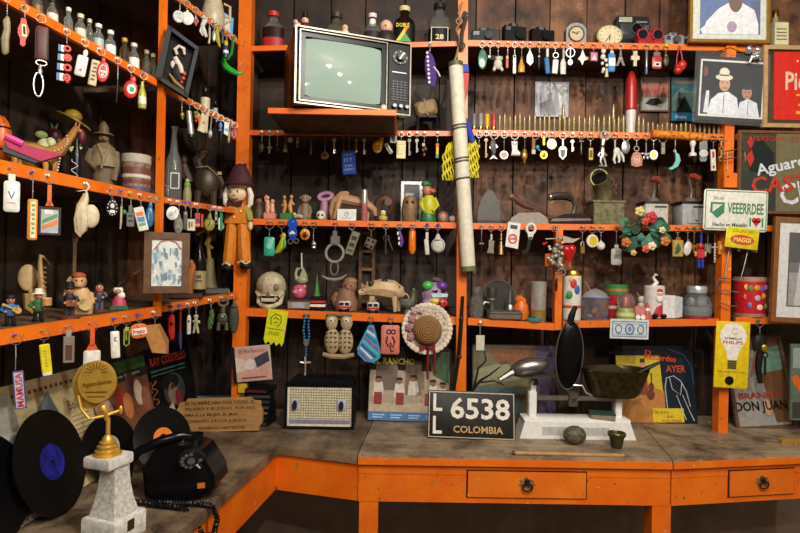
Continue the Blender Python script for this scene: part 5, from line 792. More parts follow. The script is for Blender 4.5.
# ---- hung from the third shelf
hung_row('B3L', [
 (270, 'teal green rounded tag with raised emblem', [('tag', c('2aa088', .35), [Bx(265, 237, 275.4, 256, -1, 1, 2)]), ('emblem', c('7ac8b4'), [Di(270, 246, 2.4, -1.4, -.9, 3.4)])], dict(R=4, top=236)),
 (282, 'yellow and green parrot shaped rubber keychain', [('parrot', c('a8b01c', .4), [El(284, 236, 2.6, 3.4, 1.4), Tu([(284, 238, 0), (283, 245, 0), (279, 251, 0), (276, 253, 0)], [2.4, 4, 3, 1.2])]), ('wing', c('3a9a3c', .4), [El(285.5, 244, 2.2, 5, 1.2, -2)]), ('beak', RED, [El(281.4, 236.4, .9, 1.1, .8, -1)])], dict(R=3.4, top=232)),
 (293.5, 'royal blue round fob with white cloud print and small handcuffs', [('fob', c('1f4cb8', .3), [Di(293, 224, 5.6, -1.4, .6, 5.2, bev=.12), Di(293, 233, 4.8, -1.2, .8, 6.6, bev=.12)]), ('cloud', WHITE, [El(291.5, 233.6, 1.4, 1.2, .4, -1.3), El(293.2, 232.6, 1.6, 1.6, .4, -1.3), El(294.8, 233.6, 1.3, 1.1, .4, -1.3)]), ('handcuffs', STEEL, [To(291, 241.5, 2.4, .5), To(297, 241, 2.2, .5)])], dict(R=2)),
 (305, 'round badge of red yellow and black flag colours', [('badge', c('d0a82c', .4), [Di(305.5, 234.5, 5, -.8, .8, 5.6, bev=.12)]), ('emblem', [c('b83020'), c('1a1a1a'), c('e8d8b0')], [Po([(301, 236), (305.5, 230), (310, 236), (305.5, 240)], -1.05, -.75), Di(305.5, 236, 2, -1.25, -1.06, seg=12), Di(305.5, 230.8, 1.2, -1.2, -.95, seg=10)])], dict(R=3, top=229)),
 (314, 'little silver jingle bell on a short chain', [('bell', SILVER, [El(314.5, 244, 2.4, 2.6), La(314.5, [(2.5, 248), (1.6, 245)], 0, 10)]), ('slot', BLACK, [Bx(313, 245, 316, 245.7, -2.5, -2.1)])], dict(R=3.2, top=241)),
 (352, 'olive drab stamped metal tag hanging askew', [('tag', c('6c6c54', .45, .5), [Ro('d', 18, (353, 243), [Bx(348.6, 231, 357.4, 255.5, -.8, .8, 1)])]), ('stamped_marks', c('2c2c20'), [Ro('d', 18, (353, 243), [Bx(350.4, 236, 355.6, 240, -1, -.7), Bx(350.4, 243, 355.6, 247, -1, -.7), Bx(350.4, 250, 355.6, 251.5, -1, -.7)])])], dict(R=3.4, top=231)),
 (371.5, 'silver dice cube keychain with black spots', [('cube', c('a8a49c', .25, .9), [Ro('d', 22, (371, 243.5), [Bx(365.6, 238, 376.6, 249, -5, 3, 1.4)])]), ('spots', BLACK, [Ro('d', 22, (371, 243.5), [Di(x, y, 1.3, -5.2, -4.8, seg=10) for x, y in ((368.4, 241), (373.8, 241), (368.4, 246.4), (373.8, 246.4))])])], dict(R=3.6, top=237)),
 (386, 'dark bronze skeleton key keychain', [('key', c('3a332a', .4, .9), [To(386, 238, 2.4, .7), Bx(385.4, 240, 386.8, 254, -.5, .5), Bx(386.6, 250, 389, 251, -.4, .4), Bx(386.6, 252.6, 389, 253.6, -.4, .4)]), ('second_key', c('4a4238', .4, .9), [Ro('d', -24, (387, 236), [To(387, 238, 2, .6), Bx(386.5, 240, 387.7, 251, -1.6, -.8)])])], dict(R=3, top=235)),
 (399.5, 'purple and white striped curved fob', [('fob', c('5a3a8a', .4), [Tu([(399, 231, 0), (400.5, 236, 0), (402, 242, 0), (401, 247, 0)], [1.6, 2.3, 2.3, 1.4])]), ('stripes', c('d8d0dc'), [Bx(397.2, 232, 399, 235, -1.6, 0), Bx(398.4, 237, 400, 240, -1.9, 0), Bx(398.6, 242, 400.2, 245, -1.9, 0)])], dict(R=3, top=230)),
 (412.5, 'bright orange capsule shaped keychain', [('capsule', c('e8740e', .3), [Tu([(412.5, 229.5, 0), (412.5, 232, 0), (412.5, 250, 0), (412.5, 254, 0)], [1.6, 3.5, 3.7, 1.6])]), ('collar', c('b85a10'), [To(412.5, 231, 2.8, .6, 0, 'z')])], dict(R=2.8, top=228.5)),
 (427, 'chrome and white clasp knife keychain', [('handle', c('c8c6be', .3), [Ro('d', -6, (427, 246), [Bx(424.8, 239, 429.2, 255, -1, 1, 1.2)])]), ('bolster', SILVER, [Bx(425.4, 232, 428.8, 240, -.8, .8, .6)])], dict(R=2.8, top=231, pc='b')),
 (438, 'white leather pear shaped pouch keychain', [('pouch', c('c4bfb4', .5), [El(438.4, 245.4, 7, 7.6, 2.2), Tu([(438, 240, 0), (438, 234, 0)], [4, 1.2])]), ('stitching', c('8f8a80'), [To(438.4, 245.4, 5.6, .25, -1.6, ry=6.2)])], dict(R=2.8, top=233, pc='b')),
])
K('B3L', 335.5, 'pair of full size steel handcuffs, one cuff hanging open', [('lock_case', STEEL, [Bx(331, 236, 340.5, 245, -2, 2, 1), Bx(333.4, 231, 337.6, 237, -1.2, 1.2)]), ('closed_cuff', SILVER, [To(335.3, 253, 9, 1.4, 0, ry=9)]), ('link', STEEL, [To(335.3, 268, 4, .9, 0, ry=7)]), ('open_cuff', SILVER, [Tu([(323, 276, 0), (329, 279, 0), (336, 279.6, 0), (343, 278, 0), (348, 274.6, 0)], [.6, 1.4, 1.5, 1.4, .6])])], R=2.4, top=231, name='handcuffs', cat='handcuffs')

# ---- fourth shelf
BONE = c('c4b896', .55, v=.3, sc=30)
stand('B4L', 271, 308, .09, 'skull', 'cream ceramic human skull grinning on the lower shelf', 'skull', [('cranium', BONE, [El(271, 287, 15, 15, 15), Tu([(259, 292, -6), (262, 297, -9)], [3, 2.4]), Tu([(283, 292, -6), (280, 297, -9)], [3, 2.4]), Bx(262.5, 293, 279.5, 301, -13, 2, 3)]), ('jaw', BONE, [Tu([(259, 294, -3), (260.5, 303, -7), (266, 306, -12), (271, 306.6, -13.5), (276, 306, -12), (281.5, 303, -7), (283, 294, -3)], [2, 2.4, 2.5, 2.6, 2.5, 2.4, 2])]), ('eye_socket', c('7c6e50'), [El(264.6, 287.5, 4.2, 3.8, 1.6, -12.2)]), ('eye_socket', c('7c6e50'), [El(277.4, 287.5, 4.2, 3.8, 1.6, -12.2)]), ('nose_hole', c('6a5c40'), [Po([(271, 291), (273.4, 296.4), (268.6, 296.4)], -15.2, -12)]), ('mouth_gap', c('2a2018'), [Bx(265, 300.8, 277, 302.2, -13.4, -9)])]
  +[('tooth', c('d8ceb0', .4), [Bx(264.4+i*2, 298, 266.1+i*2, 301.6, -13.9, -12.4, .4)]) for i in range(7)])
stand('B4L', 300, 309, .05, 'book_pile', 'small dark red book lying flat under the pink ornament', 'book', [('cover', c('5a2a2c', .5), [Bx(288.5, 299, 311, 309, -9, 9, 1)]), ('page_block', c('8a8074'), [Bx(289.6, 301, 311.3, 307.4, -9.3, 8.6)]), ('paper_label', c('a8a4ac'), [Bx(294, 301.6, 306, 307, -9.7, -9.2)])])
bk = SH['B4L']; 
stand('B4L', 299.5, 298.5, .05, 'pink_ornament', 'round pink pig ornament balanced on the red book', 'ornament', [('body', c('c8607c', .35), [El(299, 291, 7.4, 7.4, 6.6)]), ('snout', c('d87a90', .35), [El(296, 291, 2.4, 2, 1.6, -6)]), ('eyes', BLACK, [El(294.5, 287.6, .7, .7, .5, -5.4), El(299.6, 287.4, .7, .7, .5, -6)]), ('ear', c('d87a90', .35), [El(304.5, 285.6, 2, 2.2, 1.4, -2)])], lift=10.2*bk['t']/8)
stand('B4L', 301, 283.5, .05, 'swan_candle', 'pale green swan shaped candle with a tall wick', 'candle', [('swan', c('9aa07c', .45), [El(302, 279, 6, 4.2, 4), Tu([(297, 279, 0), (295.4, 273, 0), (297, 268, 0), (299.6, 267.6, 0)], [2, 1.5, 1.5, 1.2]), Po([(299, 278), (303, 266), (307, 274), (307, 280)], -2, 2)]), ('wick', c('c8c4b4'), [Tu([(301.4, 268, 0), (301, 252, 0)], [.9, .7])])], lift=25.5*bk['t']/8)
stand('B4L', 318, 310, .03, 'toy_cart', 'black and white toy tram with red stripe and green fir on top', 'toy', [('body', c('1a1a1c', .35), [Bx(311.5, 295.5, 325, 305, -5, 6, 1.6)]), ('stripe', [c('c03028'), WHITE], [Bx(311, 300, 325.4, 302, -5.4, 6.3), Bx(311, 303.5, 325.4, 306, -5.4, 6.3)]), ('wheels', BLACK, [Di(314.4, 308, 2.2, -5.2, 6, seg=14), Di(322, 308, 2.2, -5.2, 6, seg=14)]), ('fir', c('3a7a34', .6), [La(316.5, [(3.6, 296), (2.2, 290), (2.6, 290), (1.2, 283), (.4, 274)], 0, 10)])])
stand('B4L', 345, 309, .1, 'clay_bust', 'terracotta bust of a broad face with raised brow', 'figurine', [('bust', c('8a6248', .6), [La(346, [(11, 309), (12, 300), (9, 293), (8, 287)], 0, 16, .75), El(349, 285, 8, 7.6, 6), Tu([(337, 303, 0), (334, 297, 0), (337, 291, 0)], [4, 4, 2.6])]), ('hair', c('9a6e50', .6), [El(350, 280, 7, 4.4, 5.4)]), ('nose', c('9a6e50', .6), [El(348, 286, 1.4, 2.2, 1.6, -6)]), ('eyes', c('3a2418'), [El(345.4, 284, 1, .7, .4, -5.6), El(351, 284, 1, .7, .4, -5.6)])])
def van(key, x, by, label, fir=False):
    stand(key, x, by, .015, 'toy_van', label, 'toy', [('body', c('d8d4cc', .35), [Bx(x-6, by-11, x+6, by-2, -4, 5, 2)]), ('stripe', RED, [Bx(x-6.2, by-6, x+6.2, by-4, -4.3, 5.3)]), ('windows', c('22282c', .15), [Bx(x-4.8, by-9.6, x-.6, by-6.6, -4.3, -3.9), Bx(x+.6, by-9.6, x+4.8, by-6.6, -4.3, -3.9)]), ('wheels', BLACK, [Di(x-3.4, by-1.9, 1.9, -4.2, -2, seg=12), Di(x+3.4, by-1.9, 1.9, -4.2, -2, seg=12)]), ('roof_lamp', c('c02820'), [El(x, by-11.6, 1.2, 1)])])
van('B4L', 344.5, 312, 'white toy ambulance with red stripe in front of the clay bust'); van('B4L', 373, 313, 'white toy ambulance with red stripe under the spotted boar')
stand('B4L', 383, 313, .09, 'ceramic_boar', 'cream ceramic boar with black patches and pointed ears', 'figurine', [('body', c('c8ab80', .5), [Tu([(361, 293, 0), (366, 292, 0), (372, 290, 0), (382, 289.5, 0), (392, 291, 0), (400, 294, 0), (403, 297, 0)], [3.2, 5, 8, 10, 10, 7, 2.5]), Tu([(358.4, 294.5, -2), (363, 293, -1)], [2.8, 4])]+[Tu([(x, 297, d), (x+s, 312, d)], [3.2, 1.7]) for x, s, d in ((372, -2, -4), (374, -1, 4), (394, 1, -4), (397, 2, 4))]+[Tu([(402, 293, 0), (407, 295, 0), (409, 299, 0)], [1.2, .7, .5])]), ('patch', c('3a3028', .5), [El(371, 284.6, 3, 3.4, 3, -5)]), ('patch', c('3a3028', .5), [El(384, 281.6, 3.4, 2.4, 4, -3)]), ('patch', c('3a3028', .5), [El(398, 289, 2.4, 3, 2.4, -4)]), ('ears', c('b08c60', .5), [Po([(365, 288), (367, 282), (370, 286)], -4, -2.6), Po([(361, 289), (361, 284), (365, 287)], -2, -.6)]), ('eye', BLACK, [El(362.6, 291.4, .8, .8, .5, -4.6)])])
stand('B4L', 412, 314, .08, 'glass_bowl', 'small clear footed glass bowl', 'glass', [('bowl', glass('e0e4e0'), [La(408, [(4, 314), (4.4, 313), (2, 310), (7, 306), (8.6, 300), (8.2, 300), (6.4, 305), (1, 309)], 0, 20)]), ('rim', glass('ffffff'), [To(408, 300, 8.4, .4, 0, 'z', seg=24)])])
stand('B4L', 412, 310, .16, 'jar', 'small olive glazed jar at the back of the shelf', 'jar', [('jar', c('5a5434', .3), [La(413, [(5, 310), (6, 304), (5.6, 296), (3.4, 291), (3.8, 288)], 0, 16)]), ('lid', c('3a3624', .4), [La(413, [(4, 288), (3.6, 286), (1, 284.6)], 0, 14)])])
stand('B4L', 434, 316, .06, 'painted_pig', 'ceramic pig head bank painted in rainbow patches', 'bank', [('head', c('9a7ca0', .35), [El(434, 297, 13.5, 14, 11), El(428, 305, 7, 6.4, 7, -4)]), ('green_brow', c('4ab054', .35), [El(427, 287, 6, 5, 5, -6)]), ('yellow_cheek', c('d0c040', .35), [El(434, 302, 7, 4, 5, -7.4)]), ('purple_brow', c('6a3a94', .35), [El(441, 287, 5.6, 4.6, 4.4, -6)]), ('snout', c('c84434', .35), [El(441, 303.5, 6, 5.2, 5, -8)], [('nostrils', c('4a1810'), [El(439, 303.5, 1, 1.4, .6, -12.6), El(443, 303.5, 1, 1.4, .6, -12.6)])]), ('eyes', c('16121a'), [Po([(431, 291.5), (437, 290.5), (436, 294)], -11.6, -10.4), Po([(440, 290.5), (446, 291), (442, 294)], -11.2, -9.4)]), ('eyelids', c('b8d8dc', .35), [Po([(430, 295), (437, 293.6), (447, 294.4), (446, 297.6), (432, 298)], -11.3, -9)]), ('ears', c('5a5048', .5), [Tu([(430, 283, 0), (433, 280, -2), (438, 281, -2), (442, 283, 0)], [1.2, 2.4, 2.4, 1.2])])])
# small ladder standing at the back
stand('B4L', 366, 309, .24, 'wooden_ladder', 'small rough wooden ladder leaning at the back of the shelf', 'ladder', [('rail', c('6a4a30', .6), [Bx(358, 222, 361.4, 309, -1.5, 1.5)]), ('rail', c('6a4a30', .6), [Bx(371, 222, 374.4, 309, -1.5, 1.5)])]+[('rung', c('8a6a48', .6), [Bx(361.4, y, 371, y+3, -1, 1)]) for y in (232, 250, 268, 286, 300)])
# ---- hung from the fourth shelf
K('B4L', 276, 'fluorescent yellow cardboard tag with a drawn figure and torn foot', [('tag', c('d8dc1c', .5), [Ro('d', 8, (276, 326), [Po([(266.5, 309.5), (287, 309.5), (287, 341), (285.5, 345), (283, 341.5), (280, 345), (277.5, 341.5), (274.5, 345), (272, 341.5), (269, 345), (266.5, 341)], -.4, .4)])]), ('drawing', c('4a4a14'), [Ro('d', 8, (276, 326), [Tu([(272, 325, -.6), (270.6, 318, -.6), (275, 313.6, -.6), (280.6, 315, -.6), (281.6, 321, -.6), (278.6, 326, -.6)], .45, 5), Tu([(273, 319, -.6), (276, 317, -.6), (279, 319, -.6)], .4, 5), Tu([(274, 322, -.6), (278, 322, -.6)], .4, 5), Bx(268.5, 328.4, 285, 329, -.6, -.3), Tx('DIJE', 276, 333.6, 11, 4, -.6)])])], R=1, name='cardboard_tag', cat='tag', pc='s', out=1)
K('B4L', 307, 'blue bead rosary with a silver crucifix', [('blue_beads', c('2a6a94', .2), [El(304.6+.5*math.sin(i), 315+i*3.1, 1.3, 1.4) for i in range(9)]+[El(309.2+.5*math.cos(i), 315+i*3.1, 1.3, 1.4) for i in range(9)]+[El(307, 346+i*2.8, 1.1, 1.2) for i in range(4)]), ('medal', c('a8aab0', .3, .9), [Di(307, 342, 2.8, -.6, .6, 3.4)]), ('crucifix', SILVER, [Bx(305.6, 356, 307.4, 375, -.6, .6), Bx(301, 361, 312, 363, -.6, .6)], [('figure', c('d0ccc4', .3, .8), [Tu([(302, 361.6, -1), (306.5, 363, -1.2), (311, 361.6, -1)], .6), Tu([(306.5, 362, -1.2), (306.6, 371, -1.2)], .8)])])], R=2.2, name='rosary', cat='rosary')
MAC = c('b09c78', .8, v=.4, sc=180)
K('B4L', 339.5, 'pair of beige macrame owls knotted side by side', [('left_owl', MAC, [El(332, 322, 6, 8.5, 3), El(333, 341, 8, 13, 4)]), ('right_owl', MAC, [El(347, 322, 6, 8.5, 3), El(346, 341, 8, 13, 4)]), ('brow', c('8a6a50', .8), [Bx(327, 313, 352, 316, -2.6, 1, 1)]), ('eyes', c('e0d8c4', .6), [El(332, 320, 2.6, 2.6, 1, -2.8), El(347, 320, 2.6, 2.6, 1, -2.8)]), ('pupils', BLACK, [El(332, 320, 1, 1, .6, -3.7), El(347, 320, 1, 1, .6, -3.7)]), ('knots', c('6a5a40', .8), [El(328+(i % 3)*4.4, 332+(i//3)*4.6, 1.4, .9, .9, -3.9) for i in range(12)]+[El(342+(i % 3)*4.4, 332+(i//3)*4.6, 1.4, .9, .9, -3.9) for i in range(12)]), ('perch', c('9a8464', .7), [Tu([(324, 354, 0), (332, 356, -1), (346, 356, -1), (355, 354, 0)], [2, 2.6, 2.6, 2])])], R=1.6, name='macrame_owls', cat='ornament', out=1)
PL = lambda t: (369.6-11*t, 326+26*t)
PR = lambda t: (374+6.6*min(1, t/.55)-max(0, t-.55)*30, 327+28*min(1, t/.55)+max(0, t-.55)*13)
K('B4L', 371, 'striped crocheted pouch in turquoise, purple and white', [('pouch', c('3a98b8', .8), [Po([(369, 325), (374, 325), (381, 350), (381, 357), (375, 362), (366, 361), (359, 354), (358, 348)], -2, 2)])]+[('stripe', c(('7a4aa0', 'd8d0dc', '2a7aa8', 'a04a90', '58b4c4', '2a4a8a', 'd8d0dc', '7a4aa0')[i], .8), [Po([PL(i/8+.02), PR(i/8+.02), PR(i/8+.085), PL(i/8+.085)], -2.4, -1.95)]) for i in range(8)], R=3, top=325, name='crochet_pouch', cat='pouch')
K('B4L', 390.5, 'salmon pink leather tag with a dark painted scroll', [('tag', c('c8705c', .55), [Bx(381.5, 325, 400, 354, -1, 1, 2)]), ('scroll', c('4a1c18'), [To(389, 331.5, 2, .7, -1.2), To(393.6, 331.5, 2, .7, -1.2), Tu([(388, 336, -1.2), (386.6, 341, -1.2), (388.6, 346, -1.2), (391, 342, -1.2), (393.6, 347, -1.2), (395, 341, -1.2), (392.6, 336, -1.2)], .9, 6), Tu([(390.6, 345, -1.2), (391.5, 351, -1.2), (394.5, 350, -1.2)], .8, 6)])], R=2.6, top=324, name='leather_tag', cat='tag')
K('B4L', 428, 'straw hat with lace brim, dusty pink flowers and red ribbons', [
 ('brim', c('c8bba4', .8, v=.45, sc=90), [Di(427, 328, 25, -3, -1.4, 25.5, seg=40)]), ('lace', c('d8cdbb', .75), [El(427+22.8*cos(i*pi/17), 328+23.2*sin(i*pi/17), 2.7, 2.7, .8, -3.0) for i in range(34)]),
 ('crown', wood('straw_weave', '6a4a28', '9a7444', (400, 400, 400), r=.75), [El(427, 329.5, 13, 13.5, 12, -4)]), ('straw_coils', c('8a6438', .75), [To(427, 329.5, 13*cos(t), 1, -4-12*sin(t), ry=13.5*cos(t), seg=26) for t in (.2, .4, .6, .8, 1.0, 1.2, 1.4)]), ('hat_band', c('8a6a50', .7), [To(427, 329.5, 13.2, 1.5, -5, ry=13.6, seg=28)])]
 +[('flower', c(col, .7), [El(x, y, 3, 2.8, 2, -5)]+[El(x+2.6*cos(a), y+2.6*sin(a), 1.7, 1.7, 1.2, -5.4) for a in (0, 1.26, 2.5, 3.8, 5.0)]) for x, y, col in ((412, 318, 'b07c84'), (409, 327, '9a6a74'), (414, 310, 'c09ca0'), (411, 336, 'a87880'), (420, 309, 'b8a8a0'))]
 +[('ribbon', c('7a1420', .5), [Tu([(x, 344, -6), (x+s, 356, -4), (x+s*.6, 366, -4), (x+s*1.4, y1, -4)], [1.4, 1.3, 1.2, 1])]) for x, s, y1 in ((428, 0, 378), (433, 2.2, 372))]+[('bow', c('7a1420', .5), [Po([(420, 342), (427, 346), (420, 350)], -7, -5.6), Po([(435, 342), (428, 346), (435, 350)], -7, -5.6)])], R=1.2, name='decorated_hat', cat='hat', out=2, turn=0)

# ---- middle post: paper roll, pennant, nets, rope
P = onY(462, 166, -.045); u = depth(P)/F
ROLL = [Tu([(454, 66, 0), (470, 268, 0)], 7.2, 20)]
mk('paper_roll', 'long white cardboard tube bound with dark cords on the middle post', 'tube', P, 0, u, (462, 166), [('tube', c('d8d2bc', .6, v=.1), ROLL), ('end_cap', c('4a5030', .5), [Tu([(453.7, 62.5, 0), (454, 67, 0)], 7.5, 20)]), ('end_cap', c('6a6a40', .5), [Tu([(469.8, 266, 0), (470.2, 271, 0)], 7.5, 20)])]
   +[('cord', c('4a4630', .6), [Tu([(454+16*(y-66)/202-.3, y-.9, 0), (454+16*(y-66)/202, y+.9, 0)], 7.55, 20)]) for y in (126, 129, 159, 162, 179)])
P = onY(466, 78, -.03); mk('flag_pennant', 'narrow blue and red flag ribbon on the middle post', 'ribbon', P, 0, depth(P)/F, (464, 78), [('red_strip', c('c02a28', .6), [Po([(461, 72), (467, 72), (466, 92), (463, 105), (461, 92)], -.5, .5)]), ('blue_strip', c('2034a0', .6), [Po([(460, 64), (466, 64), (467, 73), (460.6, 73)], -.5, .5)])])
P = onY(470, 120, -.02); mk('string_net', 'yellow knotted string nets hung from a blue cord beside the white tube', 'net', P, 0, depth(P)/F, (470, 120), [('blue_cord', c('2036b0', .7), [Tu([(465, 118, 0), (468, 126, 0), (471, 136, 0), (473, 142, 0)], [1.5, 2.6, 3.4, 3])]), ('net', c('d8cc1c', .7), [Tu([(472+a*1.0*math.sin(j*1.1+a*2), 140+j*3.2, -2+2*math.cos(j+a)) if 0 else (474+a*(1.5+min(j, 3)*.9)+.9*math.sin(j*2.2+a*3), 140+j*3.4, 1.6*math.cos(j*1.7+a)) for j in range(12)], .9, 5) for a in (-1.4, -.9, -.4, .1, .6, 1.1)]), 
   ('net', c('d8cc1c', .7), [Tu([(451+a*(1+min(j, 4)*1.0)+.9*math.sin(j*2.1+a*3), 143+j*3.4, 1.6*math.cos(j*1.7+a)) for j in range(12)], .9, 5) for a in (-1.4, -.9, -.4, .1, .6, 1.1)]), ('tie', c('c8bc18', .7), [Tu([(451, 144, 0), (460, 136, 8), (470, 132, 2)], 1)])])
P = onY(462, 28, -.03); mk('rope', 'knotted brown rope and old iron hinge tied to the middle post', 'rope', P, 0, depth(P)/F, (462, 28), [('rope', c('8a7458', .8), [Tu([(462, 2, 0), (458, 14, -1), (461, 22, -2), (456, 30, -1), (460, 40, -1), (457, 56, 0), (454, 64, 0)], 1.1), To(459, 22, 3, .9, -1.5)]), ('hinge', c('4a3c34', .6, .5), [Tu([(464, 12, -1), (465, 20, -2), (462, 34, -2), (461, 48, -1)], [1.5, 2.2, 1.8, 2.4]), To(465, 16, 2.8, 1, -2), To(462, 46, 2.8, 1, -1.5)])])
P = onY(460, 330, -.012); mk('walking_stick', 'thin dark stick tied along the lower middle post', 'stick', P, 0, depth(P)/F, (460, 330), [('stick', c('1c1814', .5), [Tu([(462, 296, -2), (460.6, 330, -2), (459, 356, -2), (454, 396, -2)], [1.5, 2, 2, 1.4])]), ('knot', c('3a3026'), [El(459.6, 356, 2.6, 2, 2.2, -2), El(461, 318, 2.4, 1.8, 2.2, -2)])])

# ================================================================== back shelving, bay with the cameras, irons and mills
def camera_parts(x0, y0, x1, y1, body, lens, flash=None, lx=.6):
    cx = x0+(x1-x0)*lx; cy = (y0+y1)/2+1; r = (y1-y0)*.27
    ps = [('body', body, [Bx(x0, y0+2.5, x1, y1, -4, 5, 1.4), Bx(x0+(x1-x0)*.25, y0, x0+(x1-x0)*.62, y0+4, -3, 4, .8)]), ('lens', lens, [Di(cx, cy, r, -7, -3.8, bev=.1), Di(cx, cy, r*.6, -7.6, -6.8)]),
          ('viewfinder', c('5a6068', .15), [Bx(x0+(x1-x0)*.32, y0+1, x0+(x1-x0)*.5, y0+3.6, -4.3, -3)]), ('shutter_button', SILVER, [La(x1-3, [(1.1, y0+2.6), (1.1, y0+1.6)], 0, 10)])]
    if flash: ps.append(('flash', flash, [Bx(x0+1.5, y0+4, x0+(x1-x0)*.28, y0+8, -4.6, -3.9, .4)]))
    return ps
stand('B1R', 485.5, 41, .04, 'film_camera', 'low black compact film camera beside the middle post', 'camera', camera_parts(471.5, 25, 500, 41, c('1a1a1c', .35), c('3a3c40', .2, .5), c('8a8c90', .2)), turn=-8)
stand('B1R', 514, 41, .04, 'film_camera', 'tall black compact film camera tilted between two others', 'camera', camera_parts(502, 20.5, 526, 41, c('151517', .35), c('2c2e32', .2, .5), c('5a5c60', .2), .68), turn=12)
stand('B1R', 541.5, 42, .04, 'film_camera', 'black compact film camera beside the grey alarm clock', 'camera', camera_parts(529, 24.5, 554, 42, c('101012', .3), c('26282c', .2, .5)), turn=10)
def clock_hands(cx, cy, r, d, a1, a2): return [Ro('d', a1, (cx, cy), [Bx(cx-.4, cy-r*.55, cx+.4, cy+.6, d-.3, d)]), Ro('d', a2, (cx, cy), [Bx(cx-.3, cy-r*.8, cx+.3, cy+.6, d-.6, d-.3)])]
stand('B1R', 575, 42, .04, 'alarm_clock', 'square grey alarm clock with domed top', 'clock', [('case', c('8a8880', .4), [Po([(565, 42), (565, 26), (569, 21.5), (575, 20), (581, 21.5), (585, 26), (585, 42)], -4, 6)]), ('dial', c('b8a888', .4), [Di(575, 31.5, 7, -4.6, -4)]), ('bezel', DSTEEL, [To(575, 31.5, 7.4, .9, -4.3)]), ('hands', BLACK, clock_hands(575, 31.5, 6.5, -4.7, 50, -70))])
stand('B1R', 608.5, 43, .04, 'desk_clock', 'round cream faced clock in a brass drum', 'clock', [('case', c('9a8c6c', .35, .7), [Di(608.5, 33, 13.6, -3, 8, 11.2, bev=.04)]), ('dial', c('cdbf98', .45), [Di(608.5, 33, 11.6, -3.5, -2.9, 9.4)]), ('hands', BLACK, clock_hands(608.5, 33, 9, -3.6, 185, 215)), ('numerals', c('4a4030'), [El(608.5+9.6*sin(i*pi/6), 33-7.8*cos(i*pi/6), .6, .6, .2, -3.5) for i in range(12)]), ('stand_foot', c('6a5c40', .4, .6), [Bx(602, 42, 615, 43.4, -2, 6)])])
stand('B1R', 631, 43, .11, 'instant_camera', 'boxy black instant camera with a flip up flash', 'camera', [('body', c('2a2c30', .45), [Bx(617, 18, 648, 43, -5, 10, 1.2)]), ('top', c('1c1e20', .4), [Po([(613.5, 18), (616, 6.5), (646.5, 7.5), (648, 18)], -4, 8)], [('flash', c('a8a48c', .2), [Bx(617, 8, 630, 13, -4.6, -4, .6)]), ('model_strip', c('7a7c80'), [Bx(634, 12, 645, 13.4, -4.4, -4)])]), ('lens', c('0c0c0e', .15), [Di(634, 20, 5, -7, -4.6, bev=.1)], [('lens_ring', c('4a4c50', .3), [To(634, 20, 5.2, .6, -6)])]), ('viewfinder', c('50545a', .15), [Bx(641, 16.5, 646, 21, -5.6, -5)]), ('print_slot', c('0a0a0a'), [Bx(618.5, 30, 646.5, 33, -5.5, -5)]), ('front_panel', c('3a3c40', .45), [Bx(618, 15, 629, 26, -5.6, -5, .5)])])
stand('B1R', 648, 43.5, .03, 'toy_binoculars', 'red plastic toy binoculars', 'toy', [('barrel', c('b01c28', .3), [Tu([(641, 33, -4), (641, 33, 8)], [6, 5]), Bx(637, 27, 645, 43.5, -3, 5, 1)]), ('barrel', c('b01c28', .3), [Tu([(656, 33, -4), (656, 33, 8)], [6, 5]), Bx(652, 27, 661.5, 43.5, -3, 5, 1)]), ('bridge', c('8a1420', .35), [Bx(644, 29, 653, 41, -1, 4, .8)]), ('lens', c('1a1a20', .1), [Di(641, 33, 4.6, -4.6, -4)]), ('lens', c('1a1a20', .1), [Di(656, 33, 4.6, -4.6, -4)])])
stand('B1R', 673, 44, .04, 'silver_camera', 'silver compact camera beside the gilt portrait frame', 'camera', camera_parts(663, 29.5, 683, 44, c('a8a8a8', .3, .4), c('5a5c60', .2, .5), c('3a3c40', .2), .55))
stand('B1R', 687, 44, .03, 'film_canister', 'small black film canister with grey lid', 'canister', [('can', c('1c1c1e', .4), [La(687, [(3.4, 44), (3.5, 43), (3.5, 36)], 0, 14)]), ('lid', c('8a8a88', .4), [La(687, [(3.7, 36.4), (3.7, 34.6), (3, 34)], 0, 14)])])
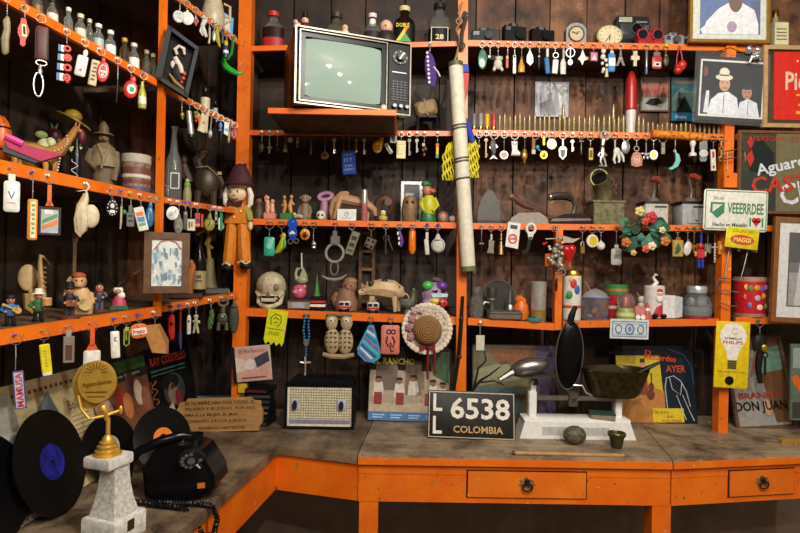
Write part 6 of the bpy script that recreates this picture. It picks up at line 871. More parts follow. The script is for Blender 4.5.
hung_row('B1R', [
 (482, 'green and blue oval fob with a white picture', [('fob', c('2f7a3c', .35), [Di(482.5, 60, 4.4, -1, 1, 10, bev=.15)]), ('picture', [c('b8c0c8'), c('2a4a8a')], [Di(482, 64, 3, -1.25, -.95, 4.4), Di(483, 54.5, 2.4, -1.25, -.95, 2.6)])], dict(R=2.8, top=50)),
 (490, 'black leather camera strap stub', [('strap', c('2a2624', .6), [Po([(487, 55), (497, 57), (497, 61), (487, 60)], -.6, .6)]), ('rivet', SILVER, [Di(489.5, 57.5, .9, -.9, -.5, seg=10)])], dict(R=2.6, top=55)),
 (498, 'off white plush puppy keychain', [('body', c('c8c0b0', .7), [El(498, 65, 4.4, 5.2, 3.4), El(499, 59.5, 3.2, 3, 2.8), Tu([(495, 68, 0), (493.6, 72, -1)], [1.7, 1.4]), Tu([(501, 68, 0), (502.6, 71.6, -1)], [1.7, 1.4])]), ('ears', c('a09684', .7), [El(496, 58.6, 1, 2.2, 1), El(502, 58.6, 1, 2.2, 1)])], dict(R=2.6, top=57)),
 (507.5, 'tiny red and yellow lighter fob', [('body', c('b8301c', .35), [Bx(505.6, 60, 508.6, 69, -.8, .8, .6)]), ('cap', c('d8b03c'), [Bx(505.8, 56.4, 508.4, 60, -.8, .8, .5)])], dict(R=2.4, top=56)),
 (514.5, 'dull grey whistle keychain', [('body', c('7a7870', .35, .8), [Bx(512.4, 58, 516.4, 75, -1.2, 1.2, .9)]), ('loop', STEEL, [To(514.4, 57, 1.3, .4)])], dict(R=2.6, top=55)),
 (521.5, 'yellow flask shaped keychain', [('flask', c('c09030', .35), [La(521.5, [(3.2, 73), (3.4, 71), (3.2, 67), (1.4, 62), (1.2, 59)], 0, 12, .6)]), ('cap', c('8a6420'), [La(521.5, [(1.4, 60), (1.2, 57.6)], 0, 8)])], dict(R=2.6, top=57)),
 (529.5, 'pewter leaf shaped fob', [('leaf', c('a0a09c', .35, .8), [Po([(529.5, 50), (532.6, 57), (533, 63), (530, 66.5), (526.4, 63), (526.6, 57)], -.9, .9)]), ('vein', c('6a6a68', .4, .8), [Bx(529.2, 53, 529.9, 65, -1.1, -.85)])], dict(R=2.8, top=50)),
 (539, 'thin black pen shaped fob', [('pen', c('2c2a2a', .4), [Tu([(539, 54, 0), (539, 64, 0), (539, 70, 0)], [.9, 1.1, .3])]), ('collar', SILVER, [La(539, [(1.2, 58), (1.2, 56.6)], 0, 8)])], dict(R=2.6, top=53)),
 (547, 'blue penknife keychain with silver head', [('handle', c('24609c', .35), [Ro('d', -6, (547, 66), [Bx(544.6, 58, 549.6, 74.6, -1, 1, 1.2)])]), ('head', SILVER, [Bx(545.6, 49, 548.6, 58, -.8, .8, .6)])], dict(R=2.6, top=49)),
 (555, 'white thermometer fob tilted outwards', [('body', c('dcdad4', .35), [Ro('d', 4, (555, 67), [Bx(552.2, 60, 558, 74.5, -1, 1, 1)])]), ('clasp', SILVER, [To(555.4, 56, 2.6, .6)])], dict(R=2.6, top=52)),
 (563, 'white bottle shaped fob with silver clip', [('body', c('d0cec6', .4), [La(563, [(2.8, 75), (3, 73), (3, 64), (1.6, 60)], 0, 12, .6)]), ('clip', SILVER, [Bx(562, 50, 564.4, 60, -.6, .6, .4)])], dict(R=2.6, top=50)),
 (570, 'silver coin in a ring holder', [('holder', SILVER, [To(570, 53.4, 4.2, .7, 0, ry=4.4)]), ('coin', c('8a8880', .35, .8), [Di(570, 63, 2.4, -.5, .5, 3)]), ('bar', STEEL, [Bx(569.5, 49, 570.5, 60.6, -.4, .4)])], dict(R=2)),
 (582, 'silver four pointed star fob', [('star', SILVER, [Po([(582, 50), (584.2, 56.4), (587, 60), (583.6, 61.6), (582, 66), (580, 61.6), (577.4, 60), (580.4, 56)], -.8, .8)]), ('stone', c('d8823c', .3), [El(586.6, 59, 2, 1.8, 1)])], dict(R=2.6, top=50)),
 (593, 'square pink and black picture fob', [('frame', c('2a2030', .4), [Bx(588.6, 52, 598, 63, -.9, .9, .8)]), ('picture', [c('c07890'), c('e0c0c8')], [Bx(590, 53.4, 596.6, 61.6, -1.1, -.85), Po([(591, 61), (593.4, 55), (596, 61)], -1.25, -1.1)])], dict(R=2.6, top=52)),
 (603.5, 'white bead string with a tassel', [('beads', c('dcd8cc', .4), [El(603, 52, 2.4, 2.6), El(602.6, 57.6, 2.6, 2.8), El(605.4, 61, 1.8, 2), El(602, 64, 1.6, 1.8), El(606.4, 66, 1.5, 1.7), El(603.4, 70, 1.8, 2)]), ('tassel', c('c8c0ac', .7), [La(606.4, [(1.8, 78), (1.2, 72), (.6, 69)], 0, 8), La(602.6, [(1.5, 73.6), (.8, 70)], 0, 8)])], dict(R=3)),
 (611, 'light blue bottle shaped keychain with white band', [('bottle', c('4a84b8', .3), [Bx(607.6, 54, 614.8, 72.6, -1.4, 1.4, 1.6)]), ('band', WHITE, [Bx(608, 59, 614.4, 67, -1.6, -1.3)]), ('neck', c('a8c0d0', .3), [Bx(609.6, 51.6, 612.8, 54.4, -.9, .9)])], dict(R=2.6, top=51)),
 (620, 'dark metal Eiffel tower keychain', [('tower', c('4a4744', .4, .8), [Po([(619.5, 50), (620.6, 50), (621.4, 58), (624.4, 66.6), (622.4, 66.6), (620, 62), (617.6, 66.6), (615.6, 66.6), (618.6, 58)], -.7, .7)]), ('platform', c('6a6764', .4, .8), [Bx(618, 59, 622, 60, -1, 1)])], dict(R=2.4, top=50)),
 (634, 'pale wooden budded cross keychain', [('cross', c('d0c4a8', .5), [Po([(632.6, 52), (636.4, 52), (636.4, 56.4), (638.6, 57), (638.6, 60.6), (636, 61), (636, 67), (633, 67), (633, 61), (630.4, 60.6), (630.4, 57), (632.6, 56.4)], -1, 1)]), ('grain_line', c('a89878'), [Bx(634.3, 53, 634.7, 66, -1.15, -.95)])], dict(R=3.4, top=51)),
 (646, 'thin grey tube fob with blue end', [('tube', STEEL, [La(646, [(1.2, 68), (1.3, 67), (1.3, 53), (.8, 52)], 0, 10)]), ('end', c('34589a', .35), [La(646, [(1.1, 75), (1.4, 74), (1.4, 68)], 0, 10)])], dict(R=2.8, top=52)),
 (656, 'red and cream toy watch fob', [('case', c('b03c44', .35), [Bx(651.6, 57, 661.4, 69.4, -1.2, 1.2, 2)]), ('screen', c('e0d8c8', .3), [Bx(653.4, 63, 659.6, 67.6, -1.45, -1.15)]), ('digits', BLACK, [Bx(654.8, 64.4, 658, 66.4, -1.6, -1.4)]), ('top_strap', c('8a5a4c', .45), [Bx(653, 52.6, 660, 57.4, -.8, .8, 1)])], dict(R=2.8, top=52)),
 (665, 'dark green bean shaped fob', [('bean', c('4a4434', .4), [El(665.6, 61.5, 3, 5.6, 1.8)]), ('cap', c('8a7a4c', .4), [El(665.4, 56.4, 1.6, 1.4, 1.2)])], dict(R=2.6, top=55, pc='y')),
])
K('B1R', 679, 'pair of small red boxing gloves on a red lace', [('glove', c('c02a1c', .35), [El(681.5, 65.5, 4.4, 4.6, 3.6), Bx(678.6, 68, 683.6, 71, -3, 3, 1)]), ('glove', c('b02418', .35), [El(677, 71.4, 4.2, 4.2, 3.6, -1.6), Bx(674, 66, 678, 70, -3.6, 1.6, 1)]), ('lace', c('a81c14', .5), [Tu([(679, 47, 0), (676.6, 56, 0), (676, 66, 0)], .7), Tu([(679, 47, 0), (681, 56, 0), (682, 62, 0)], .7)])], R=1.6, name='boxing_gloves', cat='ornament')
# ---- pictures on the planks
def on_wall(px, py, Y, name, label, cat, parts, rot=0):
    P = onY(px, py, Y); return mk(name, label, cat, P, rot, depth(P)/F, (px, py), parts)
on_wall(551.5, 100, YB-.016, 'faded_print', 'faded grey silver print pinned on the planks behind the cartridges', 'picture', [('paper', c('a8a8b0', .35), [Bx(535, 82, 568.5, 117, -.4, .4)]), ('print', [c('c8c8d0'), c('8a8890'), c('d8d8dc')], [Po([(537, 84), (553, 84), (549, 100), (537, 104)], -.55, -.42), Po([(540, 104), (552, 98), (556, 115), (540, 115)], -.55, -.42), Po([(556, 84), (566, 84), (566, 104), (560, 108)], -.55, -.42)])])
on_wall(655, 89, YB-.018, 'bird_picture', 'small framed picture of a dark bird on pink and red ground', 'picture', [('frame', c('6a5a4a', .5), frame(640.5, 67.5, 669.5, 111.5, 1.4, None, 1.5, 1)), ('print', [c('8a6a5c'), c('c07060'), c('5a3a34'), c('a8a49c'), c('2a2428')], [Bx(641.5, 68.5, 668.5, 110.5, -.2, .4), Bx(642, 84, 668, 96, -.4, -.22), Bx(642, 76, 668, 83, -.4, -.22), Bx(642, 97, 668, 110, -.4, -.22), Po([(645, 104), (650, 99), (658, 98), (663, 103), (654, 106)], -.6, -.42)])])
on_wall(685, 96, YB-.02, 'landscape_picture', 'teal landscape picture with a blue caption strip', 'picture', [('board', c('2a3436', .45), [Bx(670.5, 69, 700, 121.5, -.6, .6)]), ('print', [c('3a6468'), c('6a8a84'), c('1c2a2c'), c('1f7aa0'), c('7a7464')], [Bx(671.5, 78, 699.5, 112, -.8, -.62), Po([(672, 98), (680, 88), (690, 92), (699, 84), (699, 112), (672, 112)], -.95, -.81), Po([(676, 112), (684, 96), (692, 112)], -1.1, -.96), Bx(671.5, 113, 699.5, 121, -.8, -.62), Bx(674, 80, 696, 84, -.95, -.81)]), ('lettering', c('c8dce4'), [Tb('Bronx', 681, 117, 11, 4, -.95, .05)])])
# ---- cartridges standing along the second shelf
CASE = c('a8966a', .35, .6); TIP = c('a88a64', .4, .6); CG = 'brass rifle cartridges lined up on the shelf edge'
def shell_parts(x, by, h, r, body, brass=GOLD):
    return [('case', body, [La(x, [(r, by-h*.22), (r, by-h*.95), (r*.8, by-h)], 0, 12)]), ('base', brass, [La(x, [(r*1.08, by), (r*1.08, by-h*.04), (r, by-h*.06), (r, by-h*.24)], 0, 12)])]
for x, h, col, t in [(474, 17, '6a6c70', 'dark grey shotgun shell at the row end by the tube'), (480.5, 17.5, '8a8a88', 'light grey shotgun shell in the cartridge row'), (487, 17, 'd0a820', 'yellow shotgun shell in the cartridge row'), (493.5, 17, 'b83428', 'red shotgun shell in the cartridge row')]:
    stand('B2R', x, 130, .02, 'shotgun_shell', t, 'cartridge', shell_parts(x, 130, h, 2.4, c(col, .4)), 'shotgun shells on the shelf edge')
def cart(x, by, h, r, key='B2R', label='slim brass rifle cartridge standing in the long row', group=CG, dep=.016):
    stand(key, x, by, dep, 'rifle_cartridge', label, 'cartridge', [('case', CASE, [La(x, [(r*1.1, by), (r*1.1, by-h*.03), (r, by-h*.05), (r*.95, by-h*.62), (r*.74, by-h*.68), (r*.72, by-h*.78)], 0, 10)]), ('bullet', TIP, [La(x, [(r*.7, by-h*.78), (r*.66, by-h*.9), (r*.34, by-h)], 0, 10)])], group)
x = 499.5; k = 0
while x < 648:
    h = 17+1.6*math.sin(k*2.1)
    if not (626.5 < x < 634.5) : cart(x, 131, h, 1.75)
    x += 4.95+.5*math.sin(k*1.3); k += 1
while x < 727:
    cart(x, 133.5, 11+1.2*math.sin(k*1.7), 1.35, label='stubby brass cartridge standing in the row below the cowboy photograph', group='stubby cartridges on the shelf edge'); x += 4.7; k += 1
cart(563, 131, 31, 2.0, label='tall brass cartridge rising above the row before the faded print', group=None, dep=.05); cart(613, 131.5, 31, 2.0, label='tall brass cartridge rising above the row beside the red shell', group=None, dep=.05)
stand('B2R', 630.5, 132, .06, 'artillery_shell', 'tall red and white dummy artillery shell', 'shell', [('red_body', c('b02020', .35), [La(630.5, [(5, 106), (5.1, 85), (4.6, 76), (3.2, 70), (1.2, 67)], 0, 18)]), ('white_body', c('d0ccc4', .4), [La(630.5, [(4.6, 132), (4.6, 130), (4.9, 106)], 0, 18)]), ('collar', c('8a1818', .4), [To(630.5, 106, 5, .6, 0, 'z')])])
P = edge_point('B2R', 676); mk('orange_tube', 'mottled orange and yellow stick fixed along the shelf edge', 'stick', P+Vector((0, -.012, 0)), 0, depth(P)/F, (676, 137), [('stick', c('e0801c', .5, v=.5, sc=80), [Tu([(651, 136.4, 0), (676, 137.4, 0), (701, 138.6, 0)], 4.2, 12)]), ('end_cap', c('c86a18', .5), [Tu([(650, 136.3, 0), (652, 136.4, 0)], 4.5, 12)])])
hung_row('B2R', [
 (479, 'small brass acorn charm next to the white tube', [('charm', c('9a8448', .35, .9), [El(479, 147, 2, 3)]), ('cap', c('6a5830', .4, .8), [El(479, 144.6, 1.8, 1.2)])], dict(R=3, top=144)),
 (494, 'pewter leaping fish keychain', [('fish', c('9a9a98', .35, .8), [Tu([(493, 139, 0), (492.6, 145, 0), (493.6, 152, 0), (493.6, 156, 0)], [1.6, 3.2, 2.6, 1.2]), Po([(489.6, 160), (493.6, 155), (497.6, 159.6), (493.6, 158.4)], -.7, .7), Po([(489, 148), (491, 145), (491, 150)], -.5, .5), Po([(498, 147), (495.6, 144), (496, 149)], -.5, .5)]), ('eye', BLACK, [El(492.4, 141.6, .6, .6, .4, -2)])], dict(R=3.6, top=139)),
 (504, 'silver rimmed pink disc on a chain', [('disc', SILVER, [Di(504, 155.5, 4.6, -.9, .9, bev=.12)]), ('inlay', c('b89484', .4), [Di(504, 155.5, 3.2, -1.15, -.85)])], dict(R=3, top=151)),
 (514.5, 'little white cowboy boot keychain', [('boot', c('d0ccc0', .4), [Po([(511, 142), (517, 142), (517, 150), (520, 153.4), (519.6, 156.4), (511, 156.4), (512, 150)], -1.6, 1.6)]), ('stitching', c('8a5a5a'), [Tu([(512, 144, -1.8), (514, 146, -1.8), (516, 144, -1.8)], .3, 5), Bx(511, 155.2, 519.6, 156.4, -1.9, -1.5)])], dict(R=3.6, top=142)),
 (524.5, 'golden owl charm beside the white boot', [('owl', c('b88c34', .35, .7), [El(524.5, 156, 3.2, 5, 2), El(524.5, 151.6, 2.6, 2.4, 1.8), Tu([(524.5, 160, 0), (524.5, 164, 0)], [1.4, .6])]), ('eyes', BLACK, [El(523.5, 151.4, .6, .6, .4, -1.8), El(525.5, 151.4, .6, .6, .4, -1.8)])], dict(R=2.6, top=149)),
 (535, 'brown bar and teal bird keychain', [('bar', c('8a5a3c', .45), [Bx(531.4, 139, 535, 154.6, -.9, .9, .7)]), ('bird', c('2a9a98', .35), [El(537.6, 147.6, 2, 2.4, 1.2), Po([(539, 149), (542, 152), (538, 150.4)], -.5, .5)]), ('pale_end', c('c8b89c'), [Bx(531.2, 150, 535.2, 154.8, -1.1, 1.1, .5)])], dict(R=3.4, top=139)),
 (543.5, 'gold medallion on a swivel clip', [('clip', GOLD, [Bx(542.2, 137, 544.8, 146, -.7, .7, .5)]), ('medallion', c('b09448', .3, .9), [Di(543.6, 155.4, 4.2, -.8, .8, 4.6, bev=.12)]), ('relief', c('7a6228', .35, .9), [El(543.6, 155.4, 1.8, 2.4, .4, -.8)])], dict(R=2.8, top=137)),
 (551.5, 'mother of pearl disc keychain', [('disc', c('d0ccbc', .3), [Di(551.5, 144.5, 4.6, -.7, .7, 5, bev=.1)]), ('rim', SILVER, [To(551.5, 144.5, 4.7, .4, 0, ry=5.1)])], dict(R=3.4)),
 (562.5, 'pewter shield badge with dark crest', [('shield', c('8a8880', .35, .8), [Po([(558.4, 150), (560, 147), (565, 147), (566.6, 150), (566, 156.6), (562.5, 160.4), (559, 156.6)], -1, 1)]), ('crest', c('3a3a3c', .4), [Po([(560, 150.4), (565, 150.4), (564.4, 156), (562.5, 158.4), (560.6, 156)], -1.2, -.95)]), ('bail', SILVER, [Bx(561.6, 139, 563.4, 147, -.5, .5, .4)])], dict(R=3.2, top=139)),
 (580.5, 'dark ornate pendant like a tiny sceptre', [('pendant', c('5a5650', .4, .8), [Tu([(581, 139, 0), (581, 144, 0), (581, 148, 0), (581, 155, 0)], [1.4, .7, 1.2, .5])]), ('cross_bar', c('6a665e', .4, .8), [Bx(578.8, 141, 583.2, 142.4, -.5, .5)])], dict(R=2.8, top=139)),
 (590, 'rectangular brass ingot keychain', [('ingot', c('9a8448', .35, .8), [Bx(587.8, 148, 593, 161, -1.2, 1.2, .8)]), ('stamp', c('5a4c24', .4, .8), [Bx(589, 151, 591.8, 158, -1.4, -1.15)])], dict(R=3.4, top=147)),
 (604, 'chrome bottle opener shaped like a striding footballer', [('opener', SILVER, [To(604, 136, 4.6, 1.4, 0, ry=4), Tu([(603, 140, 0), (602, 146, 0)], [2.2, 1.6]), El(602, 149, 1.9, 2, 1.6), Tu([(602, 150, 0), (602, 157, 0)], [2, 2.2]), Tu([(599.6, 153, 0), (597.6, 156, 0), (600, 158, 0)], .9), Tu([(604, 153, 0), (606.4, 156, 0)], .9), Tu([(601, 157, 0), (600, 162, 0), (602, 166, 0)], [1.4, 1.1, .9]), Tu([(603, 157, 0), (605, 162, 0), (606, 166.4, 0)], [1.4, 1.1, .9])]), ('base', STEEL, [Bx(598, 165.6, 607, 167.4, -1.4, 1.4, .5)])], dict(R=1.6)),
 (614.5, 'white ceramic elephant head keychain', [('head', c('d4d2cc', .4), [El(616.5, 152, 3.6, 4.4, 2.4), Tu([(615, 154, 0), (613.6, 160, 0), (615, 164, 0)], [1.7, 1.3, .9]), Tu([(618, 154, 0), (619.4, 160, 0), (618.6, 163, 0)], [1.6, 1.3, .9]), Tu([(620, 152, 0), (623, 157, 0), (624, 162, 0)], [1.6, 1.4, .8])]), ('clasp', SILVER, [Bx(613.6, 140, 615.4, 148.6, -.5, .5, .4)])], dict(R=3, top=139)),
 (625.5, 'oval brushed steel dog tag', [('tag', c('a8a6a0', .3, .9), [Di(625.2, 147.4, 4.2, -.6, .6, 7, bev=.1)]), ('engraving', c('6a6864', .35, .9), [Bx(622.6, 145, 627.8, 145.6, -.8, -.55), Bx(622.6, 148, 627.8, 148.6, -.8, -.55)])], dict(R=3.4)),
 (636, 'terracotta arched badge with an embossed figure', [('badge', c('b07060', .45), [Po([(631, 166), (630.6, 159), (632.4, 153.6), (636, 152), (639.6, 153.6), (641.6, 159), (641.4, 166), (636, 167.4)], -1.1, 1.1)]), ('figure', c('d8c0a8', .45), [To(636, 160.4, 2.6, .6, -1.2, ry=3.6), El(636, 160.4, 1.1, 1.6, .5, -1.2)]), ('ring_top', STEEL, [To(636, 149, 2.4, .5)])], dict(R=3, top=146)),
 (645.5, 'small silver propeller charm', [('charm', SILVER, [El(645.5, 155, 1.8, 2), El(642.6, 154, 2, 1, .6), El(648.4, 154, 2, 1, .6), El(643.6, 158, 1.2, 1.8, .6), El(647.4, 158, 1.2, 1.8, .6)]), ('stem', STEEL, [Bx(645, 143, 646, 153.6, -.4, .4)])], dict(R=2.6, top=142)),
 (653, 'oval locket with gold inlay', [('locket', SILVER, [Di(653, 155.4, 4.2, -1.2, .6, 5.2, bev=.12)]), ('inlay', c('a88c3c', .3, .8), [Di(653, 155.4, 2.4, -1.45, -1.15, 3.2)])], dict(R=3, top=150)),
 (662, 'small metal lighter keychain', [('lighter', c('9a9488', .3, .9), [Bx(660, 143, 664.4, 155, -1.2, 1.2, .7)]), ('lid_line', DSTEEL, [Bx(660, 146.6, 664.4, 147.2, -1.35, -1.1)])], dict(R=4, top=144)),
 (674.5, 'turquoise crescent moon keychain', [('moon', c('5aaaa4', .3), [Po([(674, 152), (678, 155), (679.6, 161), (677, 167), (671, 170.4), (668, 169), (672.6, 166), (675, 160.6), (674.6, 156)], -1.2, 1.2)]), ('eyelet', SILVER, [To(674.2, 151.4, 1, .35)])], dict(R=2.6, top=150)),
 (692, 'little white trophy shaped fob', [('cup', c('d8d4cc', .35), [La(692, [(3.6, 156.6), (3.6, 154), (1.4, 152), (1.6, 148), (3, 144), (2.4, 141)], 0, 12)]), ('rim', SILVER, [To(692, 141, 2.4, .4, 0, 'z')])], dict(R=3.4, top=141)),
 (702.5, 'steel wristwatch with grey dial', [('case', c('7a7a78', .3, .9), [Di(702.5, 154, 4.6, -1.4, 1, 4.6, bev=.1)]), ('dial', c('b0b0ac', .3), [Di(702.5, 154, 3.2, -1.7, -1.3)]), ('strap', c('5a5a58', .35, .8), [Po([(699, 141), (706, 141), (706.4, 150), (698.6, 150)], -.7, .7), Po([(698.8, 158), (706.2, 158), (705, 162), (700, 162)], -.7, .7)])], dict(R=2)),
 (712.5, 'white ticket tag edged in red', [('ticket', c('d8d0c4', .45), [Ro('d', -3, (712.5, 161), [Bx(710, 150, 715, 171, -.6, .6)])]), ('red_edge', RED, [Ro('d', -3, (712.5, 161), [Bx(711.4, 152, 713.6, 158, -.8, -.55), Bx(711.4, 166, 713.6, 169, -.8, -.55)])])], dict(R=3.2, top=150)),
 (720.5, 'brass hook shaped charm beside the wire rack post', [('hook', c('a08848', .35, .9), [To(720.5, 149, 1.9, .5), Bx(719.9, 151, 721.1, 158, -.5, .5), To(720.5, 159.6, 1.7, .5)]), ('bead', GOLD, [El(720.5, 154, 1.4, 1.2)])], dict(R=2.8, top=146)),
])
for x, y1, m, t in [(486, 158, c('6a5a48', .4, .9), 'rusty key beside the leaping fish'), (572, 152, c('a8a49c', .35, .9), 'silver skeleton key beside the shield badge')]: charm_key('B2R', x, y1, m, label=t, group=None)
# ---- third shelf: irons and mills
stand('B3R', 489.5, 223, .06, 'iron_sole', 'grey pointed sole plate of an old iron standing on end', 'iron', [('plate', c('5c5854', .6, .3), [Po([(477, 223), (477, 210), (480, 199), (485, 191), (489, 188), (493, 191), (498, 200), (500, 212), (500, 223)], -2.5, 2.5)]), ('rim', c('3a3734', .6, .3), [Po([(476.6, 223), (500.4, 223), (500.4, 219), (476.6, 219)], -3.2, 3.2)])])
stand('B3R', 526, 223, .09, 'flat_iron', 'old pale rusted flat iron with curved wooden handle', 'iron', [('base', c('8a8078', .5, .3), [Po([(506, 223), (509, 217), (516, 212), (536, 211), (544, 216), (546, 223)], -12, 12)]), ('handle', c('5a3424', .5), [Tu([(511, 195, 0), (516, 198, 0), (524, 203, 0), (534, 206, 0)], [3, 3.2, 3, 2])]), ('bracket', c('6a5a4c', .5, .5), [Tu([(513, 196, 0), (514, 205, 0), (518, 213, 0)], [1.4, 1.6, 1.8]), Tu([(533, 206, 0), (535, 211, 0)], [1.6, 1.8])]), ('hinge_knob', c('7a5c48', .5), [El(510.6, 194.6, 3.4, 3.2, 3)])])
stand('B3R', 564, 223.5, .09, 'charcoal_iron', 'black charcoal iron with curved metal handle', 'iron', [('base', c('26241f', .3, .6), [Po([(546, 223.5), (549, 218), (560, 213), (580, 212), (586, 216), (587, 223.5)], -13, 13)]), ('rim', c('8a8880', .25, .8), [Po([(546, 220.6), (550, 217.6), (586, 217), (587, 219)], -13.4, -12.8)]), ('handle', c('4a463f', .35, .6), [Tu([(551, 195, 0), (558, 193.6, 0), (566, 194, 0), (572, 197, 0)], [3.6, 4, 4, 3])]), ('upright', c('6a675f', .3, .8), [Tu([(571, 196, 0), (575, 203, 0), (573, 213, 0)], [2.2, 2.2, 3]), Tu([(576, 204, 0), (573, 212, 0)], 1.4)]), ('knob', c('9a968c', .3, .8), [El(550, 195, 3.4, 3.8, 3.6)])])
BR2 = c('6c6648', .5, .5, v=.35)
stand('B3R', 605, 224, .07, 'brass_mill', 'olive brass box mill with a wide open pipe mouth', 'mill', [('box', BR2, [Bx(589, 201, 620, 224, -12, 12, 1)]), ('lid', BR2, [Bx(588, 199.6, 621, 202.6, -13, 13, .6)]), ('pipe', BR2, [Tu([(596.5, 178, -6), (600, 182, -2), (604, 190, 2), (605, 200, 3)], [9.2, 9, 8.8, 9], 20)]), ('mouth', c('12100c', .6), [Tu([(596.1, 177.6, -6.5), (597.5, 179.2, -4.9)], 7.4, 20)]), ('mouth_rim', c('8a845c', .4, .6), [Ro('x', 0, (594, 176, -8), [To(596, 177.5, 8.6, 1.3, -6.6, seg=24)])])])
def mill(x, y0, by, w, body, label, knob):
    stand('B3R', x, by, .07, 'coffee_mill', label, 'mill', [('box', body, [Bx(x-w/2, by-22, x+w/2, by, -w*.4, w*.4, 1)]), ('top_plate', DSTEEL, [Bx(x-w/2-1.5, by-24, x+w/2+1.5, by-21.6, -w*.45, w*.45, .6)]), ('hopper', STEEL, [La(x, [(7, by-24), (5.4, by-27), (3.4, by-29)], 0, 16)]), ('crank', c('9a948a', .35, .9), [Tu([(x, by-28, 0), (x+1, by-36, -1), (x-2, by-43, -2), (x-3.6, y0+3, -3), (x-1, y0+1, -4)], [1.6, 1.3, 1.3, 1.3, 1.2])]), ('knob', knob, [Tu([(x-4, y0+2, -4), (x+1, y0+1.6, -5), (x+5.6, y0+5, -6)], [2.6, 3, 3])]), ('drawer', body, [Bx(x-w*.32, by-9, x+w*.32, by-2, -w*.4-1, -w*.4+1, .6)], [('drawer_knob', GOLD, [El(x, by-5.5, 1.2, 1.2, 1.2, -w*.4-1.8)])]), ('badge', c('3a3a38'), [Bx(x-w*.1, by-19.4, x+w*.42, by-17.6, -w*.4-.4, -w*.4+.2)])])
mill(652.5, 175, 223.5, 23, c('bcb9ae', .4, .1), 'grey metal coffee mill with rusty knob above the flower wreath', c('7a3424', .4)); mill(690, 173, 224.5, 27, c('b0b2b2', .35, .2), 'silver coffee mill with red handle beside the white green lettered sign', c('8a2a1c', .4))
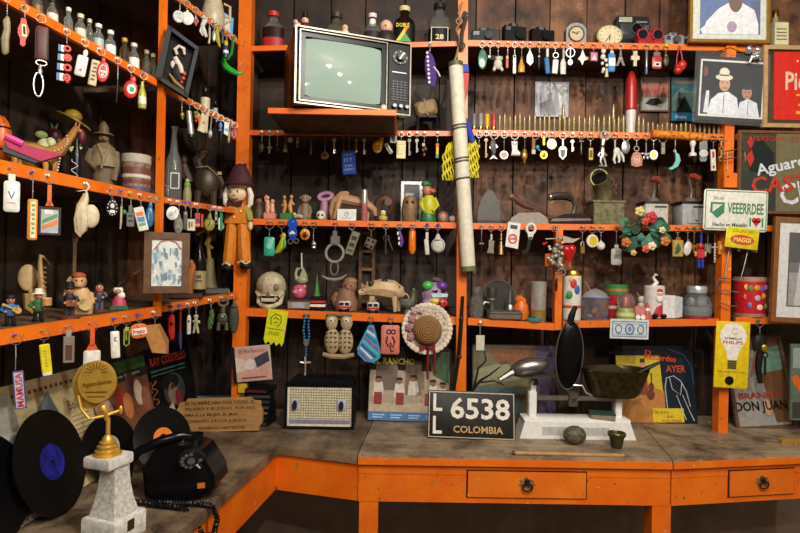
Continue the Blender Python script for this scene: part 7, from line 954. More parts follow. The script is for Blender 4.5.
# ---- hung from the third shelf
hung_row('B3R', [
 (481.5, 'fine dark chain ending in a small crossbar', [('bar', STEEL, [Bx(479.4, 243, 484, 244.2, -.4, .4)]), ('drop', DSTEEL, [Tu([(481.5, 244, 0), (481.5, 251, 0)], [.9, .5])])], dict(R=2, top=242)),
 (491, 'pewter boot keychain beside the brass saint', [('boot', c('8a857a', .35, .8), [Po([(489, 240), (494.4, 241), (493.6, 248), (494, 253.6), (487, 253), (488.6, 248)], -1.4, 1.4)]), ('clip', SILVER, [Bx(490.2, 234, 492.4, 240.4, -.5, .5, .4)])], dict(R=2.8, top=233)),
 (501, 'brass saint figure keychain', [('figure', c('a89058', .35, .8), [La(501, [(3, 254.6), (2.6, 251), (1.6, 244), (1.2, 241.4)], 0, 10), El(501, 239.6, 1.6, 1.8, 1.4), El(501, 247, 2.8, 2, 1)]), ('clip', GOLD, [Bx(500.2, 233, 502, 238.4, -.5, .5, .4)])], dict(R=2.8, top=233)),
 (513, 'white bottle opener tag with a red round stamp', [('tag', c('d8d6d0', .4), [Po([(507.4, 222), (520, 223.6), (517.6, 249), (505, 246.6)], -.7, .7)]), ('hole', c('3a2a20'), [Po([(510, 225), (517, 225.8), (516.4, 229.6), (509.6, 228.8)], -.9, -.65)]), ('stamp', c('c8604c'), [To(512.2, 239, 3.8, .9, -.8, ry=4.2), Bx(509.6, 238, 514.8, 240, -1, -.75)])], dict(R=1.2, out=1)),
 (530, 'bottle opener with white head and black handle', [('head', c('d8d6d0', .4), [To(530.4, 229, 4.4, 1.5, 0, ry=5), Po([(526.6, 232), (534, 232), (531, 240), (528, 240)], -1, 1)]), ('handle', c('1c1c1e', .4), [Po([(528, 237), (531.6, 237), (528, 252), (524, 254.6), (521, 253.6), (521, 251), (525, 250)], -1, 1)])], dict(R=1.2, out=1)),
 (582, 'small brass padlock keychain', [('lock', c('9a8450', .35, .8), [Bx(579.6, 246, 584.6, 254, -1.2, 1.2, .8)]), ('shackle', SILVER, [Tu([(580.6, 246, 0), (580.8, 242.6, 0), (582, 241.6, 0), (583.4, 242.6, 0), (583.6, 246, 0)], .6)])], dict(R=3, top=241)),
 (592, 'round lemon yellow medal with a white rim', [('medal', c('d8d4c8', .4), [Di(592, 241, 6.2, -1, 1, 6.6, bev=.1)]), ('centre', c('d0b41c', .35), [Di(592.4, 241, 4.2, -1.3, -.95, 4.6)])], dict(R=3.4, top=234)),
 (600.5, 'fluffy white ball keychain', [('ball', c('d8d4cc', .7), [El(600.5, 246, 4.2, 4.4, 4)]), ('cap', SILVER, [La(600.5, [(1.4, 242.4), (1, 240.6)], 0, 8)])], dict(R=3, top=241)),
 (616, 'pale rounded rectangle tag below the flower wreath', [('tag', c('a8a49c', .45), [Bx(611, 248.6, 621.4, 265, -1, 1, 2)]), ('neck', c('a8a49c', .45), [Bx(614, 244.6, 618.4, 249, -.7, .7, .6)]), ('mark', c('7a766e'), [Bx(613.4, 255, 619, 259, -1.15, -.95)])], dict(R=2.6, top=244)),
 (677, 'amber resin square holding a green leaf', [('resin', c('b09048', .3), [Bx(671.8, 240, 682.6, 257, -1.4, 1.4, 1)]), ('leaf', c('2f5a2c'), [Po([(674, 249), (677, 243), (680, 249), (677.4, 254)], -1.6, -1.35), Po([(673, 252), (676, 250), (678, 253), (675, 255)], -1.6, -1.35)]), ('cap', GOLD, [Bx(675, 237.4, 679.4, 240.4, -.8, .8)])], dict(R=2.8, top=237)),
 (687, 'smooth white oval pebble keychain', [('pebble', c('d0cec6', .35), [Ro('d', 10, (687, 248.6), [El(687, 248.6, 4.2, 7.4, 2)])]), ('eyelet', SILVER, [To(687.6, 240.6, 1, .35)])], dict(R=2.8, top=240)),
 (693.5, 'little gold bow charm', [('bow', c('b08c2c', .3, .8), [Po([(690.6, 243), (693.6, 246), (690.6, 250)], -.7, .7), Po([(696.6, 243), (693.6, 246), (696.6, 250)], -.7, .7), El(693.6, 246.4, 1.2, 1.4)]), ('tail', c('9a7824', .35, .8), [Tu([(693.6, 247, 0), (693.2, 253, 0)], .7)])], dict(R=2.6, top=243, pc='g')),
 (700.5, 'small doll keychain in red shirt and blue trousers', [('strap', c('2438b0', .5), [Tu([(700.5, 233, 0), (700.5, 243, 0)], .9)]), ('shirt', c('c02430', .4), [Bx(696.4, 249, 703.8, 259, -1.6, 1.6, 1.4), El(700, 246, 3, 3.2, 2.4)]), ('trousers', c('24309a', .4), [Bx(697, 259, 699.8, 268.4, -1.4, 1.4, .8), Bx(700.4, 259, 703.2, 268.4, -1.4, 1.4, .8)]), ('arms', c('c8906c', .5), [El(695.4, 254, 1.2, 3, 1.2), El(704.6, 254, 1.2, 3, 1.2)])], dict(R=2.6)),
 (707, 'clear plastic block charm', [('block', glass('e4e4d8', .1), [Bx(703.8, 243.6, 710.4, 253.6, -1.6, 1.6, 1)]), ('insert', c('a8a068'), [Bx(705, 245, 709, 252, -.4, .4)])], dict(R=2.8, top=243)),
 (714, 'beaded silver cross on a chain', [('cross', SILVER, [Bx(713.4, 243, 714.8, 262.6, -.5, .5), Bx(710.4, 246.6, 717.8, 248, -.5, .5)]), ('beads', c('c8c4bc', .3), [El(714, 244+i*3, 1, 1.1, .9, -.5) for i in range(6)])], dict(R=2.8, top=242)),
 (720, 'orange rectangular charm beside the wire rack post', [('block', c('d07c1c', .4), [Bx(717.2, 241, 722.6, 255, -1.2, 1.2, .8)]), ('mark', c('e8c060'), [Bx(718.6, 245, 721.2, 250, -1.4, -1.15)])], dict(R=2.6, top=240)),
])
# feathered charm cluster with a red heart, on the short post
K('B3R', 553, 'cluster of silvery beads and rosettes with a glossy red heart', [('heart', c('b01c20', .2), [El(564.5, 250, 4.6, 5, 3.4, -3), El(569.5, 249.6, 4.4, 5, 3.4, -3), La(567, [(6.6, 252), (4, 258), (.6, 262)], -3, 14, .5)]), ('rosettes', c('8a8478', .5, .3), [El(556+4.6*math.sin(i*1.9), 246+i*1.9, 3.2, 2.8, 2.6, -1+math.cos(i)) for i in range(12)]), ('pale_beads', c('c8c0b0', .4), [El(553+7*math.cos(i*1.3), 243+i*2.2, 1.5, 1.5, 1.5, -4) for i in range(11)]), ('crossbar', STEEL, [Tu([(544, 239.6, -1), (556, 239, -2), (574, 240, -1)], .8)]), ('wing', c('a09888', .5, .3), [Po([(560, 236), (571, 239), (578, 238), (570, 243), (561, 243)], -4, -2)]), ('bottom_ring', STEEL, [To(560, 272, 3.4, .8, -3)]), ('red_bead', RED, [El(542.6, 244.4, 1.6, 1.6), El(545, 243.4, 1.2, 1.2)])], R=3, name='charm_cluster', cat='ornament', out=4)
K('B3R', 555.5, 'thin grey chain hanging beside the short orange upright', [('weight', DSTEEL, [Tu([(554, 278, 0), (554, 284, 0), (554, 291, 0)], [.8, 1.6, .8])]), ('weight_ring', STEEL, [To(554, 277, 1.2, .35)])], R=1.4, top=276, out=10)
# flower wreath
random.seed(3)
P = edge_point('B3R', 645); P.y -= .05
lf = []
for i in range(40):
    a = random.uniform(0, 2*pi); r = random.uniform(.35, 1); x = 645+26*r*cos(a); y = 239+20*r*sin(a)-(6 if abs(cos(a)) < .5 else 0)
    s = random.uniform(5.5, 8.5); L = []
    lf.append(('leaf', c(random.choice(['2a5844', '35684e', '1c4030', '4a7a66']), .5), [Ro('x', random.uniform(-50, 50), (x, y, -r*2), [Ro('d', random.uniform(0, 360), (x, y, -r*2), [Po([(x-s*.6, y), (x-s*.35, y-s*.55), (x+s*.1, y-s*.65), (x+s, y-s*.1), (x+s*.15, y+s*.55), (x-s*.35, y+s*.5)], -r*3-.4, -r*3+.4)])])]))
fl = []
for x, y, s, col in [(650, 222, 6, 'b82c38'), (644, 226, 4, 'c84838'), (625.5, 247, 5, 'b86a2c'), (664, 245, 5, 'c07030'), (638.5, 216, 5, 'd8c078'), (651, 250, 4.4, 'd8d0b0'), (645, 253, 4, 'c85a30'), (633, 257, 3, 'd0b868'), (661, 234, 3.4, 'd8cca0')]:
    fl.append(('blossom', c(col, .55), [El(x+s*.55*cos(k*1.26), y+s*.55*sin(k*1.26), s*.5, s*.5, s*.4, -8) for k in range(5)]+[El(x, y, s*.45, s*.45, s*.5, -9.4)]))
mk('flower_wreath', 'artificial flower bunch of green leaves with red, orange and cream blossoms', 'flowers', P, 0, depth(P)/F, (653, 230), [('stem_ring', c('3a4a2c', .7), [To(645, 238, 15, 1.4, 2, ry=12, seg=24)])]+lf+fl)
# ---- fourth shelf, both halves
stand('B4R', 477, 318, .05, 'glass_jar', 'small clear stoppered glass jar by the middle post', 'jar', [('glass', glass('d8dcd8'), [La(476.5, [(5.6, 318), (6.6, 314), (7, 304), (5.6, 297), (3.4, 294), (3.6, 292)], 0, 18)]), ('stopper', glass('e8ece8'), [La(476.5, [(3, 293), (4.2, 290), (3.4, 287)], 0, 14)])])
stand('B4R', 491, 319, .06, 'meat_grinder', 'dull metal hand grinder with a flared top', 'grinder', [('body', c('6a6660', .4, .8), [La(491.5, [(5, 319), (4.4, 316), (3, 312), (3.4, 300), (4.6, 296), (4.8, 288)], 0, 16)]), ('arm', c('7a766e', .4, .8), [Tu([(491, 304, 0), (484, 303, -2), (481, 309, -3)], [2, 1.6, 1.2])]), ('collar', STEEL, [To(491.5, 300, 3.8, .9, 0, 'z')])])
stand('B4R', 507, 316, .15, 'iron_pan', 'blackened round iron pan standing on edge at the shelf back', 'pan', [('pan', c('3a3632', .6, .4), [Di(497, 296, 17, -2, 2, 18, bev=.08)]), ('rim', c('5a5650', .5, .5), [To(497, 296, 16.6, 1, -2, ry=17.6, seg=28)])])
stand('B4R', 503, 322, .02, 'metal_tin', 'shallow silver metal tin with rounded corners', 'tin', [('tin', c('8a8880', .35, .8), [Bx(487, 312, 521, 321.5, -8, 8, 2)]), ('lid_line', DSTEEL, [Bx(486.8, 315, 521.2, 315.8, -8.3, 8.2)])])
stand('B4R', 509.5, 320, .08, 'oil_can', 'little steel oil can with a thin spout', 'can', [('body', c('8c8a84', .3, .9), [La(509.5, [(6, 313), (6, 309), (4.6, 305.4), (1.8, 304)], 0, 16), La(509.5, [(5, 320), (5.6, 313)], 0, 16)]), ('spout', STEEL, [Tu([(509.5, 305, 0), (510, 290, 0)], [1.3, .6])])])
stand('B4R', 521, 320.5, .06, 'rubber_duck', 'bright orange plastic duck bottle', 'toy', [('body', c('d8661a', .4), [La(521, [(6.6, 320), (8, 314), (7, 306), (4.4, 301), (4, 298)], 0, 16, .8), Tu([(515, 300, 0), (519, 299, 0), (524, 303, 0)], [2.4, 4, 3.6])]), ('cap', c('a84a10', .4), [La(517, [(2.4, 298), (2, 295.6)], 0, 10)])])
stand('B4R', 538, 322, .05, 'metal_cup', 'tall tapered aluminium cup with an amber stain', 'cup', [('cup', c('c8c8c4', .25, .6), [La(538, [(7, 322), (7.4, 318), (8, 284), (8.2, 282), (7.4, 282.6), (6.8, 318)], 0, 22, cap=False), La(538, [(7, 322), (6.8, 321)], 0, 22)]), ('stain', c('8a6c30', .4), [La(538, [(7.55, 320), (7.75, 310)], 0, 22, cap=False)])])
stand('B4R', 534, 323.5, .012, 'lid', 'flat teal lid lying in front of the tall metal cup', 'lid', [('lid', c('2a8078', .4), [La(534, [(8, 323), (8.2, 320.6), (7, 319.6)], 0, 18, .7)]), ('knob', c('206860', .4), [La(534, [(1.6, 319.8), (1.8, 318)], 0, 10)])])
stand('B4S', 571, 321, .06, 'toucan_canister', 'tall white canister painted with a red and blue macaw', 'canister', [('can', c('d8d4c8', .35), [La(571.5, [(8.8, 321), (9, 319), (9, 276)], 0, 22)]), ('lid', GOLD, [La(571.5, [(9.3, 277), (9.3, 273), (8.6, 272)], 0, 22)]), ('bird_painting', [c('c02c24'), c('3058a8'), c('d8a828'), c('2f8a3c'), c('c84a3c')], [Ro('x', 0, (571, 290, 0), [El(570.5, 285, 3.2, 5, 1, -8.6)]), El(573.6, 291, 3, 5, 1.2, -8.3), El(568, 281, 2, 2.4, 1, -8.3), El(567, 296, 3.4, 4, 1.4, -7.9), La(571.5, [(9.1, 309.5), (9.1, 306.5)], 0, 22, cap=False)])])
stand('B4S', 595, 321, .05, 'plastic_tub', 'clear plastic tub with purple rim filled with coloured sweets', 'tub', [('tub', glass('d8d4dc', .08), [La(595, [(12, 321), (12.8, 318), (13.4, 300), (13, 299)], 0, 22)]), ('rim', c('7a70a8', .3), [To(595, 299, 13.2, 1, 0, 'z', seg=28)]), ('lid_film', film('d8d8dc', .3), [La(595, [(13, 299), (10, 294), (4, 291), (1, 290)], 0, 18)])]+[('sweet', c(col, .35), [El(595+r*cos(a), y, 2.6, 2, 2.2, r*sin(a))]) for a, r, y, col in [(-1.6, 8, 317, 'b83a6a'), (-1.2, 7, 312, '3a8a4c'), (-2, 8, 312, 'd0a030'), (-.7, 8, 317, '3a5aa8'), (-2.5, 8, 317, 'c8c4bc'), (-1.6, 8, 307, '6a4a90'), (-.9, 8, 308, 'c85a2c'), (-2.3, 8, 308, '48342c'), (-1.4, 4, 316, 'a83030'), (-1.8, 3, 310, 'd8d0c0')]]+[('straw', c('8a8a90', .4), [Tu([(600, 310, 0), (590, 292, 0), (584, 283, 0)], .5)])])
stand('B4S', 616, 317, .13, 'biscuit_tin', 'round red tin with green and gold striped lid', 'tin', [('tin', c('b02028', .35), [La(616, [(11, 317), (11, 293)], 0, 24)]), ('lid', c('3a7a44', .35), [La(616, [(11.6, 294), (11.6, 285), (10.8, 284)], 0, 24)]), ('gold_band', c('b8984c', .35, .5), [La(616, [(11.8, 291), (11.8, 288)], 0, 24, cap=False)]), ('pattern', c('d8c8b0'), [La(616, [(11.15, 308), (11.15, 305)], 0, 24, cap=False)])])
stand('B4S', 625.5, 320.5, .035, 'snow_globe', 'snow globe with painted green and yellow village base', 'snow globe', [('globe', glass('f0e8e0'), [El(625.5, 302.5, 8.4, 9, 8.4)]), ('base', c('8a9a5c', .45), [La(625.5, [(9, 320.5), (9.4, 318), (8, 311), (7, 309)], 0, 20)]), ('painted_band', c('c8c070', .45), [La(625.5, [(9.5, 317), (9, 313.6)], 0, 20, cap=False)]), ('inner_figure', c('b84a3c', .4), [La(625.5, [(3.4, 309), (2.6, 303), (1, 299)], 0, 10)])])
stand('B4S', 655, 319.5, .07, 'santa_mug', 'white mug modelled with a seated red Santa Claus', 'mug', [('mug', c('d4d0c8', .35), [La(654, [(9, 319), (9.6, 316), (9.8, 288), (9, 287)], 0, 22)]), ('santa', c('b81c20', .45), [La(655, [(7.6, 317), (7, 308), (4.6, 300)], -5, 16, .7), El(655, 292, 3.6, 2.6, 3, -8)]), ('beard', c('e4e0d8', .6), [El(655, 299.6, 4, 4.4, 2.6, -9.5), El(655, 293.8, 4, 1.2, 3, -8.4)]), ('face', c('d89c84', .45), [El(655, 296, 2.6, 2.4, 2.4, -9.4)]), ('boots', BLACK, [El(650.6, 316.6, 3, 2.2, 3, -10), El(659, 316.6, 3, 2.2, 3, -10)]), ('swan_handle', c('d8d4cc', .35), [Tu([(653, 288, 0), (656, 284, 0), (652.6, 279, 0), (655, 275.6, 0), (657, 277, 0)], [3, 2.4, 1.4, 1.2, .8])])])
stand('B4S', 641, 318, .09, 'figurine', 'grey white reindeer figurine behind the small Santa', 'figurine', [('body', c('b8b0a8', .5), [El(641, 308, 4, 6, 3.4), El(641, 299.6, 3.6, 3.6, 3), Tu([(639, 313, 0), (638.6, 318, 0)], 1.4), Tu([(643, 313, 0), (643.4, 318, 0)], 1.4)]), ('antlers', c('8a7a68', .5), [Tu([(639, 297, 0), (636.6, 293, 0)], .8), Tu([(643, 297, 0), (645.6, 293, 0)], .8)])])
stand('B4S', 647, 320.5, .015, 'figurine', 'tiny Santa figurine in white and red', 'figurine', [('coat', c('c8504c', .45), [La(647, [(4, 320.5), (3.8, 316), (2.4, 311)], 0, 12)]), ('head', c('d8b09c', .5), [El(647, 309.4, 2.2, 2.3, 2)]), ('beard', WHITE, [El(647, 311.4, 2.2, 2.2, 1.4, -1.2)]), ('hat', c('b82428', .5), [La(647, [(2.3, 308.4), (1.2, 305.4), (.3, 303.6)], 0, 10)])])
stand('B4S', 633.5, 320.5, .012, 'figurine', 'tiny pink and white wagon ornament', 'ornament', [('wagon', c('c87c7c', .45), [Bx(634, 307, 644, 316, -3, 4, 1)]), ('wheel', WHITE, [Di(636.6, 317.6, 2.4, -3.6, -2.6, seg=14)]), ('wheel', WHITE, [Di(641.6, 317.6, 2.4, -3.6, -2.6, seg=14)])])
stand('B4S', 669.5, 319, .05, 'paper_box', 'small open white paper box', 'box', [('box', c('d8d8d6', .5), [Bx(660, 298, 671.5, 318.5, -6, 8)]), ('side_flap', c('b8bcbc', .45), [Po([(671.5, 296), (679.5, 297.6), (679.5, 317), (671.5, 318.5)], -5.6, -4.8)]), ('top_flap', c('e0e0de', .5), [Bx(660, 296, 671.5, 298.4, -6.4, 8)])])
stand('B4S', 696.5, 319, .05, 'glass_jar', 'wide clear glass jar with screw lid and red foot', 'jar', [('glass', glass('e4eaea'), [La(696.5, [(13, 317), (13.6, 314), (13.8, 305), (12, 299), (8.6, 295.6), (8.6, 293)], 0, 24)]), ('lid', c('b8c4c8', .25, .5), [La(696.5, [(9.4, 294), (9.6, 289), (8.6, 287)], 0, 22)]), ('foot', c('a82838', .35), [La(696.5, [(13.2, 319), (13.4, 317)], 0, 24)]), ('contents', c('9aa0a4', .5), [La(696.5, [(11.6, 316), (12, 312), (8, 308)], 0, 16), El(692, 304, 3, 4, 3), El(700, 303, 3, 4.4, 3)])])
stand('F4', 749.5, 318.5, .05, 'sweet_tin', 'red tin of sweets printed with coloured balls and letters', 'tin', [('tin', c('c02228', .35), [La(749.5, [(13.6, 318.5), (14, 317), (14, 283)], 0, 26)]), ('lid', c('c89888', .3, .4), [La(749.5, [(14.4, 284), (14.4, 280.4), (13.6, 279.4)], 0, 26)]), ('base_rim', c('c09080', .3, .4), [La(749.5, [(14.3, 318.6), (14.3, 315.4)], 0, 26, cap=False)])]+[('printed_ball', c(col, .35), [El(749.5+14*sin(a), y, 2.6*cos(a)+.4, 2.8, .5, -14*cos(a)+.1)]) for a, y, col in [(-.75, 289.5, 'd8c030'), (-.45, 290.5, '4a9a50'), (-.1, 290, 'd89030'), (.25, 290.5, '4a6ab8'), (.6, 289.5, 'c85a8a'), (-.5, 307, '5a84c0'), (-.05, 300, 'b8a8c0'), (.35, 298, 'd89c28'), (.1, 309, 'd8c8b0'), (.6, 308, '5a9a54'), (-.8, 299, 'd06a3c')]])
# ---- hung from the fourth shelf
K('B4R', 480, 'plain white paper tag hanging below the lower shelf', [('tag', c('c8c4b4', .5), [Bx(476, 335, 484.6, 350.4, -.8, .8, .5)]), ('shaft', STEEL, [Tu([(480, 326, 0), (480, 335.4, 0)], .7)])], R=2.4, top=326, name='paper_tag', cat='tag', pc='w')
P = edge_point('B4S', 629); mk('banknote', 'blue and white printed banknote pinned under the shelf edge', 'banknote', P+Vector((0, -.006, 0)), 0, depth(P)/F, (629, 324.5), [('paper', c('ccd0d0', .5), [Ro('d', 1, (629, 330), [Bx(609.5, 320.5, 648, 340, -.3, .3)])]), ('border', c('4a6c98'), [Ro('d', 1, (629, 330), frame(611.5, 322.5, 646, 338, .8, None, .15, -.35))]), ('engraving', c('6a88ac'), [Ro('d', 1, (629, 330), [To(629, 330.3, 4, .9, -.4, ry=5), To(618, 330.3, 3, .7, -.4, ry=4), To(640, 330.3, 3, .7, -.4, ry=4), El(629, 330.3, 2, 3, .2, -.35)]+[Bx(613+i*2.1, 324.4, 614.2+i*2.1, 325.6, -.5, -.35) for i in range(15)]+[Bx(613+i*2.1, 335, 614.2+i*2.1, 336.2, -.5, -.35) for i in range(15)])])])

# ---- right post: sign plates and the wire rack
P = onY(737, 182, -.03); u = depth(P)/F
mk('orange_plate', 'small orange painted wooden plate nailed on the post above the green lettered sign', 'plate', P, 0, u, (734, 182), [('plate', ORANGE, [Ro('d', 1, (734, 181), [Bx(720.5, 173, 748, 188.4, -1.5, 2, 1)])]), ('nail', DSTEEL, [Di(724, 177, .9, -2, -1.4, seg=8)])])
P = onY(735, 160, -.035); mk('wire_rack', 'bent wire hook rack on the post above the orange plate', 'rack', P, 0, depth(P)/F, (735, 160), [('wire', c('8a7a60', .35, .9), [Tu([(719, 158, 0), (724, 152, -1), (735, 150, -2), (746, 152, -1), (753, 152, 0)], .7), Tu([(722, 160, 0), (735, 158, -2), (752, 158, 0)], .6), Tu([(727, 152, -1), (727, 173, 0)], .6), Tu([(744, 152, -1), (746, 173, 0)], .6)]), ('wire_end', c('a89474', .35, .9), [El(719, 158, 1.1, 1.1), El(753, 152, 1.1, 1.1)])])
P = onY(735, 211, -.05); mk('green_lettered_sign', 'white enamel sign with green border lettered VEEERRDEE and a red heart', 'sign', P, 0, depth(P)/F, (735, 211), [('plate', c('dcdcd0', .35), [Ro('d', 1.6, (735, 211), [Bx(703.5, 190, 767.5, 231, -.6, .6, 2.5)])]), ('green_border', c('3a7a5c'), [Ro('d', 1.6, (735, 211), frame(704.8, 191.3, 766.2, 229.7, .7, None, .2, -.65))]),
   ('lettering', c('2f7a4c'), [Ro('d', 1.6, (735, 211), [Tb('VEEERRDEE', 745, 208.4, 36, 11, -.85, .03)])]), ('caption', c('3a4a44'), [Ro('d', 1.6, (735, 211), [Tb('Hecho en Medell\u00edn', 730, 225, 35, 3.8, -.85, .05)])]), ('crest_caption', c('3a4a44'), [Ro('d', 1.6, (735, 211), [Tx('DISCAR', 718, 199, 10, 3, -.85)])]),
   ('crest', c('3a7a5c'), [Ro('d', 1.6, (735, 211), [Po([(710, 203), (724, 203), (724, 213), (717, 219), (710, 213)], -.85, -.65)]), Ro('d', 1.6, (735, 211), [Po([(712, 205), (722, 205), (712, 213)], -1.0, -.86)])][:1]), ('crest_flag', c('d8dcd0'), [Ro('d', 1.6, (735, 211), [Po([(712, 205), (722, 205), (712, 213)], -1.05, -.87)])]), ('heart', c('c02a28'), [Ro('d', 1.6, (735, 211), [Di(754.2, 219.4, 2.6, -1, -.65, seg=14), Di(758.2, 219.4, 2.6, -1, -.66, seg=14), Po([(751.8, 220.4), (760.6, 220.4), (756.2, 225.8)], -1, -.67)])]), ('heart_brackets', c('3a8a54'), [Ro('d', 1.6, (735, 211), [Bx(749.4, 217, 751, 226, -.9, -.65), Bx(761.6, 217, 763.2, 226, -.9, -.65)])])])
P = onY(742, 238, -.062); mk('yellow_stock_sign', 'small yellow tin sign lettered CALDO with red oval', 'sign', P, 0, depth(P)/F, (742, 238), [('plate', c('d8c81c', .35), [Ro('d', 6, (742, 238), [Bx(725.6, 228, 758.6, 248.6, -.6, .6, .8)])]), ('oval', c('c8481c'), [Ro('d', 6, (742, 238), [Di(742, 240, 12, -.85, -.65, 5)])]), ('lettering', c('f0dc80'), [Ro('d', 6, (742, 238), [Tb('MAGGI', 742, 240, 17, 4.6, -1.0, .05)])]), ('caption', c('6a6414'), [Ro('d', 6, (742, 238), [Tx('CALDO DE', 742, 231.4, 20, 2.8, -.85)])])])
P = onY(732, 275, -.03); mk('wire_stand', 'thin wire card rack hanging below the yellow stock sign', 'rack', P, 0, depth(P)/F, (732, 275), [('wire', c('9a9a94', .35, .9), [Tu([(729, 248, 0), (727, 262, 0), (724, 280, 0), (718, 279, 0)], .6), Tu([(748, 248, 0), (743, 270, 0), (740, 280, 0), (720, 278, -2), (716, 282, 0), (720, 290, 0), (738, 292, -2)], .6), Tu([(719, 302, 0), (728, 306, -2), (738, 306, 0)], .6), Tu([(757, 248, 0), (756, 252, 0), (750, 250, 0)], .5)]), ('screw', SILVER, [El(738, 250, 1.8, 1.8, 1, -1)])])
P = onY(732, 354, -.05); mk('bulb_sign', 'yellow enamel sign with a white light bulb and red lettering PHILIPS', 'sign', P, 0, depth(P)/F, (732, 354), [('plate', c('e0c414', .35), [Ro('d', 2, (732, 354), [Bx(715, 321.5, 749, 388, -.6, .6, 1.6)])]), ('bulb', c('e8e6e0', .35), [Ro('d', 2, (732, 354), [Po([(732+13.2*sin(a), 336-13.2*cos(a)) for a in [i*pi/12-2.3 for i in range(int(4.6/(pi/12))+1)]]+[(738, 352), (736.6, 360), (727.4, 360), (726, 352)], -.9, -.65)])]), ('bulb_base', c('6a6a58', .3, .6), [Ro('d', 2, (732, 354), [Bx(727.6, 360.4+i*2.2, 736.4, 362.2+i*2.2, -1, -.65)]) for i in range(4)]),
   ('lettering', c('b82820'), [Ro('d', 2, (732, 354), [Tb('PHILIPS', 732, 342.4, 20, 3.4, -1.05, .05)])]), ('caption', c('6a3030'), [Ro('d', 2, (732, 354), [Tb('BOMBILLA', 732, 338.4, 17, 2.2, -1.05, .05)])]), ('slogan', c('6a3030'), [Ro('d', 2, (732, 354), [Tx('MEJORES NO HAY', 732, 372, 29, 1.8, -.85)])]), ('pink_shine', c('d8a8a8'), [Ro('d', 2, (732, 354), [To(733.6, 331, 3, .4, -1)])]), ('hole', BLACK, [Ro('d', 2, (732, 354), [Di(730, 380.5, 4.4, -1.2, -.65, seg=16)])])])

# ---- pictures and adverts on the right
P = onY(729, 22, -.03); mk('portrait_photo', 'gilt framed photograph of a man in white shirt and cap', 'picture', P, 0, depth(P)/F, (729, 22), [('frame', c('a8823c', .35, .6), frame(689, -40, 769, 43, 3, None, 4, 2)), ('mount', c('c8ccc0', .5), [Bx(692, -38, 767, 41, 0, 1)]),
   ('print', [c('3a5a94'), c('d8dce0'), c('d4d8de'), c('2c4478'), c('5a3428'), c('e8e8e8'), c('9a84a0')], [Bx(700, -32, 760, 34.5, -.4, -.05), Po([(702, 34.5), (706, 22), (718, 9), (728, 3), (742, 3), (754, 10), (758, 24), (758, 34.5)], -.6, -.42), Po([(702, 34.5), (700, 30), (714, 18), (720, 34.5)], -.7, -.61), Po([(750, 2), (760, 0), (760, 34), (756, 33), (754, 16)], -.55, -.41), Di(735, 0, 7, -.8, -.61, 12.5), Di(735, -8, 8, -.95, -.81, 6), Di(731.5, 27, 5, -.75, -.62, 5.6)]), ('glass_pane', film('ffffff', .05), [Bx(692, -38, 767, 41, -1.4, -1.3)])])
stand('F1', 777, 46, .03, 'whisky_bottle', 'square bottle with gold cap and cream label beside the portrait', 'bottle', [('glass', c('8a8460', .2), [Bx(769.6, 20, 785, 46, -6, 6, 1.6), La(775, [(3, 21), (2.6, 14)], 0, 12)]), ('cap', GOLD, [La(775, [(2.9, 14.6), (3, 8), (2.4, 7)], 0, 12)]), ('label', c('c8c098', .5), [Bx(770.4, 22, 784, 44, -6.4, -5.9)]), ('lettering', c('5a5434'), [Bx(772, 28+i*3.4, 782, 29+i*3.4, -6.6, -6.35) for i in range(4)])])
P = onY(730, 90, -.045); RW = lambda pr: [Ro('d', 2.5, (730, 90), pr)]
mk('cowboy_photo', 'photograph of two people in white, one in cowboy hat, in clear plastic sleeve', 'picture', P, 0, depth(P)/F, (730, 90), [('backing', c('1a1b1d', .4), RW([Bx(697, 57, 764.5, 121, .2, 1)])), ('photo_paper', c('d8d8d8', .4), RW([Bx(699.4, 60.5, 764, 117.5, -.3, .2)])),
   ('print', [c('14161c'), c('2a3450'), c('d8dce4'), c('cfd4de'), c('c8987c'), c('a87c64'), c('d8d0c0'), c('d8d0c0'), c('1c2030'), c('6a2c24'), c('d0d4dc')], [RW([Bx(701, 62.5, 762, 115.5, -.5, -.32)])[0], RW([Bx(702, 96, 711, 114, -.6, -.51)])[0], RW([Po([(708, 115.5), (711, 101), (718, 94), (728, 92), (737, 98), (740, 115.5)], -.75, -.61)])[0], RW([Po([(738, 115.5), (740, 102), (748, 98), (757, 102), (760, 115.5)], -.8, -.65)])[0], RW([Di(724, 84.5, 5.4, -.9, -.76, 7.5)])[0], RW([Di(746.5, 92, 5, -.9, -.81, 6.6)])[0], RW([Di(723, 78, 8.6, -1.05, -.91, 3.2)])[0], RW([Di(723, 73, 5, -1.1, -.96, 4.6)])[0], RW([Di(746.5, 86.4, 5.4, -1.0, -.91, 3)])[0], RW([Di(704.5, 73, 2.4, -.7, -.6, 5)])[0], RW([Po([(704, 114), (706, 92), (709, 92), (709, 114)], -.7, -.62)])[0]]),
   ('face_detail', c('2a1c18'), RW([Bx(721, 83, 722.6, 83.8, -1.1, -.9), Bx(725.4, 83, 727, 83.8, -1.1, -.9), Bx(722, 88.4, 726.4, 89, -1.1, -.9), Bx(744, 91, 745.4, 91.8, -1.1, -.9), Bx(748, 91, 749.4, 91.8, -1.1, -.9), Bx(745, 95.6, 748.6, 96.2, -1.1, -.9), Bx(718.4, 75.4, 727.6, 76.6, -1.3, -1.1), Bx(723.4, 96, 724, 114, -.9, -.75), Bx(748, 100, 748.5, 114, -.9, -.8)])), ('sleeve', film('e8eef0', .035), RW([Bx(693, 53, 768, 125, -1.5, -1.4)])), ('chain', GOLD, [Tu([(702, 58, -1), (716, 52, -1), (729, 48, -1), (742, 53, -1), (757, 63, -1)], .5, 5)])])
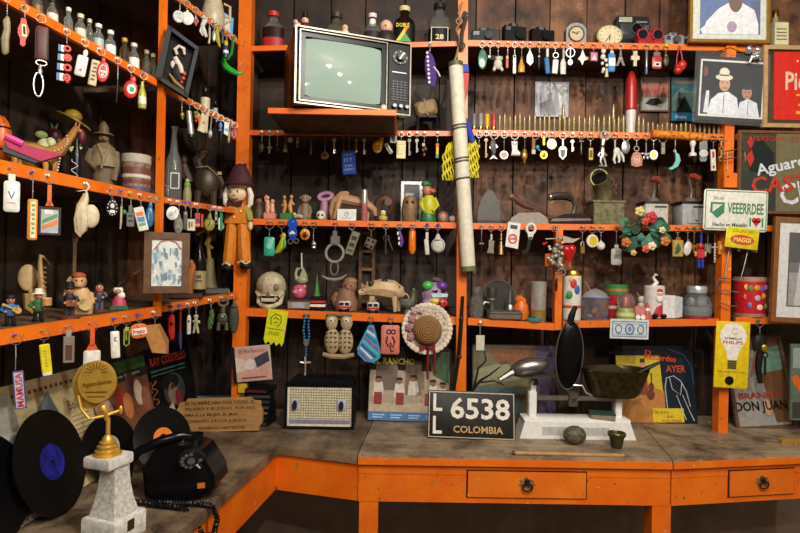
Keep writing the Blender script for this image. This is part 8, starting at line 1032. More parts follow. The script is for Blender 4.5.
# red poster, mirror advert, white mounted photo beyond the post
P = onY(790, 88, -.045); mk('red_poster', 'red poster with cream script in a pale wooden frame', 'picture', P, 0, depth(P)/F, (790, 88), [('frame', wood('pale_frame', '9a7a50', 'b8986a', (60, 60, 60), r=.5), frame(762.5, 46, 842, 128, 4, None, 4, 2)), ('mirror_border', c('6a5c48', .15, .8), [Bx(766, 50, 838, 124, .6, 1)]), ('poster', c('c81c10', .45), [Bx(774, 52, 832, 120, -.2, .5)]), ('script', c('d8b89c', .45), [Ro('d', 0, (800, 80), [Tb('Pielroja', 812, 84, 54, 24, -.6, .03)])]), ('small_print', c('d8a020'), [Bx(796, 94, 830, 96, -.5, -.25), Bx(798, 104, 828, 106, -.5, -.25), Bx(796, 111, 830, 114, -.5, -.25)]), ('speck', c('e8d0c0'), [Di(797, 61, .9, -.5, -.25, seg=10)])])
P = onY(757, 55, -.07); mk('foil_bow', 'crumpled silver foil bow at the corner of the red poster', 'bow', P, 0, depth(P)/F, (765, 50), [('foil', c('c8ccd0', .2, .8), [El(762+5*math.sin(i*2.2), 48+4*math.cos(i*1.7), 3.6, 3, 2.4, math.sin(i*3)*2) for i in range(8)]), ('tail', c('b8bcc0', .2, .8), [Tu([(760, 52, 0), (757.6, 58, 0)], [2, 1]), Tu([(766, 50, -1), (768, 56, -1)], [1.6, .8])])])
P = onY(790, 172, -.04); mk('mirror_advert', 'brown framed mirror advert painted with Aguardiente in white and red letters', 'sign', P, 0, depth(P)/F, (790, 172), [('frame', c('6a4024', .45), frame(738, 131, 850, 214, 2.6, None, 3, 2)), ('mirror', c('4c4a3e', .12, .5), [Bx(740, 133, 848, 212, .2, .8)]),
   ('tinted_panel', [c('1c2424', .3), c('6a6448', .3), c('2a3430', .3)], [Po([(749, 143), (762, 140), (774, 154), (774, 212), (750, 212)], -.1, .15), Bx(776, 134, 848, 212, -.1, .15), Po([(741, 170), (775, 176), (775, 212), (741, 212)], -.25, -.12)]), ('red_figures', c('a82c20', .4), [Po([(746, 143), (750, 136), (753, 144), (750, 150)], -.5, -.2), Po([(745, 158), (751, 150), (754, 160), (750, 168)], -.5, -.2)]), ('script', c('c8ccd4', .4), [Ro('d', -13, (780, 160), [Tb('Aguardiente', 796, 167, 84, 15, -.5, .04)]), Ro('d', -12, (790, 200), [Tb('Club', 806, 194, 50, 22, -.5, .05)])][:2]), ('red_letters', c('b03420', .4), [Ro('d', -4, (780, 182), [Tb('CASTILLO', 803, 184, 104, 17, -.65, .05)])]), ('red_line', c('a82c24', .4), [Tx('PERSONA LES DAMOS', 790, 139, 75, 5, -.4)])])
P = onY(800, 270, -.045); mk('mounted_photo', 'black and white photograph in wide white mount and brown frame', 'picture', P, 0, depth(P)/F, (800, 270), [('frame', wood('brown_frame', '6a3f1c', '8a5a2c', (60, 60, 60), r=.45), [Ro('d', 2, (775, 270), frame(772, 217, 856, 322, 5, None, 4, 2))]), ('mount', c('d0d0d0', .5), [Ro('d', 2, (775, 270), [Bx(776, 221, 852, 318, .2, 1)])]), ('print', [c('1c1c1e'), c('8a8a8a'), c('b8b8b8'), c('4a4a4a')], [Ro('d', 2, (775, 270), [Bx(788, 232, 842, 306, -.2, .15)]), Ro('d', 2, (775, 270), [Bx(789, 270, 842, 305, -.4, -.21)]), Ro('d', 2, (775, 270), [Po([(795, 305), (799, 262), (806, 250), (814, 270), (812, 305)], -.55, -.41)]), Ro('d', 2, (775, 270), [Bx(789, 262, 842, 272, -.5, -.41)])]), ('glass_pane', film('ffffff', .05), [Ro('d', 2, (775, 270), [Bx(776, 221, 852, 318, -1.4, -1.3)])])])

# ================================================================== things on the counter
VINYL = c('0c0c0d', .28, v=.1)
m_, nt, bs = new_mat('vinyl_grooves'); bs.inputs['Specular IOR Level'].default_value = .25; bs.inputs['Base Color'].default_value = lin('070708'); bs.inputs['Roughness'].default_value = .3
w_ = nt.nodes.new('ShaderNodeTexWave'); w_.wave_type = 'RINGS'; w_.rings_direction = 'Y'; w_.inputs['Scale'].default_value = 220; nt.links.new(coords(nt, 1), w_.inputs['Vector']); bump(nt, bs, w_.outputs['Fac'], .5, .0004); GROOVE = m_
def leaning(name, label, cat, P, rotz, lean, u, parts, o=(50, 100), group=None):
    return mk(name, label, cat, P, (radians(-lean), 0, rotz), u, o, parts, group)
LP = .00315                                   # a 31.5 cm sleeve drawn on a 100 unit square
# ---- record sleeves against the left wall
P = onZ(8, 545, CZ); P = lframe((P-Vector((LX0, 0, 0))).dot(Ld), LB+.13, CZ+.001)
leaning('record_sleeve', 'white record sleeve with a mountain village painting along its foot', 'record sleeve', P, LROT, 20, LP, [('sleeve', c('b8b4a8', .5), [Bx(0, 0, 100, 100, -.6, .6)]), ('cover_print', [c('5a3a2c'), c('7a5434'), c('34404c'), c('9a6a34'), c('34241c'), c('1c1814')], [Bx(3, 50, 97, 95, -.75, -.62), Po([(3, 70), (30, 56), (55, 66), (97, 52), (97, 80), (3, 88)], -.9, -.76), Po([(3, 52), (40, 50), (20, 66), (3, 70)], -.9, -.77), Po([(50, 92), (66, 64), (80, 92)], -1.0, -.91), Po([(3, 84), (50, 80), (60, 95), (3, 95)], -1.0, -.92), Di(78, 14, 7, -.9, -.62)])], o=(50, 100))
P = onZ(50, 519, CZ); s0 = (P-Vector((LX0, 0, 0))).dot(Ld); P = lframe(s0, LB+.11, CZ+.001)
leaning('record_sleeve', 'large cream record sleeve with grey blue photo triangle and brown script', 'record sleeve', P, LROT, 18, LP*1.04, [('sleeve', c('cdb98a', .5), [Bx(0, 0, 100, 100, -.6, .6)]), ('photo', [c('7a8486'), c('59676c')], [Po([(8, 50), (52, 12), (68, 60), (40, 78)], -.75, -.62), Po([(30, 62), (52, 16), (66, 56)], -.85, -.76)]), ('decorative_band', c('7a3a34'), [Bx(2+i*6, 8, 5+i*6, 11, -.75, -.62) for i in range(16)]), ('decorative_band', c('7a3a34'), [Bx(2+i*6, 88, 5+i*6, 91, -.75, -.62) for i in range(16)]), ('script', c('6a2c20'), [Tx('Bolero', 82, 30, 24, 9, -.75)]), ('small_print', c('8a7a54'), [Bx(72, 40+i*4, 94, 41+i*4, -.75, -.62) for i in range(8)])], o=(4, 100))
P = onL(136, 420, LB+.085); P.z = CZ+.001
leaning('record_sleeve', 'record sleeve with green title strip and crowded market photo', 'record sleeve', P, LROT, 14, LP, [('sleeve', c('2a2624', .5), [Bx(0, 0, 100, 100, -.6, .6)]), ('title_strip', c('2c5a24'), [Bx(1, 2, 99, 14, -.75, -.62)]), ('lettering', c('b8c0b0'), [Tx('una Nueva Lejana', 46, 18.6, 80, 4, -.75), Bx(80, 4, 90, 12, -.9, -.76)][:1]), ('photo', [c('7a4a34'), c('b8907c'), c('c8a08c'), c('8a5a48'), c('a83a28'), c('c87c48'), c('5a3a34'), c('d0b49c'), c('94604c')], [Bx(2, 24, 98, 98, -.75, -.62)]+[Di(10+i*11, 40+12*math.sin(i*2.1), 8, -.85-.01*i, -.76, 14) for i in range(8)])])
P = onL(178, 420, LB+.075); P.z = CZ+.001
leaning('record_sleeve', 'black record sleeve with red title and portrait in orange patterned border', 'record sleeve', P, LROT-.06, 12, LP*1.02, [('sleeve', c('141214', .45), [Bx(0, 0, 100, 100, -.6, .6)]), ('title', c('a82c1c'), [Tb('RAY COSTELLO', 54, 16, 74, 10, -.75, .04)]), ('subtitle', c('3a6a68'), [Bx(16, 26, 86, 28, -.75, -.62), Bx(16, 31, 86, 32.5, -.75, -.62)]), ('border', c('a86424'), [Tu([(8+6*math.sin(i*1.7), 36+i*2.6, -.8) for i in range(23)], .8, 5), Tu([(18+5*math.cos(i*1.3), 38+i*2.4, -.8) for i in range(12)], .7, 5)]), ('portrait', [c('3a4440'), c('8a6a58'), c('b8aca0'), c('9a928c'), c('7a2a2c'), c('1c1c1c')], [Di(56, 54, 22, -.75, -.62, 20), Di(52, 58, 10, -.9, -.76, 13), Po([(30, 100), (36, 74), (48, 68), (56, 100)], -.95, -.76), Po([(56, 100), (64, 70), (80, 78), (84, 100)], -.95, -.77), Di(62, 66, 8, -.98, -.9, 11), Di(50, 44, 18, -.9, -.77, 9)]), ('green_corner', c('7a9a2c'), [Po([(30, 96), (40, 90), (40, 99)], -1.1, -.96)])])
# ---- loose records
def record(P, r, rotz, lean, lab, label, hole=.1, off=0):
    u = r/50
    leaning('vinyl_record', label, 'record', P, rotz, lean, u, [('disc', GROOVE, [Di(50, 50, 50, -.5, .5, seg=48)]), ('paper_label', lab, [Di(50, 50, 17, -.75, .75, seg=28)]), ('spindle_hole', c('080808'), [Di(50, 50, 1.6 if hole < .2 else 7, -.85, .85, seg=16)])], o=(50, 100))
record(onZ(66, 513, CZ)+Vector((0, 0, .001)), .132, LROT+.1, 17, c('1c24a0', .4, v=.4), 'large vinyl record with royal blue label leaning on the cream sleeve')
record(onZ(117, 478, CZ)+Vector((0, 0, .001)), .093, LROT-.25, 18, c('b8b0a0', .5), 'small vinyl single with pale label behind the gold trophy')
record(lframe((onZ(-22, 552, CZ)-Vector((LX0, 0, 0))).dot(Ld), LB+.165, CZ+.001), .135, LROT-.1, 22, c('8a2c20', .4), 'vinyl record cut off beside the village painting sleeve')
record(onZ(172, 470, CZ)+Vector((-.01, .0, .001)), .096, LROT-.5, 20, c('e07c1c', .45), 'vinyl single with orange label and wide hole propped behind the telephone', .3)
# ---- trophy
MARB = c('d0cec8', .4, v=.22, sc=60); TG = c('dcb04e', .38, .6)
tro = onc(113.5, 536, 'trophy', 'gold disc trophy on a white marble obelisk pedestal', 'trophy', [
 ('base', MARB, [La(114, [(31, 541), (31.5, 540), (31.5, 518), (30, 516)], 0, 4)], [('plaque', c('6a5a24', .35, .8), [Ro('z', 45, (129.7, 525, -15.7), [Bx(125, 519.5, 134.5, 531, -16.3, -15.4)])])]),
 ('pedestal', c('c4c2ba', .5, v=.28, sc=110), [La(113.5, [(24, 517), (23, 512), (19, 500), (16, 486), (14.4, 470), (14.6, 463)], 0, 4)]), ('top_slab', MARB, [La(107.5, [(23, 463), (24, 461), (24, 453), (23, 451.5)], 0, 4)]),
 ('cone', TG, [La(106, [(14.5, 453), (14.5, 450), (12, 449.5), (12.4, 446), (10, 445), (10.4, 441.5), (8, 440.5), (8.4, 437.5), (6, 436), (5.4, 433), (2.4, 430), (2.2, 412)], 0, 22)]),
 ('stem', TG, [Tu([(104.6, 414, 0), (103.6, 406, 0), (101, 402, 0), (100, 398, 0)], [2.6, 3, 4.4, 3]), To(101, 403, 3.6, 1.4)]), ('cross_arm', TG, [Tu([(90, 411, 0), (104, 409, 0), (117, 405, 0)], [1.6, 1.8, 1.6]), El(118, 404.6, 2.2, 5, 2), Tu([(88, 411, 0), (80, 400, 2), (77, 386, 3)], [1.6, 1.6, 1.6])]),
 ('disc', TG, [Ro('z', -18, (97, 373, 0), [Di(95, 372.5, 19.5, -3, 3, 23, seg=40, bev=.04), Di(86, 377, 17, 3.4, 6, 25, seg=36)])], [('raised_lettering', c('d8ac48', .3, 1.0), [Ro('z', -18, (97, 373, 0), [Ro('d', -8, (95, 374), [Tb('Aguardiente', 95.5, 374, 30, 6.4, -3.3, .04)])]), Ro('z', -18, (97, 373, 0), [Bx(84, 382, 106, 383.4, -3.3, -2.8), Bx(86, 387, 104, 388.2, -3.3, -2.8)])]), ('rays', c('8a6420', .35, 1.0), [Ro('z', -18, (97, 373, 0), [Ro('d', a, (95, 363), [Bx(94.7, 351, 95.3, 358, -3.3, -2.9)]) for a in range(-80, 81, 20)])])])], face=True, oy=541); tro.scale = (.92, .92, .92)
# ---- telephone
BK = c('0d0d0f', .18, v=.1)
coil = []; 
def coil_pts(path, pitch, r):
    P = [Vector(p) for p in path]; pts = []; a = 0.0
    for p, q in zip(P, P[1:]):
        t = (q-p).normalized(); n = t.cross(Vector((.3, .2, 1))).normalized(); b = t.cross(n); m = max(1, int((q-p).length/pitch*8))
        for i in range(m):
            a += 2*pi/8; pts.append(tuple(p+(q-p)*(i/m)+n*(r*cos(a))+b*(r*sin(a))))
    return pts
onc(184, 495, 'telephone', 'old black rotary telephone with handset lying across its cradle', 'telephone', [
 ('body', BK, [Po([(152, 497), (149, 470), (160, 452), (184, 446), (205, 452), (219, 474), (221, 486), (214, 493), (196, 500), (170, 501)], -16, 22), Po([(156, 494), (154, 470), (163, 455), (184, 449), (203, 455), (216, 475), (217, 485), (196, 497), (170, 498)], -19, 26)]),
 ('dial', c('1c1c1e', .2), [Ro('z', 20, (197, 457, -18), [Ro('x', 24, (197, 457, -19), [Di(197, 458, 12.5, -23, -18, 11.5, seg=28, bev=.06)])])], [('dial_centre', c('9a9a98', .25, .8), [Ro('z', 20, (197, 457, -18), [Ro('x', 24, (197, 457, -19), [Di(197, 458, 3.6, -24.4, -22.8)])])])]+[('finger_hole', c('6c6c6e', .3), [Ro('z', 20, (197, 457, -18), [Ro('x', 24, (197, 457, -19), [Di(197+8.4*cos(a), 458+7.8*sin(a), 1.7, -23.6, -22.9, seg=12)])])]) for a in [i*pi/6 for i in range(10)]]),
 ('finger_stop', SILVER, [Tu([(203, 464, -20), (207, 467, -21)], .9)]), ('cradle', BK, [Bx(158, 448, 164, 458, -8, 12, 2)]), ('cradle', BK, [Bx(180, 445, 186, 453, -8, 12, 2)]),
 ('handset', BK, [Tu([(133, 466, -16), (144, 454, -12), (162, 446, -6), (180, 443, 4), (192, 447, 12)], [4, 4.4, 4.6, 4.6, 4.2], 12), Tu([(134, 460, -16), (131, 477, -18)], [7, 8.6], 16), Tu([(191, 443, 12), (191, 454, 12)], [7, 8.4], 16)]),
 ('number_card', c('b8641c', .4), [Ro('z', 20, (207, 484, -18), [Bx(203.6, 481, 210.6, 486, -21.5, -20.5)])]),
 ('coiled_cord', c('121214', .3), [Tu(coil_pts([(132, 474, -20), (136, 488, -24), (146, 497.5, -27), (168, 497.5, -28), (190, 497.5, -28), (208, 497.5, -28)], 2.6, 2.1), .95, 5)]),
 ('hanging_cord', c('121214', .3), [Tu(coil_pts([(208, 497.5, -28), (222, 499, -30), (228, 510, -32), (225, 524, -32), (216, 526, -34), (208, 512, -36), (198, 497.5, -38), (180, 497.5, -34), (160, 497.5, -30)], 2.6, 2.1), .95, 5)])], lift=.001, oy=501)
# ---- wooden motto board, papers and discs in the corner
onc(217, 431, 'motto_board', 'scallop cornered wooden board burned with a Spanish motto', 'sign', [('board', wood('motto_wood', '8a6434', 'a87e48', (20, 60, 60), r=.55), [Ro('d', -2.6, (217, 418), [Ro('x', -14, (217, 431, 0), [Po([(178, 403), (184, 402), (186, 399), (250, 399), (252, 402), (260, 403), (260, 408), (262, 412), (262, 424), (259, 428), (259, 432), (178, 432), (176, 427), (174.5, 424), (174.5, 411), (177, 407)], -2, 2)])])]),
  ('burned_lettering', c('3a2210'), [Ro('d', -2.6, (217, 418), [Ro('x', -14, (217, 431, 0), [Tb('EL HOMBRE AMA DOS COSAS: EL', 219, 404, 70, 3.6, -2.2, .05), Tb('PELIGRO Y EL JUEGO. POR ESO', 219, 410, 70, 3.6, -2.2, .05), Tb('AMA A LA MUJER, EL MAS', 210, 416, 54, 3.6, -2.2, .05), Tb('PELIGROSO DE LOS JUEGOS.', 215, 422, 64, 3.6, -2.2, .05), Tb('FEDERICO NIETZSCHE', 222, 428.4, 46, 2.6, -2.2, .05)])])])], lift=.002)
onc(214, 416, 'magazine_pile', 'pale blue magazines lying flat behind the wooden motto board', 'magazine', [('magazine', c('3a7a94', .45), [Ro('z', 8, (214, 414, 0), [Bx(190, 404, 240, 416, -2, 34)])], [('cover', [c('5a9ab4', .45), c('c8c8b8', .5)], [Ro('z', 8, (214, 414, 0), [Bx(190, 403.2, 240, 404, -2, 34)]), Ro('z', 8, (214, 414, 0), [La(220, [(9, 403.2), (9, 402.8)], 14, 18)])])])])
for i in range(7):
    onc(257.5+(i % 3)*.8, 426-0*i, 'disc_case', ['black disc case at the foot of the corner pile', 'second black disc case up in the corner pile', 'third disc case up in the corner pile with grey spine', 'middle disc case of the corner pile with brown spine', 'disc case just above the middle of the corner pile', 'disc case next below the topmost in the corner pile', 'topmost disc case of the corner pile with dark red cover'][i], 'disc case', [('case', c('141416', .2), [Ro('z', (i*37 % 17)-8, (258, 426, 10), [Bx(245.5, 426-(i+1)*5.4+.3, 270, 426-i*5.4, -2, 24, .6)])]), ('spine', c(['3a3a3c', '2c2c30', '6a6a68', '5a4030', '24303a', '3a3a3a', '5a1c1c'][i], .4), [Ro('z', (i*37 % 17)-8, (258, 426, 10), [Bx(247, 426-(i+1)*5.4+1.6, 268, 426-i*5.4-1.4, -2.5, -1.9)])])], 'disc cases piled in the corner')
onc(251, 426, 'compact_disc', 'disc case with a drawn hand and ring on pink, propped on the pile', 'disc case', [('case', c('b8b8b8', .15), [Ro('d', -6, (251, 363), [Bx(232, 346, 270, 381, -1.4, 1.4, .5)])]), ('booklet', [c('c89c8c'), c('d8d0d0'), c('3a3a4c'), c('d8c0b0'), c('8a2c3c')], [Ro('d', -6, (251, 363), [Bx(235, 347, 269.4, 380, -1.7, -1.42)]), Ro('d', -6, (251, 363), [Di(249, 364, 5.4, -1.95, -1.71)]), Ro('d', -6, (251, 363), [Po([(254, 358), (268, 352), (269, 362), (256, 368)], -1.9, -1.71)]), Ro('d', -6, (251, 363), [Po([(235, 356), (247, 361), (246, 369), (235, 372)], -1.9, -1.71)]), Ro('d', -6, (251, 363), [Bx(240, 376.6, 264, 378, -1.9, -1.71)])]), ('spine', c('1c1c20', .3), [Ro('d', -6, (251, 363), [Bx(231.4, 346, 234.8, 381, -1.7, 1.6)])]), ('script', c('7a4a4c'), [Ro('d', -6, (251, 363), [Tx('El Redentor', 252, 350.6, 26, 4, -1.9)])])], lift=0)
onc(240, 426, 'toy_block', 'small yellow plastic block beside the disc pile', 'block', [('block', c('c8a81c', .4), [Bx(236, 384, 245, 394, 2, 12, 1)]), ('stalk', c('5a4a1c', .5), [Bx(238, 394, 243, 426, 4, 10)])])
# ---- table radio
onc(319, 429, 'table_radio', 'black table radio with cream gridded front and two knobs', 'radio', [('case', c('121214', .3), [Po([(285, 430), (287, 384), (292, 380), (350, 380.6), (353, 385), (354, 430)], 2, 30)]), ('front_rim', c('0e0e10', .3), frame(284.4, 384, 354, 430.5, 2.6, None, 5, 3)), ('front_panel', c('e4dec4', .45), [Bx(286.6, 388, 352, 427, .4, 2)])]
  +[('grille_bar', c('a8a080', .5), [Bx(290+i*2.55, 389, 290.7+i*2.55, 419, -.1, .42)]) for i in range(24)]+[('grille_bar', c('a8a080', .5), [Bx(289, 390+i*2.6, 350, 390.7+i*2.6, -.25, .42)]) for i in range(12)]
  +[('tuning_strip', c('8a84a0', .4), [Bx(289, 420.4, 350, 424, -.3, .4)]), ('knob_plate', c('a8a8bc', .4), [Bx(290, 400, 299, 411, -.8, .2, 1)], [('knob', c('26262c', .3), [Di(294.6, 405.6, 2.3, -3, -.8, 4.6)])]), ('knob_plate', c('a8a8bc', .4), [Bx(336.5, 400, 345.5, 411, -.8, .2, 1)], [('knob', c('26262c', .3), [Di(341, 405.6, 2.3, -3, -.8, 4.6)])])], lift=.002)
# ---- albums at the back
def album(px, by, x0, y0, x1, y1, label, parts, lean=9, tilt=0, name='record_sleeve'):
    cx = (x0+x1)/2
    W = lambda pr: [Ro('d', tilt, (cx, by), [Ro('x', -lean, (cx, by, 0), [p])]) [0:2] for p in pr]
    onc(px, by, name, label, 'record sleeve', [(n, m, W(p)) for n, m, p in parts], lift=.002)
album(408.5, 422, 367.5, 348, 449, 422, 'record sleeve with men seated at a ranch cantina under yellow letters', [('sleeve', c('4a3c30', .45), [Bx(367.5, 349, 449, 422, -.8, .8)]), ('print', [c('2c2018'), c('a89880'), c('6a5c4c'), c('b8a890'), c('4a7ab0'), c('7a6450'), c('3a5a34')], [Bx(368, 349.5, 448.5, 372, -1, -.82), Bx(368, 372, 448.5, 413, -1, -.82), Bx(374, 364, 396, 392, -1.1, -1.01), Bx(368, 404, 448.5, 413, -1.1, -1.01), Bx(368, 413, 448.5, 421.5, -1.05, -.82), Bx(404, 362, 420, 396, -1.1, -1.01), Po([(424, 352), (448, 352), (448, 384), (432, 376)], -1.15, -1.02)])]
  +[('seated_man', [c('d0c8bc'), c('8a5a40'), c('2c2420')], [Po([(x-5, y+12), (x-4, y+2), (x+4, y+2), (x+6, y+12), (x+4, y+16), (x-5, y+16)], -1.3, -1.12), Di(x, y, 2.6, -1.4, -1.15, 3), Po([(x-4, y-1.4), (x+4, y-1.4), (x+2, y-4), (x-2, y-4)], -1.45, -1.2)]) for x, y in ((377, 382), (398, 383), (412, 380), (432, 384), (442, 386))]+[('chair', c('8a3028'), [Bx(x-4, 394, x+4, 406, -1.5, -1.3)]) for x in (377, 399, 428)]
  +[('title', c('d8cc28'), [Tb('EL RANCHO', 392, 363, 42, 6.4, -1.2, .05)]), ('lower_caption', c('b8d0dc'), [Bx(372+i*18, 415.6, 384+i*18, 416.6, -1.2, -1.0) for i in range(4)]+[Bx(372+i*18, 418, 382+i*18, 419, -1.2, -1.0) for i in range(4)])], tilt=1)
album(514, 421, 472, 346, 556, 421, 'record sleeve with a bare tree in an autumn landscape behind the scale', [('sleeve', c('3a3428', .5), [Bx(472, 346, 556, 421, -.8, .8)]), ('print', [c('6a6444'), c('7a4a28'), c('8a8a68'), c('4a6468'), c('5a4a6a')], [Bx(473, 347, 555, 420, -1, -.82), Po([(488, 350), (534, 348), (534, 362), (500, 366)], -1.1, -1.01), Po([(474, 372), (506, 362), (520, 380), (474, 388)], -1.1, -1.01), Bx(473, 388, 520, 420, -1.15, -1.02), Bx(536, 347, 555, 420, -1.1, -1.01)]), ('bare_tree', c('1c140e'), [Tu([(472, 392, -1.3), (480, 382, -1.3), (490, 376, -1.3), (500, 368, -1.3)], [1.6, 1.2, .9, .5]), Tu([(474, 388, -1.3), (478, 370, -1.3), (486, 362, -1.3), (484, 352, -1.3)], [1.2, .9, .7, .4]), Tu([(478, 384, -1.3), (494, 382, -1.3), (504, 386, -1.3)], [1, .7, .4])]), ('lettering', c('a8542c'), [Tx('Paisajes', 512, 356, 34, 6, -1.25)])], lean=6)
album(657, 423, 618, 347, 697, 423, 'yellow and black record sleeve titled AYER with a line drawn singer', [('sleeve', c('14181c', .45), [Bx(618, 347, 697.5, 424, -.8, .8)]), ('print', [c('c8b020'), c('b87c38'), c('12202c'), c('d8c020')], [Po([(619, 357), (663, 357), (665, 396), (619, 396)], -1, -.82), Po([(619, 390), (640, 384), (666, 392), (666, 423), (619, 423)], -1.1, -1.01), Bx(665, 360, 697, 423, -1, -.82), Bx(653, 409, 684, 422.5, -1.2, -1.02)]), ('title', c('c83c1c'), [Tb('AYER', 679, 370, 20, 7, -1.25, .06), Ro('d', 6, (665, 359), [Tb('Recuerdos', 664, 359, 32, 6, -1.25, .05)]), Tb('D', 652, 354, 6, 6, -1.25, .06)]), ('label_lettering', c('a84a18'), [Tb('GUSTO', 662, 413, 14, 2.8, -1.4, .05), Tb('DE', 670, 417, 6, 2.4, -1.4, .05), Tb('ANTA\u00d1O', 671, 420.8, 20, 2.4, -1.4, .05)]),
  ('line_drawing', c('c8ccd0'), [Tu([(668, 409, -1.2), (667, 388, -1.2), (669, 379, -1.2), (676, 377, -1.2), (683, 382, -1.2), (688, 392, -1.2), (691, 407, -1.2)], .45, 5), Tu([(672, 378, -1.2), (674, 390, -1.2), (682, 396, -1.2), (684, 384, -1.2)], .4, 5), Tu([(684, 396, -1.2), (690, 412, -1.2), (694, 421, -1.2)], .45, 5), Tu([(678, 396, -1.2), (686, 420, -1.2)], .45, 5)]), ('painted_man', [c('8a3a24'), c('c89068'), c('3a2418'), c('b8581c')], [Po([(641, 396), (642, 372), (649, 372), (650, 396)], -1.25, -1.1), Di(645, 367, 3, -1.3, -1.05, 4), Bx(643, 360, 648, 364, -1.3, -1.05), Po([(634, 398), (636, 380), (640, 374), (641, 398)], -1.25, -1.1)]), ('painted_guitar', c('6a2c14'), [Di(652, 396, 4, -1.4, -1.15, 5), Di(653, 388, 3, -1.4, -1.16, 4), Bx(653, 374, 654.4, 386, -1.4, -1.15)]), ('blue_arc', c('2c5a7c'), [Tu([(672, 350, -1.2), (688, 356, -1.2), (695, 368, -1.2), (696, 386, -1.2)], .5, 5)])], tilt=-.6)
# ---- number plate
onc(471, 439.5, 'number_plate', 'old black number plate with worn white figures 6538 COLOMBIA', 'number plate', [(n, m, [Ro('d', 1.2, (471, 439), [Ro('x', -14, (471, 439.5, 0), p)])]) for n, m, p in [('plate', c('1c1a1a', .45, v=.4), [Bx(427, 393, 515.5, 440, -.9, .9, 2.4)]), ('rim', c('b0a48c', .4, .4), frame(428, 394, 514.5, 439, 1, None, .35, -.85)),
   ('figures', c('dcd8cc', .5), [Tb('6538', 480, 410, 60, 21, -1.15, .035), Tb('L', 437, 405, 9, 17, -1.15, .04), Tb('L', 437, 427, 9, 17, -1.15, .04)]), ('country_lettering', c('b8945c', .5), [Tb('COLOMBIA', 478, 430.5, 50, 7, -1.15, .05)])]], lift=.002)
# ---- grocer's scale with pans
SW = c('e6e6e2', .35, v=.06)
onc(574, 437, 'counter_scale', 'white enamel counter scale with balance beam and two plate arms', 'scale', [('body', SW, [Po([(518, 442), (523, 425), (627, 425), (633, 442)], -8, 16)], [('front_panel', c('b8b8b4', .4), [Bx(540, 430, 606, 438, -8.4, -7.9)])]), ('top_deck', SW, [Bx(522, 422.5, 628, 426, -7, 15, 1)]), ('left_post', SW, [Bx(529, 398, 537, 424, 2, 14, 1), Bx(531, 387, 537, 399, 5, 11, 1)]), ('right_post', SW, [Bx(616, 400, 623, 424, 2, 14, 1), Bx(618, 392, 622, 401, 5, 11, 1)]), ('beam', c('9a968c', .3, .8), [Bx(530, 402, 622, 407, 4, 8, 1)]), ('slider', c('7a766c', .35, .8), [Bx(569, 398, 578, 412, 1, 11, 1)], [('slider_screw', c('5a564c', .35, .8), [Di(573.4, 405, 2, -.6, 1.2, seg=12)])]), ('arm_wire', SILVER, [Tu([(574, 391, 4), (582, 391, 2), (586, 398, 2), (594, 402, 6)], 1)]), ('plate_support', c('4a463f', .4, .7), [La(536, [(4, 392), (3, 386), (10, 384.6)], 8, 14), La(619, [(4, 394), (3, 404)], 8, 14)]), ('left_plate', c('7c7a74', .3, .8), [La(536, [(22, 383), (22.6, 381.6), (20, 383), (4, 386)], 8, 26, .8)])], oy=442)
sc = onZ(574, 437, CZ); su = depth(sc)/F
def on_scale(px, by, h, name, label, cat, parts, back=8):
    P = Vector((sc.x+(px-574)*su, sc.y+back*su, CZ+(442-h)*su)); return mk(name, label, cat, P, 0, su, (px, by), parts)
on_scale(531, 384, 384, 'aluminium_scoop', 'dented aluminium scoop lying on the small scale plate', 'scoop', [('bowl', c('9c9c98', .3, .9), [Ro('d', -12, (530, 374), [El(530, 374, 20, 9, 9, 0, 20, 12)])]), ('handle', c('8c8c88', .3, .9), [Tu([(513, 379, -2), (504, 384, -4), (499, 387, -5)], [4, 3, 2.6])])], 8)
on_scale(619, 403, 402, 'brass_pan', 'large dark brass weighing pan with a folded lip', 'pan', [('pan', c('4c4228', .35, .8, v=.4), [La(617, [(22, 402.5), (26, 398), (33, 378), (34, 375), (32.6, 375.4), (30, 382), (24, 396)], 0, 28, .75)]), ('lip', c('6a6450', .3, .8), [Po([(585, 376), (598, 370), (612, 369), (622, 374), (630, 379), (604, 380)], -14, -12)]), ('spoon', c('26282c', .3, .7), [Tu([(632, 381, -8), (646, 373, -8), (659, 367, -8)], [2, 2.4, 1.4]), El(628, 382, 8, 3, 6, -6)])], 8)
on_scale(602, 420, 422.2, 'green_booklet', 'small green covered booklet lying on the scale deck', 'booklet', [('cover', c('2c4a38', .5), [Ro('z', -10, (602, 418, 0), [Bx(590, 414.5, 614, 415.8, -10, 6)])], ), ('pages', c('8a8068', .6), [Ro('z', -10, (602, 418, 0), [Bx(590.6, 415.8, 613.6, 420, -9.6, 5.6)])])], 2)
onc(574.5, 444, 'stone_egg', 'mottled brown stone egg in front of the scale', 'stone', [('egg', c('5c5444', .55, v=.55, sc=110), [El(574.5, 435, 11.6, 9.2, 9)])], lift=0)
onc(616, 447.5, 'small_cup', 'tiny brass mortar cup in front of the scale', 'cup', [('cup', c('4e4a26', .4, .6), [La(616.5, [(5, 447.5), (5.4, 446), (7.6, 436), (8.8, 435.4), (8.8, 432.6), (7.6, 432.6), (6.6, 436), (4, 445)], 0, 20)]), ('inner_rim', c('7a7448', .35, .7), [To(616.5, 432.8, 8.2, .6, 0, 'z', seg=24)])])
onc(569, 456, 'wooden_rod', 'thin pale wooden rod lying along the table edge', 'stick', [('rod', c('a88250', .5), [Tu([(514, 454.2, 0), (569, 454.6, 0), (624, 455, 0)], 2, 10)]), ('dark_end', c('4a3420', .5), [Tu([(512, 454.2, 0), (515, 454.2, 0)], 2.1, 10)])], lift=.001)
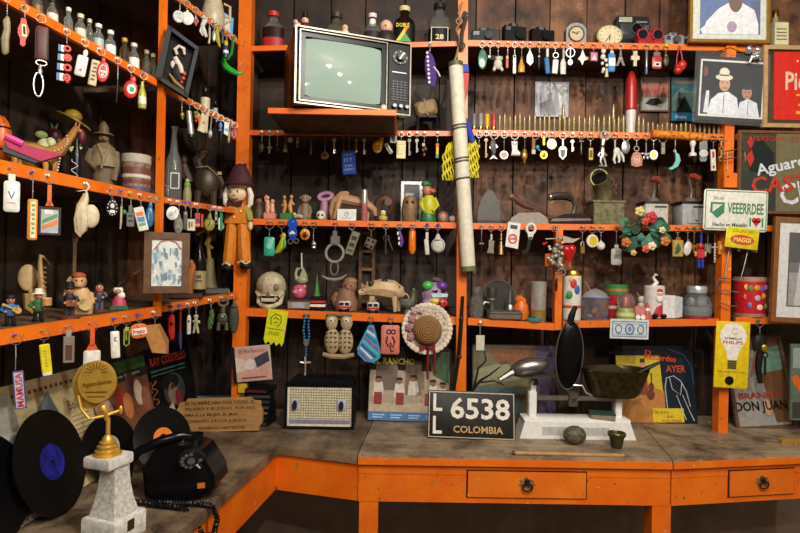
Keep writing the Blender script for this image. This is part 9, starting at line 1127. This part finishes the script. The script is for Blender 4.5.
# black scoop hanging from the short upright
P = onY(570, 315, -.05); mk('iron_scoop', 'long blackened metal scoop hanging from the shelf end', 'scoop', P, 0, depth(P)/F, (570, 315), [('bowl', c('2c2c2c', .25, .8), [Ro('d', 3, (569, 355), [El(569.5, 355, 13.6, 34, 5, 0, 22, 14)])]), ('rim', c('8a8a86', .3, .8), [Ro('d', 3, (569, 355), [To(569.5, 355, 13.6, .7, -1.6, ry=34, seg=36)])]), ('hollow', c('1a1a1b', .3, .7), [Ro('d', 3, (569, 355), [El(569.5, 355, 12, 31, 3, -3.2, 22, 14)])]), ('handle', c('1c1c1e', .35, .6), [Tu([(570, 324, 0), (571.6, 316, 0), (574.6, 308, 0)], [3.6, 3.4, 2.4]), El(575, 308, 2.4, 2.6, 2)])])
# ---- right end: mirror advert leaning on the post, cards, ruler
onc(767, 428, 'brandy_mirror', 'leaning framed mirror advert lettered BRANDY DON JUAN', 'sign', [(n, m, [Ro('d', -4, (767, 428), [Ro('x', -12, (767, 428, 0), p)])]) for n, m, p in [('frame', wood('mirror_frame', '4a3220', '6a4a30', (60, 60, 60), r=.5), frame(736, 338, 797, 430, 3.4, None, 4, 2)), ('mirror', c('a8a8a4', .1, .35, v=.08), [Bx(738, 340, 795, 428, .2, 1)]), ('brown_backdrop', c('6a4a30', .3), [Po([(762, 340), (795, 340), (795, 424), (778, 424), (770, 376)], -.1, .15)]), ('green_band', c('6a8a78', .3), [Po([(764, 352), (794, 348), (794, 372), (768, 376)], -.25, -.12)]), ('red_lettering', c('a83428', .4), [Tb('BRANDY', 765, 397, 42, 6, -.45, .03)]), ('black_lettering', c('141414', .4), [Tb('DON JUAN', 765, 408.6, 52, 12, -.45, .03)]), ('painted_head', c('b89070', .45), [Di(771, 409, 3.6, -.4, -.15, 8)])]], lift=.004)
K('F4', 757, 'bunch of dark keys and a gold charm over the brandy mirror', [('pouch', c('1c1816', .5), [El(757, 344, 7, 11, 3), Tu([(757, 352, 0), (756, 368, 0), (758, 382, 0)], [4, 3, 2.4])]), ('gold_charm', c('a8982c', .3, .7), [El(760, 347, 3, 4, 1.4, -3)]), ('cord', c('8a3438', .6), [Tu([(752, 350, -3), (750, 364, -3), (748, 376, -3)], .8)]), ('key', DSTEEL, [Bx(761, 356, 763, 374, -1, 0), To(762, 354, 2.4, .7, -.5)])], R=3.4, top=334, pc='g', out=3)
on_wall(802, 376, -.0, 'painted_card', 'green painted card with an orange stripe beyond the brandy mirror', 'picture', [('card', c('5a6a5c', .5), [Bx(790, 344, 826, 420, -1, 1)]), ('print', [c('8a9a94'), c('d0641c'), c('3a3a34')], [Bx(792, 348, 824, 368, -1.2, -1.02), Po([(790, 378), (796, 374), (812, 400), (806, 404)], -1.25, -1.02), Bx(792, 402, 824, 418, -1.2, -1.02)])])
onc(796, 444, 'wooden_ruler', 'short flat ochre wooden ruler on the table corner', 'ruler', [('ruler', c('a07c38', .5), [Po([(780, 444), (780, 439.6), (783, 438.6), (836, 439.6), (836, 444)], -3, 3)]), ('inch_marks', c('4a3818'), [Bx(786+i*5, 441, 786.5+i*5, 443.6, -3.2, -2.95) for i in range(9)])], lift=0)
